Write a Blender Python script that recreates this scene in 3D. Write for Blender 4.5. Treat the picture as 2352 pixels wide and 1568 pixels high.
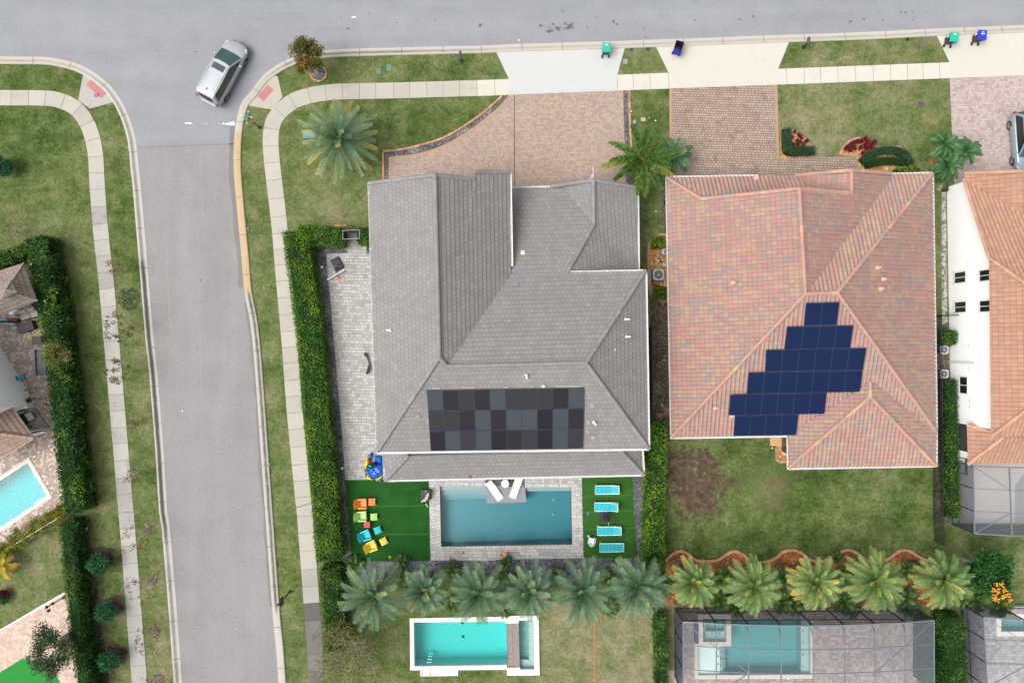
import bpy, math, random
from mathutils import Vector, Matrix, Euler
from mathutils import noise as mn
from mathutils.geometry import tessellate_polygon
R = math.radians
rnd = random.Random(11)
for _o in list(bpy.data.objects): bpy.data.objects.remove(_o)
SC = bpy.context.scene
COL = SC.collection
# ------------------------------------------------------------------ camera, sky, sun, exposure
H, F, CX, CY = 61.0, 1830.0, 1176.0, 784.0      # drone height, focal length in survey pixels, nadir
cam_d = bpy.data.cameras.new('drone_camera'); cam = bpy.data.objects.new('drone_camera', cam_d); COL.objects.link(cam)
cam.location = (0, 0, H); cam.rotation_euler = (0, 0, 0)
cam_d.sensor_width = 36; cam_d.sensor_fit = 'HORIZONTAL'; cam_d.lens = 36 * F / 2352
cam_d.clip_start = 0.5; cam_d.clip_end = 3000
SC.camera = cam
W = bpy.data.worlds.new('World'); SC.world = W; W.use_nodes = True
wt = W.node_tree; wt.nodes.clear()
sky = wt.nodes.new('ShaderNodeTexSky'); sky.sky_type = 'NISHITA'; sky.sun_disc = False
SUN_EL, SUN_ROT = R(62), R(255)
sky.sun_elevation = SUN_EL; sky.sun_rotation = SUN_ROT; sky.air_density = 1.0; sky.dust_density = 6.0; sky.ozone_density = 1.0
hs = wt.nodes.new('ShaderNodeHueSaturation'); hs.inputs['Saturation'].default_value = 0.22   # cloud cover greys the sky
bg = wt.nodes.new('ShaderNodeBackground'); bg.inputs['Strength'].default_value = 0.14
wo = wt.nodes.new('ShaderNodeOutputWorld')
wt.links.new(sky.outputs[0], hs.inputs['Color']); wt.links.new(hs.outputs[0], bg.inputs[0]); wt.links.new(bg.outputs[0], wo.inputs[0])
sd = bpy.data.lights.new('sun', 'SUN'); sun = bpy.data.objects.new('sun', sd); COL.objects.link(sun)
sd.energy = 1.2; sd.angle = R(36); sd.color = (1.0, 0.96, 0.9)
sun.rotation_euler = (R(90) - SUN_EL, 0, math.pi - SUN_ROT)
SC.view_settings.view_transform = 'Standard'; SC.view_settings.look = 'None'
SC.view_settings.exposure = 0.62; SC.view_settings.gamma = 1.0
SC.cycles.max_bounces = 6; SC.cycles.transparent_max_bounces = 12

# ------------------------------------------------------------------ survey helpers
def P(dx, dy, z=0.0):
    k = (H - z) / F
    return Vector(((dx - CX) * k, -(dy - CY) * k, z))
def ray(dx, dy): return Vector(((dx - CX) / F, -(dy - CY) / F, -1.0))
def hit(dx, dy, p0, n):
    d = ray(dx, dy); c = Vector((0, 0, H))
    return c + d * ((p0 - c).dot(n) / d.dot(n))
def crop(x0, y0, w, wpx):
    s = 2352 / 4096; q = w / wpx
    return lambda px, py: ((x0 + px * q) * s, (y0 + py * q) * s)
def T(r, c): return lambda px, py: (px / 4 + 588 * c, py / 4 + 392 * r)   # survey tile -> survey pixel

# ------------------------------------------------------------------ mesh builder
class MB:
    def __init__(s): s.v = []; s.f = []; s.m = []; s.uv = []; s.a = []; s.M = None
    def face(s, pts, m=0, var=.5, uv=None):
        b = len(s.v)
        for p in pts:
            p = Vector(p); s.v.append(s.M @ p if s.M else p)
        s.f.append(tuple(range(b, b + len(pts)))); s.m.append(m); s.a.append(var); s.uv.append(uv)
    def mesh(s, vs, fs, m=0, var=.5):
        b = len(s.v)
        for p in vs:
            p = Vector(p); s.v.append(s.M @ p if s.M else p)
        for f in fs:
            s.f.append(tuple(b + i for i in f)); s.m.append(m); s.a.append(var); s.uv.append(None)
    def box(s, c, d, rot=0, m=0, var=.5, top=(1, 1), tilt=None):
        hx, hy, hz = d[0] / 2, d[1] / 2, d[2] / 2
        vs = [(-hx, -hy, -hz), (hx, -hy, -hz), (hx, hy, -hz), (-hx, hy, -hz),
              (-hx * top[0], -hy * top[1], hz), (hx * top[0], -hy * top[1], hz), (hx * top[0], hy * top[1], hz), (-hx * top[0], hy * top[1], hz)]
        E = (tilt if tilt else Euler((0, 0, rot))).to_matrix()
        s.mesh([E @ Vector(v) + Vector(c) for v in vs], [(3, 2, 1, 0), (4, 5, 6, 7), (0, 1, 5, 4), (1, 2, 6, 5), (2, 3, 7, 6), (3, 0, 4, 7)], m, var)
    def prism(s, poly, z0, z1, m=0, var=.5, bottom=True):
        pl = [(p[0], p[1]) for p in poly]
        ar = sum(pl[i][0] * pl[(i + 1) % len(pl)][1] - pl[(i + 1) % len(pl)][0] * pl[i][1] for i in range(len(pl)))
        if ar < 0: pl.reverse()
        n = len(pl)
        for t in tessellate_polygon([[Vector((x, y, 0)) for x, y in pl]]):
            a, b, c = [pl[i] for i in t]
            if (b[0] - a[0]) * (c[1] - a[1]) - (b[1] - a[1]) * (c[0] - a[0]) < 0: b, c = c, b
            s.face([(*a, z1), (*b, z1), (*c, z1)], m, var)
            if bottom: s.face([(*a, z0), (*c, z0), (*b, z0)], m, var)
        for i in range(n):
            a, b = pl[i], pl[(i + 1) % n]
            s.face([(*a, z0), (*b, z0), (*b, z1), (*a, z1)], m, var)
    def tube(s, pts, r0, r1=None, n=8, m=0, var=.5, cap=True):
        r1 = r0 if r1 is None else r1
        pts = [Vector(p) for p in pts]; L = len(pts); rings = []
        for i, p in enumerate(pts):
            d = (pts[min(i + 1, L - 1)] - pts[max(i - 1, 0)])
            d = d.normalized() if d.length > 1e-9 else Vector((0, 0, 1))
            u = d.cross(Vector((0, 0, 1)) if abs(d.z) < .95 else Vector((1, 0, 0))).normalized(); w = d.cross(u)
            r = r0 + (r1 - r0) * i / max(1, L - 1)
            rings.append([p + (u * math.cos(2 * math.pi * k / n) + w * math.sin(2 * math.pi * k / n)) * r for k in range(n)])
        vs = [q for rg in rings for q in rg]
        fs = [(i * n + (k + 1) % n, i * n + k, (i + 1) * n + k, (i + 1) * n + (k + 1) % n) for i in range(L - 1) for k in range(n)]
        if cap: fs += [tuple(range(n)), tuple((L - 1) * n + k for k in reversed(range(n)))]
        s.mesh(vs, fs, m, var)
    def lathe(s, prof, n=16, c=(0, 0, 0), m=0, var=.5, sx=1, sy=1):
        c = Vector(c)
        vs = [c + Vector((r * sx * math.cos(2 * math.pi * k / n), r * sy * math.sin(2 * math.pi * k / n), z)) for r, z in prof for k in range(n)]
        L = len(prof)
        fs = [(i * n + k, i * n + (k + 1) % n, (i + 1) * n + (k + 1) % n, (i + 1) * n + k) for i in range(L - 1) for k in range(n)]
        fs += [tuple(reversed(range(n))), tuple((L - 1) * n + k for k in range(n))]
        s.mesh(vs, fs, m, var)
    def sphere(s, c, r, n=12, m=0, var=.5, sz=1):
        k = max(4, n // 2)
        s.lathe([(max(1e-3, r * math.sin(math.pi * i / k)), -r * sz * math.cos(math.pi * i / k)) for i in range(k + 1)], n, c, m, var)
    def build(s, name, mats, parent=None, world=False, smooth=False, bevel=0, origin=None):
        me = bpy.data.meshes.new(name)
        off = origin if origin is not None else (parent.location if (parent and world) else None)
        vs = [v - off for v in s.v] if off is not None else s.v
        me.from_pydata([tuple(v) for v in vs], [], s.f)
        if not isinstance(mats, (list, tuple)): mats = [mats]
        for m in mats: me.materials.append(m)
        me.polygons.foreach_set('material_index', s.m)
        at = me.attributes.new('var', 'FLOAT', 'FACE'); at.data.foreach_set('value', s.a)
        if any(u is not None for u in s.uv):
            ul = me.uv_layers.new(name='UVMap'); fl = []
            for f, u in zip(s.f, s.uv):
                for i in range(len(f)): fl += list(u[i]) if u else [0, 0]
            ul.data.foreach_set('uv', fl)
        if smooth: me.polygons.foreach_set('use_smooth', [True] * len(s.f))
        me.update()
        o = bpy.data.objects.new(name, me); COL.objects.link(o)
        if smooth:
            w = o.modifiers.new('weld', 'WELD'); w.merge_threshold = 1e-4
        if bevel:
            if not smooth: w = o.modifiers.new('weld', 'WELD'); w.merge_threshold = 1e-4
            b = o.modifiers.new('bevel', 'BEVEL'); b.width = bevel; b.segments = 2; b.limit_method = 'ANGLE'
        if parent: o.parent = parent
        if origin is not None: o.location = origin
        return o
def tag(o, label=None, cat=None, group=None, kind=None):
    if label: o['label'] = label
    if cat: o['category'] = cat
    if group: o['group'] = group
    if kind: o['kind'] = kind
    return o
def thing(name, label, cat, loc, rot=0, group=None):
    o = bpy.data.objects.new(name, None); COL.objects.link(o); o.empty_display_size = .3
    o.location = Vector(loc); o.rotation_euler = (0, 0, rot)
    return tag(o, label, cat, group)
def dup(root, loc, rot, label, group=None, scale=None):
    r = root.copy(); COL.objects.link(r); r.location = loc; r.rotation_euler = (0, 0, rot); tag(r, label, None, group)
    if scale: r.scale = scale
    for ch in root.children:
        c = ch.copy(); COL.objects.link(c); c.parent = r
        for g in ch.children:
            d = g.copy(); COL.objects.link(d); d.parent = c
    return r

# ------------------------------------------------------------------ materials
class G:
    def __init__(s, name):
        s.m = bpy.data.materials.new(name); s.m.use_nodes = True; s.t = s.m.node_tree
        s.b = s.t.nodes['Principled BSDF']; s.out = s.t.nodes['Material Output']
    def n(s, typ, ins=None, **kw):
        x = s.t.nodes.new('ShaderNode' + typ)
        for k, v in kw.items(): setattr(x, k, v)
        for k, v in (ins or {}).items():
            if hasattr(v, 'is_output') or isinstance(v, bpy.types.NodeSocket): s.t.links.new(v, x.inputs[k])
            else: x.inputs[k].default_value = v
        return x
    def link(s, a, b): s.t.links.new(a, b)
    def math(s, op, a, b=0.0, c=0.0, clamp=False):
        return s.n('Math', {0: a, 1: b, 2: c}, operation=op, use_clamp=clamp).outputs[0]
    def pos(s): return s.n('NewGeometry').outputs['Position']
    def obj(s): return s.n('TexCoord').outputs['Object']
    def uv(s): return s.n('TexCoord').outputs['UV']
    def var(s, name='var'): return s.n('Attribute', attribute_name=name).outputs['Fac']
    def noise(s, co, scale, detail=2.0, rough=.55): return s.n('TexNoise', {'Vector': co, 'Scale': scale, 'Detail': detail, 'Roughness': rough}).outputs['Fac']
    def ramp(s, fac, stops, mode='LINEAR'):
        x = s.n('ValToRGB', {'Fac': fac}); cr = x.color_ramp; cr.interpolation = mode
        while len(cr.elements) < len(stops): cr.elements.new(.5)
        for e, (p, c) in zip(cr.elements, stops): e.position = p; e.color = (*c, 1)
        return x.outputs[0]
    def mix(s, f, a, b, mode='MIX'):
        x = s.n('MixRGB', {0: f}, blend_type=mode)
        for i, v in ((1, a), (2, b)):
            if isinstance(v, tuple): x.inputs[i].default_value = (*v, 1)
            else: s.link(v, x.inputs[i])
        return x.outputs[0]
    def val(s, col, v):
        x = s.n('HueSaturation'); s.link(v, x.inputs['Value'])
        if isinstance(col, tuple): x.inputs['Color'].default_value = (*col, 1)
        else: s.link(col, x.inputs['Color'])
        return x.outputs[0]
    def bump(s, h, strength, dist):
        x = s.n('Bump', {'Height': h, 'Strength': strength, 'Distance': dist}); s.link(x.outputs[0], s.b.inputs['Normal'])
    def done(s, col, rough=.8, spec=.3, metal=0.0):
        if isinstance(col, tuple): s.b.inputs['Base Color'].default_value = (*col, 1)
        else: s.link(col, s.b.inputs['Base Color'])
        s.b.inputs['Roughness'].default_value = rough; s.b.inputs['Specular IOR Level'].default_value = spec; s.b.inputs['Metallic'].default_value = metal
        return s.m
def plain(name, c, rough=.6, spec=.35, metal=0.0, ns=4.0, na=.10, va=.12, bump=0.0):
    g = G(name); co = g.obj(); nz = g.noise(co, ns, 4)
    v = g.math('MULTIPLY_ADD', nz, 2 * na, 1 - na); v2 = g.math('MULTIPLY_ADD', g.var(), 2 * va, 1 - va)
    if bump: g.bump(g.noise(co, ns * 6, 3), bump, .01)
    return g.done(g.val(c, g.math('MULTIPLY', v, v2)), rough, spec, metal)
def leafmat(name, stops, rough=.55, spec=.25):
    g = G(name); c = g.ramp(g.var(), stops); g.done(c, rough, spec)
    tr = g.n('BsdfTranslucent'); g.link(c, tr.inputs[0])
    mx = g.n('MixShader', {0: .18}); g.link(g.b.outputs[0], mx.inputs[1]); g.link(tr.outputs[0], mx.inputs[2]); g.link(mx.outputs[0], g.out.inputs[0])
    return g.m
def m_grass():
    g = G('lawn_grass'); co = g.pos()
    n1 = g.noise(co, .10, 3); n2 = g.noise(co, .62, 5, .66); n5 = g.noise(co, 2.1, 4, .7); n3 = g.noise(co, 5.5, 3, .8); n4 = g.noise(co, 15, 2, .8)
    t = g.math('ADD', g.math('MULTIPLY', n1, .26), g.math('MULTIPLY', n2, .46)); t = g.math('ADD', t, g.math('MULTIPLY', n5, .28))
    t = g.math('ADD', t, g.math('MULTIPLY_ADD', n3, .20, -.10))
    for (dx, dy, rad, soft, amt) in ((1390, 1500, 4.5, 5.0, .075), (120, 300, 4.0, 4.0, -.04), (1950, 240, 3.0, 4.0, .05), (990, 280, 3.0, 3.5, -.035), (320, 500, 2.0, 4.0, -.035), (760, 470, 1.5, 3.5, .03), (1700, 1180, 5.0, 4.0, -.055), (1980, 1170, 4.0, 4.0, -.04), (300, 1500, 3.0, 6.0, .0), (80, 1260, 2.0, 3.0, .03)):
        vs = g.n('VectorMath', {0: co, 1: tuple(P(dx, dy))}, operation='DISTANCE').outputs['Value']
        t = g.math('ADD', t, g.n('MapRange', {0: vs, 1: rad, 2: rad + soft, 3: amt, 4: 0.0}).outputs[0])
    c = g.ramp(t, [(.35, (.030, .052, .011)), (.43, (.058, .092, .021)), (.50, (.096, .124, .040)), (.57, (.150, .153, .074)), (.65, (.215, .188, .115))])
    br = g.n('MapRange', {0: g.noise(co, .85, 5, .7), 1: .60, 2: .74, 3: 0.0, 4: .5}).outputs[0]
    c = g.mix(br, c, (.135, .098, .058))
    c = g.val(c, g.math('MULTIPLY', g.math('MULTIPLY_ADD', n3, 1.1, .45), g.math('MULTIPLY_ADD', n4, 1.3, .35)))
    for (dx, dy, rad, colr, soft, top) in ((1590, 1112, 2.1, (.050, .033, .023), .8, .95), (1765, 1125, .3, (.13, .10, .062), 1.6, .40)):
        vs = g.n('VectorMath', {0: co, 1: tuple(P(dx, dy))}, operation='DISTANCE').outputs['Value']
        k = g.math('ADD', vs, g.math('MULTIPLY_ADD', n2, 9.0, -4.5)); k = g.math('ADD', k, g.math('MULTIPLY_ADD', n5, 5.0, -2.5)); k = g.math('ADD', k, g.math('MULTIPLY_ADD', n3, 3.0, -1.5))
        k = g.n('MapRange', {0: k, 1: rad - .2, 2: rad + soft, 3: top, 4: 0.0}).outputs[0]
        c = g.mix(k, c, g.val(g.ramp(n5, [(.35, colr), (.62, tuple(x * 2.1 for x in colr)), (.72, (.26, .235, .21))]), g.math('MULTIPLY_ADD', n4, 1.8, .1)))
    g.bump(n4, .6, .04)
    return g.done(c, .9, .15)
def m_asphalt(name, base, streak):
    g = G(name); co = g.pos()
    mp = g.n('Mapping', {'Vector': co}); mp.inputs['Scale'].default_value = (streak[0], streak[1], 1); mp.inputs['Rotation'].default_value = (0, 0, streak[2])
    n1 = g.noise(mp.outputs[0], .35, 4); n2 = g.noise(co, .5, 5, .6); n3 = g.noise(co, 9, 2, .85); n0 = g.noise(co, 22, 2, .8)
    v = g.math('ADD', g.math('MULTIPLY_ADD', n1, .34, .83), g.math('MULTIPLY_ADD', n2, .30, -.15))
    v = g.math('MULTIPLY', v, g.math('MULTIPLY_ADD', n3, .76, .62)); v = g.math('MULTIPLY', v, g.math('MULTIPLY_ADD', n0, .8, .60))
    dk = g.ramp(g.noise(co, .9, 6, .7), [(.0, (.72, .72, .72)), (.30, (.9, .9, .9)), (.40, (1, 1, 1))])
    g.bump(n3, .35, .02)
    return g.done(g.mix(1.0, g.val(base, v), dk, 'MULTIPLY'), .9, .2)
def m_concrete(name, base, dirt=(.35, .33, .30), amt=.5, va=.10):
    g = G(name); co = g.pos(); n1 = g.noise(co, .5, 6, .65); n2 = g.noise(co, 14, 3, .7); n3 = g.noise(co, 2.2, 4, .7)
    k = g.n('MapRange', {0: g.math('ADD', g.math('MULTIPLY', n1, .6), g.math('MULTIPLY', n3, .4)), 1: .52, 2: .72, 3: 0.0, 4: amt}).outputs[0]
    c = g.mix(k, base, dirt)
    v = g.math('MULTIPLY', g.math('MULTIPLY_ADD', n2, .24, .88), g.math('MULTIPLY_ADD', g.var(), 2 * va, 1 - va))
    g.bump(n2, .15, .01)
    return g.done(g.val(c, v), .85, .25)
def m_kerb():
    g = G('kerb_concrete'); co = g.pos(); uv = g.uv(); sp = g.n('SeparateXYZ', {0: uv})
    d = g.var('dirt'); ru = g.var('rust'); n1 = g.noise(co, .8, 5, .7); n2 = g.noise(co, 12, 3, .7)
    mp = g.n('Mapping', {'Vector': uv}); mp.inputs['Scale'].default_value = (1.1, 4, 1); nu = g.noise(mp.outputs[0], 1.6, 5, .7)
    v = sp.outputs['Y']
    line = g.n('MapRange', {0: g.math('ABSOLUTE', g.math('SUBTRACT', v, .56)), 1: .02, 2: .30, 3: 1.0, 4: 0.0}).outputs[0]
    k = g.math('MULTIPLY', line, g.math('MULTIPLY_ADD', nu, 1.8, -.45), clamp=True)
    edge = g.n('MapRange', {0: g.math('ABSOLUTE', g.math('SUBTRACT', v, .55)), 1: .06, 2: .32, 3: 1.0, 4: .06}).outputs[0]
    k = g.math('MULTIPLY', k, g.math('MULTIPLY_ADD', g.noise(co, .22, 3), 2.4, -.6), clamp=True)
    k = g.math('ADD', g.math('MULTIPLY', k, .75), g.math('MULTIPLY', g.math('MULTIPLY', d, edge), g.math('MULTIPLY_ADD', nu, 2.6, -.35)), clamp=True)
    c = g.mix(g.math('MULTIPLY', ru, g.math('MULTIPLY_ADD', nu, 1.5, .0), clamp=True), (.40, .385, .35), (.44, .28, .12))
    c = g.mix(k, c, (.085, .08, .075))
    return g.done(g.val(c, g.math('MULTIPLY_ADD', n2, .3, .85)), .85, .25)
def m_paver(name, c1, c2, mortar, bw, rh, rot, c3=None, vary=.25, msize=.012, stain=0.0):
    g = G(name); co = g.pos(); mp = g.n('Mapping', {'Vector': co}); mp.inputs['Rotation'].default_value = (0, 0, rot)
    b = g.n('TexBrick', {'Vector': mp.outputs[0], 'Color1': (0, 0, 0, 1), 'Color2': (1, 1, 1, 1), 'Mortar': (.5, .5, .5, 1), 'Scale': 1.0, 'Mortar Size': msize, 'Mortar Smooth': .2, 'Bias': 0.0, 'Brick Width': bw, 'Row Height': rh},
            offset=.5, offset_frequency=2, squash=.62, squash_frequency=3)
    f = g.n('SeparateColor', {0: b.outputs['Color']}).outputs[0]
    st = [(0, c1), (1, c2)] if c3 is None else [(0, c1), (.55, c2), (1, c3)]
    c = g.ramp(f, st)
    n1 = g.noise(co, .45, 5, .6); n2 = g.noise(co, 9, 3, .7)
    v = g.math('MULTIPLY', g.math('MULTIPLY_ADD', n1, vary * 2, 1 - vary), g.math('MULTIPLY_ADD', n2, .34, .83))
    c = g.val(c, v)
    if stain:
        k = g.n('MapRange', {0: g.noise(co, 1.1, 6, .75), 1: .52, 2: .68, 3: 0.0, 4: stain}).outputs[0]
        c = g.mix(k, c, (.085, .07, .06))
    c = g.mix(g.math('MULTIPLY', b.outputs['Fac'], .8), c, mortar)
    g.bump(g.math('MULTIPLY', b.outputs['Fac'], -1.0), .3, .01)
    return g.done(c, .85, .25)
def m_gravel(name, stops, scale=16):
    g = G(name); co = g.pos()
    vo = g.n('TexVoronoi', {'Vector': co, 'Scale': scale}, feature='F1')
    f = g.n('SeparateColor', {0: vo.outputs['Color']}).outputs[0]
    c = g.ramp(g.math('ADD', g.math('MULTIPLY', f, .8), g.math('MULTIPLY_ADD', g.noise(co, .7, 4), 1.2, -.5)), stops)
    g.bump(vo.outputs['Distance'], .8, .03)
    return g.done(c, .8, .35)
def m_tile(name, pal, tw, th, gap, kind, rough=.75, lowfreq=.35, weather=None):
    g = G(name); sp = g.n('SeparateXYZ', {0: g.uv()}); u, v = sp.outputs['X'], sp.outputs['Y']
    fv = g.math('DIVIDE', v, th); iv = g.math('FLOOR', fv)
    sh = g.math('MULTIPLY', g.math('MODULO', g.math('ADD', iv, 1000.0), 2.0), .5) if kind == 'flat' else None
    fu = g.math('DIVIDE', u, tw)
    if sh: fu = g.math('ADD', fu, sh)
    iu = g.math('FLOOR', fu)
    idv = g.n('CombineXYZ', {0: iu, 1: iv}).outputs[0]
    wn = g.n('TexWhiteNoise', {'Vector': idv}, noise_dimensions='2D').outputs['Value']
    mp = g.n('Mapping', {'Vector': idv}); mp.inputs['Scale'].default_value = (.55, .33, 1)
    ln = g.n('TexWhiteNoise', {'Vector': g.n('VectorMath', {0: mp.outputs[0]}, operation='FLOOR').outputs[0]}, noise_dimensions='2D').outputs['Value']
    f = g.math('ADD', g.math('MULTIPLY', wn, 1 - lowfreq), g.math('MULTIPLY', ln, lowfreq))
    c = g.ramp(f, pal, 'CONSTANT' if kind != 'flat' else 'LINEAR')
    co = g.pos(); n2 = g.noise(co, 7, 4, .7); n1 = g.noise(co, .4, 4)
    c = g.val(c, g.math('MULTIPLY', g.math('MULTIPLY_ADD', n2, .3, .85), g.math('MULTIPLY_ADD', n1, .16, .92)))
    eu = g.math('ABSOLUTE', g.math('SUBTRACT', g.math('FRACT', fu), .5)); ev = g.math('ABSOLUTE', g.math('SUBTRACT', g.math('FRACT', fv), .5))
    ku = g.math('GREATER_THAN', eu, .5 - gap / tw / 2 * (1.0 if kind == 'flat' else .6)); kv = g.math('GREATER_THAN', ev, .5 - gap / th / 2)
    k = g.math('MAXIMUM', g.math('MULTIPLY', ku, .55 if kind == 'flat' else .75), kv)
    c = g.mix(g.math('MULTIPLY', k, .80 if kind == 'flat' else .55), c, (.06, .052, .048) if weather is None else weather)
    if kind == 'flat':   # streaks of grime on the tile faces
        mp2 = g.n('Mapping', {'Vector': g.uv()}); mp2.inputs['Scale'].default_value = (6, 1.2, 1)
        s2 = g.n('MapRange', {0: g.noise(mp2.outputs[0], 1.4, 4, .7), 1: .60, 2: .8, 3: 0.0, 4: .40}).outputs[0]
        c = g.mix(s2, c, (.10, .088, .08))
    return g.done(c, rough, .25)
def m_water(name, absorb, density, ior=1.33):
    g = G(name); t = g.t; t.nodes.remove(g.b)
    tr = g.n('BsdfTransparent'); gl = g.n('BsdfGlossy', {'Roughness': .03}); fr = g.n('Fresnel', {'IOR': ior})
    h = g.noise(g.pos(), 2.6, 4); bp = g.n('Bump', {'Height': h, 'Strength': .008, 'Distance': .05})
    g.link(bp.outputs[0], gl.inputs['Normal'])
    mx = g.n('MixShader'); g.link(fr.outputs[0], mx.inputs[0]); g.link(tr.outputs[0], mx.inputs[1]); g.link(gl.outputs[0], mx.inputs[2]); g.link(mx.outputs[0], g.out.inputs['Surface'])
    va = g.n('VolumeAbsorption', {'Density': density}); va.inputs[0].default_value = (*absorb, 1); g.link(va.outputs[0], g.out.inputs['Volume'])
    return g.m
def m_screen(name, col, base_op, edge_op):
    g = G(name); lw = g.n('LayerWeight', {'Blend': .5}); tr = g.n('BsdfTransparent')
    df = g.n('BsdfDiffuse'); df.inputs[0].default_value = (*col, 1)
    op = g.n('MapRange', {0: lw.outputs['Facing'], 1: .0, 2: .9, 3: base_op, 4: edge_op}).outputs[0]
    mx = g.n('MixShader', {0: op}); g.link(tr.outputs[0], mx.inputs[1]); g.link(df.outputs[0], mx.inputs[2]); g.link(mx.outputs[0], g.out.inputs[0])
    return g.m
def m_wood(name, c): return plain(name, c, .65, .3, ns=9, na=.16)
def m_panel(name, c, rough=.18, coat=.08):
    g = G(name); co = g.uv()
    b = g.n('TexBrick', {'Vector': co, 'Color1': (*c, 1), 'Color2': tuple(min(1, x * 1.18) for x in c) + (1,), 'Mortar': tuple(min(1, x * 1.5 + .006) for x in c) + (1,), 'Scale': 1.0, 'Mortar Size': .006, 'Brick Width': .165, 'Row Height': .165}, offset=0.0)
    g.done(b.outputs['Color'], rough, .18); g.b.inputs['Coat Weight'].default_value = coat; g.b.inputs['Coat Roughness'].default_value = .05
    return g.m

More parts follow.
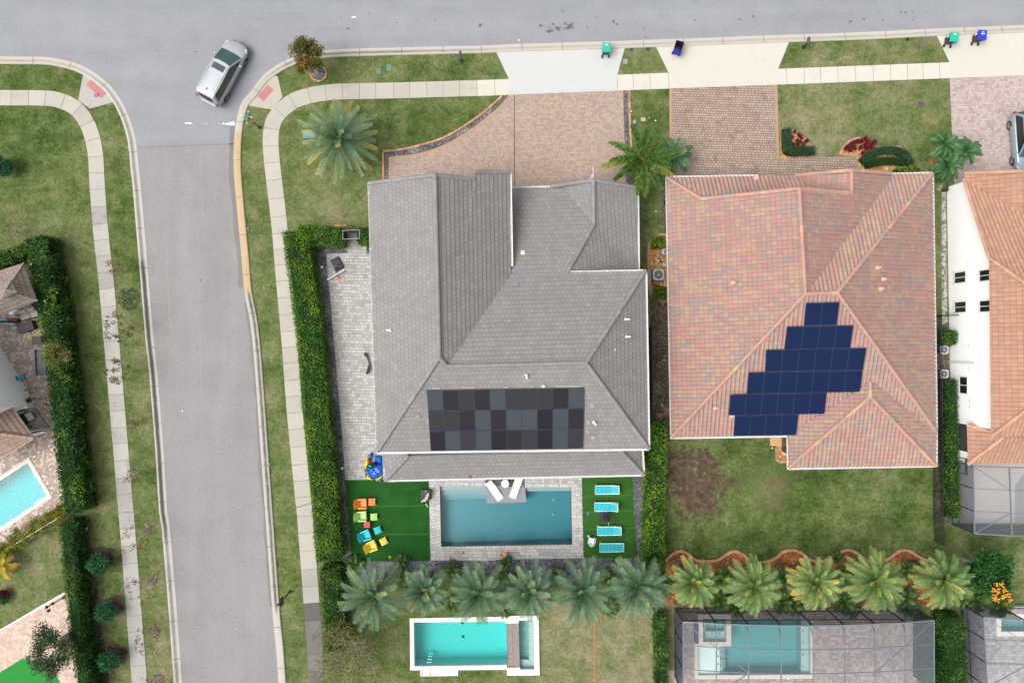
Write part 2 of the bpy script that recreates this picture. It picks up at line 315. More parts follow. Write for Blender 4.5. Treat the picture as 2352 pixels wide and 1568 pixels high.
MT = dict(
    grass=m_grass(),
    road=m_asphalt('street_asphalt', (.222, .231, .246), (.25, 1.6, R(3))),
    lane=m_asphalt('side_street_asphalt', (.222, .215, .216), (1.7, .22, R(-4))),
    patch=m_asphalt('dark_asphalt_patch', (.175, .170, .168), (1, 1, 0)),
    kerb=m_kerb(),
    walk=m_concrete('sidewalk_concrete', (.365, .345, .30), (.24, .205, .15), .5, .10),
    walk_old=m_concrete('weathered_sidewalk_concrete', (.335, .322, .295), (.125, .118, .112), .8, .16),
    walk_dark=m_concrete('mildewed_sidewalk_concrete', (.145, .137, .128), (.065, .06, .058), .85, .35),
    apron=m_concrete('bright_concrete', (.425, .432, .425), (.35, .345, .32), .5, .05),
    apron2=m_concrete('cream_concrete', (.465, .445, .395), (.35, .325, .28), .5, .05),
    joint=plain('joint_dirt', (.12, .105, .085), .95, .1, ns=6, na=.25),
    drive=m_paver('tan_red_pavers', (.272, .207, .175), (.335, .262, .219), (.165, .130, .112), .26, .17, R(1.5), (.395, .288, .222), .07),
    drive2=m_paver('rose_pavers', (.275, .205, .170), (.345, .265, .222), (.085, .066, .056), .27, .18, R(1.5), (.375, .285, .235), .10, .024, .55),
    drive3=m_paver('lilac_grey_pavers', (.30, .232, .215), (.39, .315, .295), (.20, .165, .155), .27, .18, R(1.5), (.43, .36, .34), .08),
    drive4=m_paver('pink_cream_pavers', (.42, .30, .24), (.50, .38, .31), (.34, .26, .21), .30, .18, R(28), (.57, .47, .40), .10),
    border=m_paver('paver_border', (.36, .225, .145), (.40, .26, .17), (.20, .15, .11), .22, .11, R(1.5), None, .08),
    patio=m_paver('pale_grey_pavers', (.262, .256, .245), (.352, .346, .335), (.17, .163, .15), .36, .24, R(1.5), (.41, .398, .372), .14, .018),
    deck=m_paver('pool_deck_pavers', (.29, .285, .28), (.40, .392, .38), (.19, .18, .17), .36, .24, R(1.0), (.46, .442, .415), .08, .018),
    cage_deck=m_paver('mauve_grey_pavers', (.215, .178, .165), (.285, .24, .225), (.14, .115, .105), .30, .2, R(0.5), (.37, .315, .29), .12),
    left_pav=m_paver('mixed_pavers', (.26, .225, .215), (.40, .285, .22), (.20, .175, .165), .24, .16, R(-30), (.62, .55, .49), .12),
    gravel=m_gravel('dark_grey_gravel', [(.15, (.030, .032, .036)), (.45, (.075, .08, .088)), (.8, (.155, .16, .168)), (1, (.30, .305, .31))], 15),
    mulch=m_gravel('orange_river_rock', [(.1, (.20, .075, .018)), (.5, (.42, .20, .055)), (.8, (.50, .33, .14)), (1, (.58, .46, .28))], 14),
    redmulch=m_gravel('red_bark_mulch', [(.1, (.055, .028, .014)), (.5, (.16, .06, .022)), (.85, (.32, .115, .03)), (1, (.42, .19, .06))], 13),
    darkmulch=m_gravel('dark_bark_mulch', [(.1, (.025, .018, .013)), (.6, (.07, .048, .034)), (1, (.19, .13, .095))], 12),
    soil=m_gravel('bare_soil', [(.1, (.045, .034, .024)), (.6, (.095, .075, .052)), (1, (.22, .19, .145))], 9),
    rocks=m_gravel('pale_rock', [(.1, (.10, .095, .08)), (.5, (.25, .24, .215)), (1, (.5, .48, .45))], 6),
    turf=plain('artificial_turf', (.010, .066, .008), .85, .15, ns=1.1, na=.5),
    turf2=plain('olive_artificial_turf', (.024, .086, .012), .85, .15, ns=1.1, na=.42),
    turf3=plain('bright_artificial_turf', (.022, .20, .035), .85, .15, ns=1.3, na=.2),
    brick=plain('edging_brick', (.43, .215, .115), .85, .2, ns=8, na=.22, va=.22, bump=.2),
    stone=plain('edging_stone', (.34, .22, .165), .85, .2, ns=8, na=.2, va=.2, bump=.2),
    wall=plain('cream_stucco', (.62, .585, .52), .9, .2, ns=3, na=.05, bump=.15),
    white=plain('white_stucco', (.88, .885, .88), .9, .2, ns=2.0, na=.04, bump=.12),
    trim=plain('white_metal', (.66, .665, .66), .4, .4, ns=3, na=.05),
    glass=plain('dark_window_glass', (.012, .02, .018), .06, .6, ns=1, na=.3),
    grey_tile=m_tile('grey_concrete_tile', [(0, (.180, .172, .166)), (.5, (.200, .191, .184)), (1, (.222, .213, .205))], .31, .335, .03, 'flat'),
    grey_cap=plain('grey_ridge_tile', (.205, .20, .198), .8, .25, ns=5, na=.12, va=.10),
    pink_tile=m_tile('blended_clay_tile', [(0, (0.331, 0.196, 0.165)), (.22, (0.295, 0.194, 0.173)), (.42, (0.358, 0.202, 0.166)), (.54, (0.345, 0.243, 0.171)), (.68, (0.259, 0.212, 0.193)), (.80, (0.318, 0.212, 0.181)), (.90, (0.305, 0.232, 0.185))], .30, .345, .045, 'barrel', .7, .55, (.165, .105, .09)),
    pink_cap=None,
    org_tile=m_tile('orange_clay_tile', [(0, (.345, .195, .132)), (.35, (.385, .22, .148)), (.7, (.335, .198, .142)), (.88, (.31, .20, .152))], .30, .36, .04, 'barrel', .7, .2, (.20, .115, .08)),
    org_cap=plain('orange_ridge_tile', (.40, .24, .165), .75, .25, ns=5, na=.12, va=.14),
    brown_tile=m_tile('brown_clay_tile', [(0, (.235, .165, .13)), (.5, (.285, .195, .155)), (1, (.33, .215, .175))], .31, .36, .035, 'flat'),
    brown_cap=plain('brown_ridge_tile', (.33, .225, .175), .75, .25, ns=5, na=.12, va=.14),
    taupe_tile=m_tile('taupe_tile', [(0, (.215, .175, .148)), (.5, (.25, .205, .175)), (1, (.275, .225, .195))], .30, .38, .05, 'flat'),
    black=plain('black_plastic', (.018, .018, .02), .5, .4, ns=3, na=.2),
    black_metal=plain('black_metal', (.022, .023, .026), .35, .5, ns=3, na=.2),
    grey_metal=plain('grey_metal', (.30, .31, .32), .4, .4, .3, ns=3, na=.1),
    bronze=plain('dark_bronze_metal', (.035, .04, .05), .4, .5, ns=3, na=.15),
    alum=plain('aluminium_beam', (.135, .155, .185), .4, .5, ns=3, na=.1),
    steel=plain('bright_steel', (.55, .56, .57), .2, .5, .9, ns=3, na=.1),
    tan_plastic=plain('tan_plastic', (.40, .31, .19), .7, .3, ns=6, na=.15),
    green_lid=plain('green_utility_lid', (.095, .20, .15), .7, .3, ns=6, na=.15),
    teal_lid=plain('teal_cabinet', (.09, .22, .225), .6, .3, ns=3, na=.1),
    grey_lid=plain('grey_concrete_lid', (.26, .245, .225), .9, .2, ns=9, na=.2),
    red_lid=plain('rusty_lid', (.13, .095, .085), .9, .2, ns=9, na=.25),
    trunk=plain('palm_trunk', (.135, .10, .075), .9, .15, ns=8, na=.35),
    bark=plain('pale_bark', (.36, .34, .31), .85, .2, ns=9, na=.25),
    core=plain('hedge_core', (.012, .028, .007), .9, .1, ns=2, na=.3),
)
def m_pinkcap():
    g = G('blended_ridge_tile'); c = g.ramp(g.var(), [(0, (.39, .22, .175)), (.3, (.33, .215, .19)), (.5, (.42, .225, .165)), (.72, (.41, .29, .18)), (.86, (.29, .235, .21))], 'CONSTANT')
    n = g.noise(g.pos(), 7, 3); return g.done(g.val(c, g.math('MULTIPLY_ADD', n, .3, .85)), .75, .25)
MT['pink_cap'] = m_pinkcap()
LF = dict(
    hedge=leafmat('bright_hedge_leaf', [(0, (.014, .060, .006)), (.35, (.036, .118, .009)), (.62, (.080, .190, .011)), (1, (.175, .275, .018))]),
    dark=leafmat('dark_hedge_leaf', [(0, (.012, .052, .010)), (.5, (.030, .105, .016)), (.78, (.085, .185, .02)), (1, (.20, .28, .025))]),
    box=leafmat('boxwood_leaf', [(0, (.015, .05, .022)), (.5, (.03, .09, .045)), (.85, (.075, .15, .09)), (1, (.16, .23, .17))]),
    lime=leafmat('lime_leaf', [(0, (.06, .12, .008)), (.5, (.16, .24, .02)), (1, (.38, .42, .05))]),
    red=leafmat('red_cordyline_leaf', [(0, (.05, .008, .010)), (.5, (.13, .016, .018)), (1, (.32, .03, .035))]),
    oak=leafmat('grey_green_leaf', [(0, (.025, .05, .02)), (.5, (.06, .10, .038)), (1, (.15, .19, .085))]),
    autumn=leafmat('autumn_leaf', [(0, (.05, .08, .012)), (.35, (.10, .12, .02)), (.6, (.22, .14, .03)), (1, (.34, .14, .05))]),
    brown=leafmat('withered_leaf', [(0, (.09, .05, .03)), (.5, (.18, .085, .045)), (.8, (.28, .13, .05)), (1, (.13, .14, .04))]),
    orn=leafmat('fresh_shrub_leaf', [(0, (.012, .062, .012)), (.5, (.03, .125, .025)), (1, (.10, .26, .045))]),
    blu=leafmat('bluish_shrub_leaf', [(0, (.014, .075, .03)), (.5, (.028, .13, .05)), (1, (.075, .23, .07))]),
    yel=leafmat('yellow_green_leaf', [(0, (.07, .12, .008)), (.5, (.19, .22, .015)), (1, (.40, .33, .03))]),
    olive=leafmat('sparse_olive_leaf', [(0, (.08, .09, .022)), (.5, (.16, .165, .045)), (1, (.27, .23, .075))]),
    palm=leafmat('silvery_palm_leaf', [(0, (.020, .055, .027)), (.42, (.066, .135, .072)), (.74, (.150, .245, .120)), (.9, (.29, .34, .12)), (1, (.42, .34, .07))], .5, .35),
    palm2=leafmat('yellowing_palm_leaf', [(0, (.032, .082, .022)), (.42, (.100, .190, .055)), (.72, (.205, .29, .075)), (.9, (.36, .36, .06)), (1, (.48, .37, .10))], .5, .35),
    fox=leafmat('dark_palm_leaf', [(0, (.016, .055, .010)), (.5, (.07, .16, .024)), (.85, (.19, .28, .035)), (1, (.34, .24, .05))], .5, .35),
    areca=leafmat('areca_palm_leaf', [(0, (.018, .05, .014)), (.5, (.05, .11, .022)), (.85, (.13, .20, .03)), (1, (.30, .30, .04))], .5, .35),
    sago=leafmat('bright_pygmy_palm_leaf', [(0, (.018, .075, .022)), (.5, (.04, .13, .036)), (1, (.11, .22, .06))], .5, .35),
    gold=leafmat('golden_palm_leaf', [(0, (.16, .17, .015)), (.5, (.38, .32, .02)), (1, (.60, .34, .05))], .5, .35),
)
def flower(name, c): return plain(name, c, .6, .3, ns=5, na=.15)
# ------------------------------------------------------------------ pools (outlines first, the ground needs the holes)
c_pool = crop(1660, 1880, 500, 2352); c_low = crop(1620, 2420, 560, 2352); c_cage = crop(2640, 2380, 660, 2352); c_lan = crop(3700, 1640, 396, 1194)
POOL_MAIN = [(1010, 1116), (1116, 1115), (1115, 1096), (1205, 1095), (1206, 1119.5), (1312, 1118), (1315, 1250), (1013, 1255)]
POOL_LOW = [c_low(150, 280), c_low(1705, 262), c_low(1720, 992), c_low(160, 1012)]
POOL_SPILL = [c_low(1705, 292), c_low(1912, 288), c_low(1930, 1026), c_low(1720, 1030)]
POOL_SPA = [c_low(1915, 240), c_low(2160, 238), c_low(2170, 1060), c_low(1935, 1062)]
POOL_CAGE = [c_cage(1000, 352), c_cage(2143, 352), c_cage(2150, 1122), c_cage(545, 1132), c_cage(540, 706), c_cage(1000, 706)]
SPA_CAGE = [c_cage(598, 312), c_cage(930, 312), c_cage(934, 640), c_cage(602, 640)]
POOL_LEFT = [(64, 1063), (108.5, 1139), (-70, 1257), (-110, 1177)]
POOL_R = [T(3, 3)(2140, 975), T(3, 3)(2420, 975), T(3, 3)(2420, 1092), T(3, 3)(2140, 1092)]
POOL_LAN = [(2352, 1135), (2440, 1135), (2440, 1195), (2352, 1195)]
def grow(poly, d):
    c = sum((Vector(p) for p in poly), Vector((0, 0))) / len(poly)
    return [tuple(Vector(p) + (Vector(p) - c).normalized() * d) for p in poly]
LOW_ALL = [c_low(150, 280), c_low(1700, 262), c_low(1703, 292), c_low(1912, 288), c_low(1915, 240), c_low(2160, 238), c_low(2170, 1060), c_low(1935, 1062), c_low(1930, 1030), c_low(1720, 1030), c_low(1716, 992), c_low(160, 1012)]
HOLES = [POOL_MAIN, LOW_ALL, POOL_CAGE, SPA_CAGE, POOL_LEFT, POOL_R, POOL_LAN]

def sheet(name, poly, z, mat, kind='structure', holes=(), label=None, cat=None, thick=0.0, world=False):
    loops = [[Vector((p[0], p[1], z)) if world else P(p[0], p[1], 0) + Vector((0, 0, z)) for p in poly]]
    loops += [[P(p[0], p[1], 0) + Vector((0, 0, z)) for p in h] for h in holes]
    flat = [v for lp in loops for v in lp]
    o = MB()
    for t in tessellate_polygon(loops):
        a, b, c = [flat[i] for i in t]
        if (b - a).cross(c - a).z < 0: b, c = c, b
        o.face([a, b, c])
    if thick:
        for lp in loops:
            for i in range(len(lp)):
                a, b = lp[i], lp[(i + 1) % len(lp)]
                o.face([a - Vector((0, 0, thick)), b - Vector((0, 0, thick)), b, a])
    ob = o.build(name, mat)
    return tag(ob, label, cat, None, kind)

big = [(-600, 600), (-600, -600), (600, -600), (600, 600)]
sheet('ground', big, 0.0, MT['grass'], holes=HOLES, world=True)

def smooth_path(pts, step=12):
    """Catmull-Rom through survey points, resampled evenly (survey px)"""
    q = [Vector(p) for p in pts]; out = []
    for i in range(len(q) - 1):
        p0, p1, p2, p3 = q[max(i - 1, 0)], q[i], q[i + 1], q[min(i + 2, len(q) - 1)]
        n = max(1, int((p2 - p1).length / step))
        for k in range(n):
            t = k / n
            out.append(.5 * ((2 * p1) + (p2 - p0) * t + (2 * p0 - 5 * p1 + 4 * p2 - p3) * t * t + (3 * p1 - p0 - 3 * p2 + p3) * t ** 3))
    out.append(q[-1]); return out
def normals(path):
    r = []
    for i in range(len(path)):
        d = (path[min(i + 1, len(path) - 1)] - path[max(i - 1, 0)]).normalized(); r.append(Vector((-d.y, d.x)))
    return r
KL = [(-900, 95), (-300, 122), (0, 130), (97, 131), (140, 137), (175, 146), (210, 163), (235, 181), (255, 199), (272, 222), (283, 240), (298, 274), (309, 310), (314, 340), (319, 392), (324, 437), (339, 615), (353, 782), (360, 843), (374, 1016), (384, 1174), (389, 1203), (404, 1378), (418, 1568), (440, 1850), (490, 2500)]
KR = [(3200, 20), (2352, 58), (2174, 65), (1989, 74), (1764, 82), (1551, 90), (1376, 96), (1176, 102), (1115, 105), (1028, 107), (943, 109), (859, 111), (773, 114), (720, 119), (690, 126), (663, 136), (643, 146), (620, 161), (603, 175), (588, 194), (575, 212), (557, 232), (547, 260), (541, 290), (537.5, 330), (537, 392), (545, 487), (554, 582), (562, 672), (580, 784), (603, 1090), (625, 1393), (634, 1486), (640, 1568), (660, 1850), (705, 2500)]
def kerb(name, pts, side, dirt, rust, label):
    path = smooth_path(pts, 10); nr = normals(path); prof = [(0, .010), (3, .018), (8.2, .012), (10.5, .075), (13, .10), (17.2, .105), (17.6, 0)]
    vs, fs, uv, rows = [], [], [], []; L = 0
    me = bpy.data.meshes.new(name); dv, rv = [], []
    for i, p in enumerate(path):
        if i: L += (p - path[i - 1]).length / 30
        for w, z in prof:
            q = p + nr[i] * side * w; v = P(q.x, q.y); v.z = z; vs.append(v); uv.append((L, w / 17.6)); dv.append(dirt(p)); rv.append(rust(p))
    k = len(prof)
    for i in range(len(path) - 1):
        for j in range(k - 1):
            f = (i * k + j, i * k + j + 1, (i + 1) * k + j + 1, (i + 1) * k + j)
            fs.append(f if side > 0 else f[::-1])
    me.from_pydata([tuple(v) for v in vs], [], fs); me.materials.append(MT['kerb'])
    a = me.attributes.new('dirt', 'FLOAT', 'POINT'); a.data.foreach_set('value', dv)
    a = me.attributes.new('rust', 'FLOAT', 'POINT'); a.data.foreach_set('value', rv)
    ul = me.uv_layers.new(name='UVMap')
    ul.data.foreach_set('uv', [c for f in me.polygons for vi in f.vertices for c in uv[vi]])
    me.polygons.foreach_set('use_smooth', [True] * len(fs))
    o = bpy.data.objects.new(name, me); COL.objects.link(o); tag(o, None, None, None, 'structure')
    # joints across the kerb
    jb = MB(); acc = 0; nxt = 50
    for i in range(1, len(path)):
        acc += (path[i] - path[i - 1]).length
        if acc > nxt and -200 < path[i].x < 2500 and -100 < path[i].y < 1700:
            nxt = acc + 86
            d = (path[i] - path[i - 1]).normalized() * .55
            for j in range(k - 2):
                a, b = prof[j], prof[j + 1]; q0 = path[i] + nr[i] * side * a[0]; q1 = path[i] + nr[i] * side * b[0]
                z0, z1 = a[1] + .004, b[1] + .004
                jb.face([(*P(q0.x - d.x, q0.y - d.y).xy, z0), (*P(q0.x + d.x, q0.y + d.y).xy, z0), (*P(q1.x + d.x, q1.y + d.y).xy, z1), (*P(q1.x - d.x, q1.y - d.y).xy, z1)])
    j = jb.build('kerb_joint', MT['joint'], o)
    return path, nr
def step(x, a, b): return max(0.0, min(1.0, (x - a) / (b - a)))
pl, nl = kerb('kerb', KL, 1, lambda p: .85 * step(p.y, 590, 615) * (1 - step(p.y, 1180, 1260)) + .30 * step(p.x, 170, 300) * step(p.y, 170, 330), lambda p: .25 if p.y < 150 else 0, '')
pr, nrr = kerb('kerb', KR, -1, lambda p: (.95 * step(p.y, 665, 680) * (1 - step(p.y, 1392, 1400)) if p.y > 300 and p.x < 700 else .55 * (1 - step(p.x, 900, 1150)) * step(p.x, 600, 660)), lambda p: (.95 if 300 < p.y < 674 and p.x < 620 else .12), '')
main = [(p + n * 6) for p, n in zip(pl, nl)]; right = [(p - n * 6) for p, n in zip(pr, nrr)]
road = [tuple(p) for p in reversed(main)] + [(-1500, 95), (-1500, -1600), (4200, -1600), (4200, 0)] + [tuple(p) for p in right]
sheet('road', road, .006, MT['road'])
seamL = [p for p in main if p.y > 338 and p.x > 200]; seamR = [p for p in right if p.y > 330 and p.x < 760]
sheet('side_road', [tuple(p) for p in reversed(seamL)] + [tuple(p) for p in seamR], .010, MT['lane'])
seam = MB(); a, b = P(314, 339), P(541, 331)
for i in range(24):
    p, q = a.lerp(b, i / 24), a.lerp(b, (i + 1) / 24); w = Vector((0, .02 + .03 * rnd.random(), 0)); z = Vector((0, 0, .014)); seam.face([p - w + z, q - w + z, q + w + z, p + w + z])
tag(seam.build('asphalt_seam', MT['patch']), kind='structure')
# darker strip of old asphalt beside the yellowed kerb, the lower-right gutter edge
dk = [p for p in pr if 285 < p.y < 672 and p.x < 620]
sheet('asphalt_patch', [(p.x - 1, p.y) for p in dk] + [(p.x - 11 - 1.5 * math.sin(p.y * .05), p.y) for p in reversed(dk)], .014, MT['patch'])
dk = [p for p in pr if 690 < p.y < 1400 and p.x < 640]
sheet('asphalt_patch', [(p.x - .5, p.y) for p in dk] + [(p.x - 6 - 4 * mn.noise(Vector((p.y * .02, 0, 0))), p.y) for p in reversed(dk)], .014, MT['patch'])
# road stains, oil spots, worn stop line
def blot(mb, dx, dy, rx, ry, z, seed, n=18, rough=.5):
    pts = []
    for k in range(n):
        a = 2 * math.pi * k / n; r = 1 + rough * mn.noise(Vector((math.cos(a) * 1.7 + seed, math.sin(a) * 1.7, seed * 3.1))) * 1.6
        p = P(dx + math.cos(a) * rx * r, dy + math.sin(a) * ry * r); p.z = z; pts.append(p)
    mb.face(pts[::-1])
st = MB()
for i, (x, y, rx, ry) in enumerate([(1282, 66, 9, 4.5), (1306, 63, 8, 5.5), (1262, 73, 7, 3), (1241, 60, 4, 3), (1298, 55, 4, 3), (1270, 56, 3.5, 2.5), (1312, 58, 4, 4), (1409, 50, 4, 4.5), (1417, 56, 4, 2), (1103, 58, 4, 4), (1000, 47, 2, 1.6), (910, 53, 2.5, 1.6), (850, 32, 2, 1.8), (800, 66, 3.5, 2.2), (783, 42, 1.4, 1), (1292, 27, 3.5, 2.5), (1482, 86, 2.2, 1.8), (1489, 88, 1.6, 1.3), (1480, 66, 2, 1.8), (1597, 48, 2.4, 1.8), (1730, 39, 3, 2.2), (1699, 45, 3, 2.2), (1953, 50, 5, 2.5), (1984, 44, 3.5, 2.4), (2097, 46, 2.5, 2.2), (2068, 29, 3, 1.6), (2080, 29, 3, 1.8), (2095, 28, 2.4, 1.4), (2027, 47, 2.2, 2.2), (1954, 31, 2.2, 2), (1370, 40, 1.6, 1.4), (366, 900, 1.8, 2.2), (461, 643, 1.5, 2.5), (448, 120, 3, 1.2), (575, 60, 1.5, 1.2), (1225, 78, 2.5, 1), (1350, 66, 2, 2)]):
    blot(st, x, y, rx * .8, ry * .8, .016 + .0002 * i, i * 1.37, rough=.75)
    for k in range(4): blot(st, x + rnd.gauss(0, rx * 1.6), y + rnd.gauss(0, ry * 1.4), rx * .22, ry * .25, .017 + .0002 * i + .00005 * k, i + k * .3)
tag(st.build('oil_stain', plain('oil_stain', (.105, .10, .10), .9, .2, ns=9, na=.3)), kind='structure')
ls = MB()
for i, (x, y, rx, ry) in enumerate([(419, 944, 1.6, 1.6), (640, 40, 0, 0), (814, 40, 6, 1.5), (1192, 93, 1.6, 1.4)]):
    if rx: blot(ls, x, y, rx, ry, .0165, i * 2.2)
for (x0, x1, y, w, dens) in ((424, 441, 283.5, 1.6, 26), (441, 510, 285, 1.2, 3), (512, 538, 285, 3.0, 40), (528, 539, 284, 4.2, 40)):
    for k in range(dens):
        blot(ls, rnd.uniform(x0, x1), y + rnd.gauss(0, w * .5), rnd.uniform(.4, 1.9), rnd.uniform(.4, 1.1), .0165 + .00003 * k, k * .77, 7)
tag(ls.build('worn_stop_line', plain('worn_road_paint', (.72, .72, .70), .8, .2, ns=12, na=.15)), kind='structure')
cr = MB()
for (p0, p1, w_) in (((205, 128), (450, 121), .012), ((330, 30), (700, 24), .010), ((565, 165), (610, 170), .014), ((460, 345), (470, 560), .010), ((380, 560), (392, 760), .016), ((452, 480), (462, 900), .012), ((640, 60), (1100, 52), .009), ((1130, 88), (1138, 74), .010), ((405, 1220), (520, 1330), .009), ((1500, 30), (2000, 14), .009)):
    n = 26; last = None
    for k in range(n + 1):
        t_ = k / n; x = p0[0] + (p1[0] - p0[0]) * t_; y = p0[1] + (p1[1] - p0[1]) * t_; j_ = 2.2 * mn.noise(Vector((x * .05, y * .05, p0[0]))); q = P(x + j_ * .6, y + j_) + Vector((0, 0, .0155))
        if last is not None and (mn.noise(Vector((x * .03, y * .03, 3))) > -.25): d_ = (q - last).normalized(); s_ = Vector((-d_.y, d_.x, 0)) * w_; cr.face([last - s_, q - s_, q + s_, last + s_])
        last = q
tag(cr.build('asphalt_crack', plain('crack_filler', (.29, .285, .28), .95)), kind='structure')

# sidewalks: slabs with real joints on a dark bed
def walk(name, pts, width, z, slab, mats, pick, seed):
    path = smooth_path(pts, 6); nr = normals(path); r = random.Random(seed)
    bed = MB(); sl = MB(); acc = 0; start = 0; idx = [0]
    for i in range(1, len(path)):
        acc += (path[i] - path[i - 1]).length
        if acc >= slab: idx.append(i); acc = 0
    for a, b in zip(idx[:-1], idx[1:]):
        l, rr = [], []
        for i in range(a, b + 1):
            p = path[i]; d = Vector((0, 0))
            if i == a: d = (path[i + 1] - p).normalized() * .38
            if i == b: d = -(p - path[i - 1]).normalized() * .38
            l.append(p + d + nr[i] * (width / 2 + .35 * mn.noise(Vector((i * .7, seed, 0))))); rr.append(p + d - nr[i] * (width / 2 + .35 * mn.noise(Vector((i * .7, seed + 9, 0)))))
        m, var = pick(path[(a + b) // 2], r)
        for k in range(len(l) - 1):
            q = [l[k], rr[k], rr[k + 1], l[k + 1]]
            up = [P(v.x, v.y) + Vector((0, 0, z)) for v in q]
            if (up[1] - up[0]).cross(up[2] - up[0]).z < 0: up.reverse()
            sl.face(up, m, var)
        for k in range(len(l) - 1):
            for e in (l, rr):
                p0, p1 = P(e[k].x, e[k].y), P(e[k + 1].x, e[k + 1].y)
                sl.face([(*p0.xy, 0), (*p1.xy, 0), (*p1.xy, z), (*p0.xy, z)], m, var)
    for i in range(len(path) - 1):
        q = [path[i] + nr[i] * (width / 2 + .5), path[i] - nr[i] * (width / 2 + .5), path[i + 1] - nr[i + 1] * (width / 2 + .5), path[i + 1] + nr[i + 1] * (width / 2 + .5)]
        up = [P(v.x, v.y) + Vector((0, 0, .012)) for v in q]
        if (up[1] - up[0]).cross(up[2] - up[0]).z < 0: up.reverse()
        bed.face(up)
    o = sl.build(name, mats); tag(o, kind='structure'); bed.build('joint_bed', MT['joint'], o)
def pickL(p, r):
    if 850 < p.y < 885: return 2, .8
    return (1 if p.y > 390 else 0), r.random() * (.9 if p.y < 1080 else .7)
walk('sidewalk', [(-400, 218), (-100, 224), (0, 225), (104, 226), (139, 232), (168, 245), (190, 267), (206, 297), (215, 328), (220, 360), (222, 392), (224, 431), (232, 534), (244, 644), (255, 767), (256.5, 784), (266, 894), (277, 1024), (286, 1134), (290, 1176), (299, 1288), (310, 1431), (321, 1568), (345, 1850)], 35, .035, 36, [MT['walk'], MT['walk_old'], MT['apron2']], pickL, 3)
def pickR(p, r):
    if p.y > 1365 : return 1, r.random() * .6
    if 1290 < p.y <= 1365: return 2, r.random()
    if p.x > 1085: return 3, .5 + .3 * r.random()
    return 0, .3 + .6 * r.random()
walk('sidewalk', [(748, 1850), (728, 1568), (722, 1463), (714, 1361), (700, 1176), (696, 1141), (676, 931), (665, 784), (649, 604), (643, 529), (631, 424), (627, 392), (623, 350), (622, 316), (627, 284), (642, 259), (672, 234), (704, 222), (737, 215), (776, 211), (846, 209.5), (918, 208), (1023, 205), (1096, 203), (1169, 200.5), (1176, 200), (1418, 190.5), (1536, 186), (1786, 177), (2181, 162), (2352, 155.5), (3000, 128)], 36.3, .035, 36, [MT['walk'], MT['walk_dark'], MT['walk_old'], MT['apron2']], pickR, 5)
# driveway aprons and corner ramps
def edge(pts, w=17.2):
    out = []
    for p, n in zip(pr, nrr): out.append(p - n * w)
    return out
kr_in = edge(None)
def k_at(x): return min(kr_in, key=lambda p: abs(p.x - x) + (1000 if p.y > 300 else 0)).y
def along(x0, x1):
    n = 8; return [(x0 + (x1 - x0) * i / n, k_at(x0 + (x1 - x0) * i / n)) for i in range(n + 1)]
sheet('driveway_apron', along(1140, 1435) + [(1418, 173), (1169, 182.5)], .030, MT['apron'], thick=.03)
sheet('driveway_apron', along(1507, 1812) + [(1787, 159), (1536, 168.5)], .030, MT['apron2'], thick=.03)
sheet('driveway_apron', along(2152, 2500) + [(2500, 131), (2181, 144.5)], .030, MT['apron2'], thick=.03)
sheet('sidewalk_crossing', [(1170, 183), (1417.5, 173), (1417.5, 207.8), (1170, 217.8)], .041, MT['apron'], thick=.006)
sheet('sidewalk_crossing', [(1537, 168.6), (1786, 159.2), (1786, 195.2), (1537, 204.2)], .041, MT['apron2'], thick=.006)
sheet('sidewalk_crossing', [(2182, 144.5), (2500, 131), (2500, 168), (2182, 180.3)], .041, MT['apron2'], thick=.006)
kin = [p + n * 17.4 for p, n in zip(pl, nl)]
ra = [tuple(p) for p in kin if 185 < p.x < 262 and p.y < 236]
sheet('kerb_ramp', ra + [(262, 235), (207, 250), (180, 231)], .030, MT['walk_old'], thick=.03)
ra = [tuple(p) for p in kr_in if 566 < p.x < 637 and p.y < 262]
sheet('kerb_ramp', [(638, 176)] + ra + [(572, 243), (588, 246), (625, 252), (649, 224)], .030, MT['walk'], thick=.03)
tac = plain('tactile_plate', (.40, .165, .16), .85, .2, ns=14, na=.15)
def tactile(name, pts, label):
    q = [P(*p) for p in pts]; c = sum(q, Vector()) / 4; o = MB(); o.prism([v.xy - c.xy for v in q], .03, .042)
    for i in range(14):
        for j in range(7):
            a = q[0].lerp(q[1], (i + .5) / 14); b = q[3].lerp(q[2], (i + .5) / 14); p = a.lerp(b, (j + .5) / 7) - c
            o.box((p.x, p.y, .045), (.035, .035, .008))
    c.z = 0; t = o.build(name, tac); t.location = c; return tag(t, label, 'tactile paving')
tactile('tactile_plate', [(209.5, 184), (245, 214.5), (233, 226.5), (199, 195.5)], 'faded red tactile warning plate on the kerb ramp with a purple scrap on it')
tactile('tactile_plate', [(592, 222), (615, 196), (629, 207), (605.5, 233.5)], 'red tactile warning plate on the clean kerb ramp near the corner tree')
o = MB(); o.box((0, 0, .03), (.30, .26, .05), .3); o.box((.12, .06, .06), (.16, .12, .03), -.5); o = o.build('plastic_scrap', plain('purple_plastic', (.30, .085, .34), .6)); o.location = P(222, 219) + Vector((0, 0, .04)); tag(o, 'small crumpled purple plastic scrap lying by the left kerb ramp plate', 'scrap')

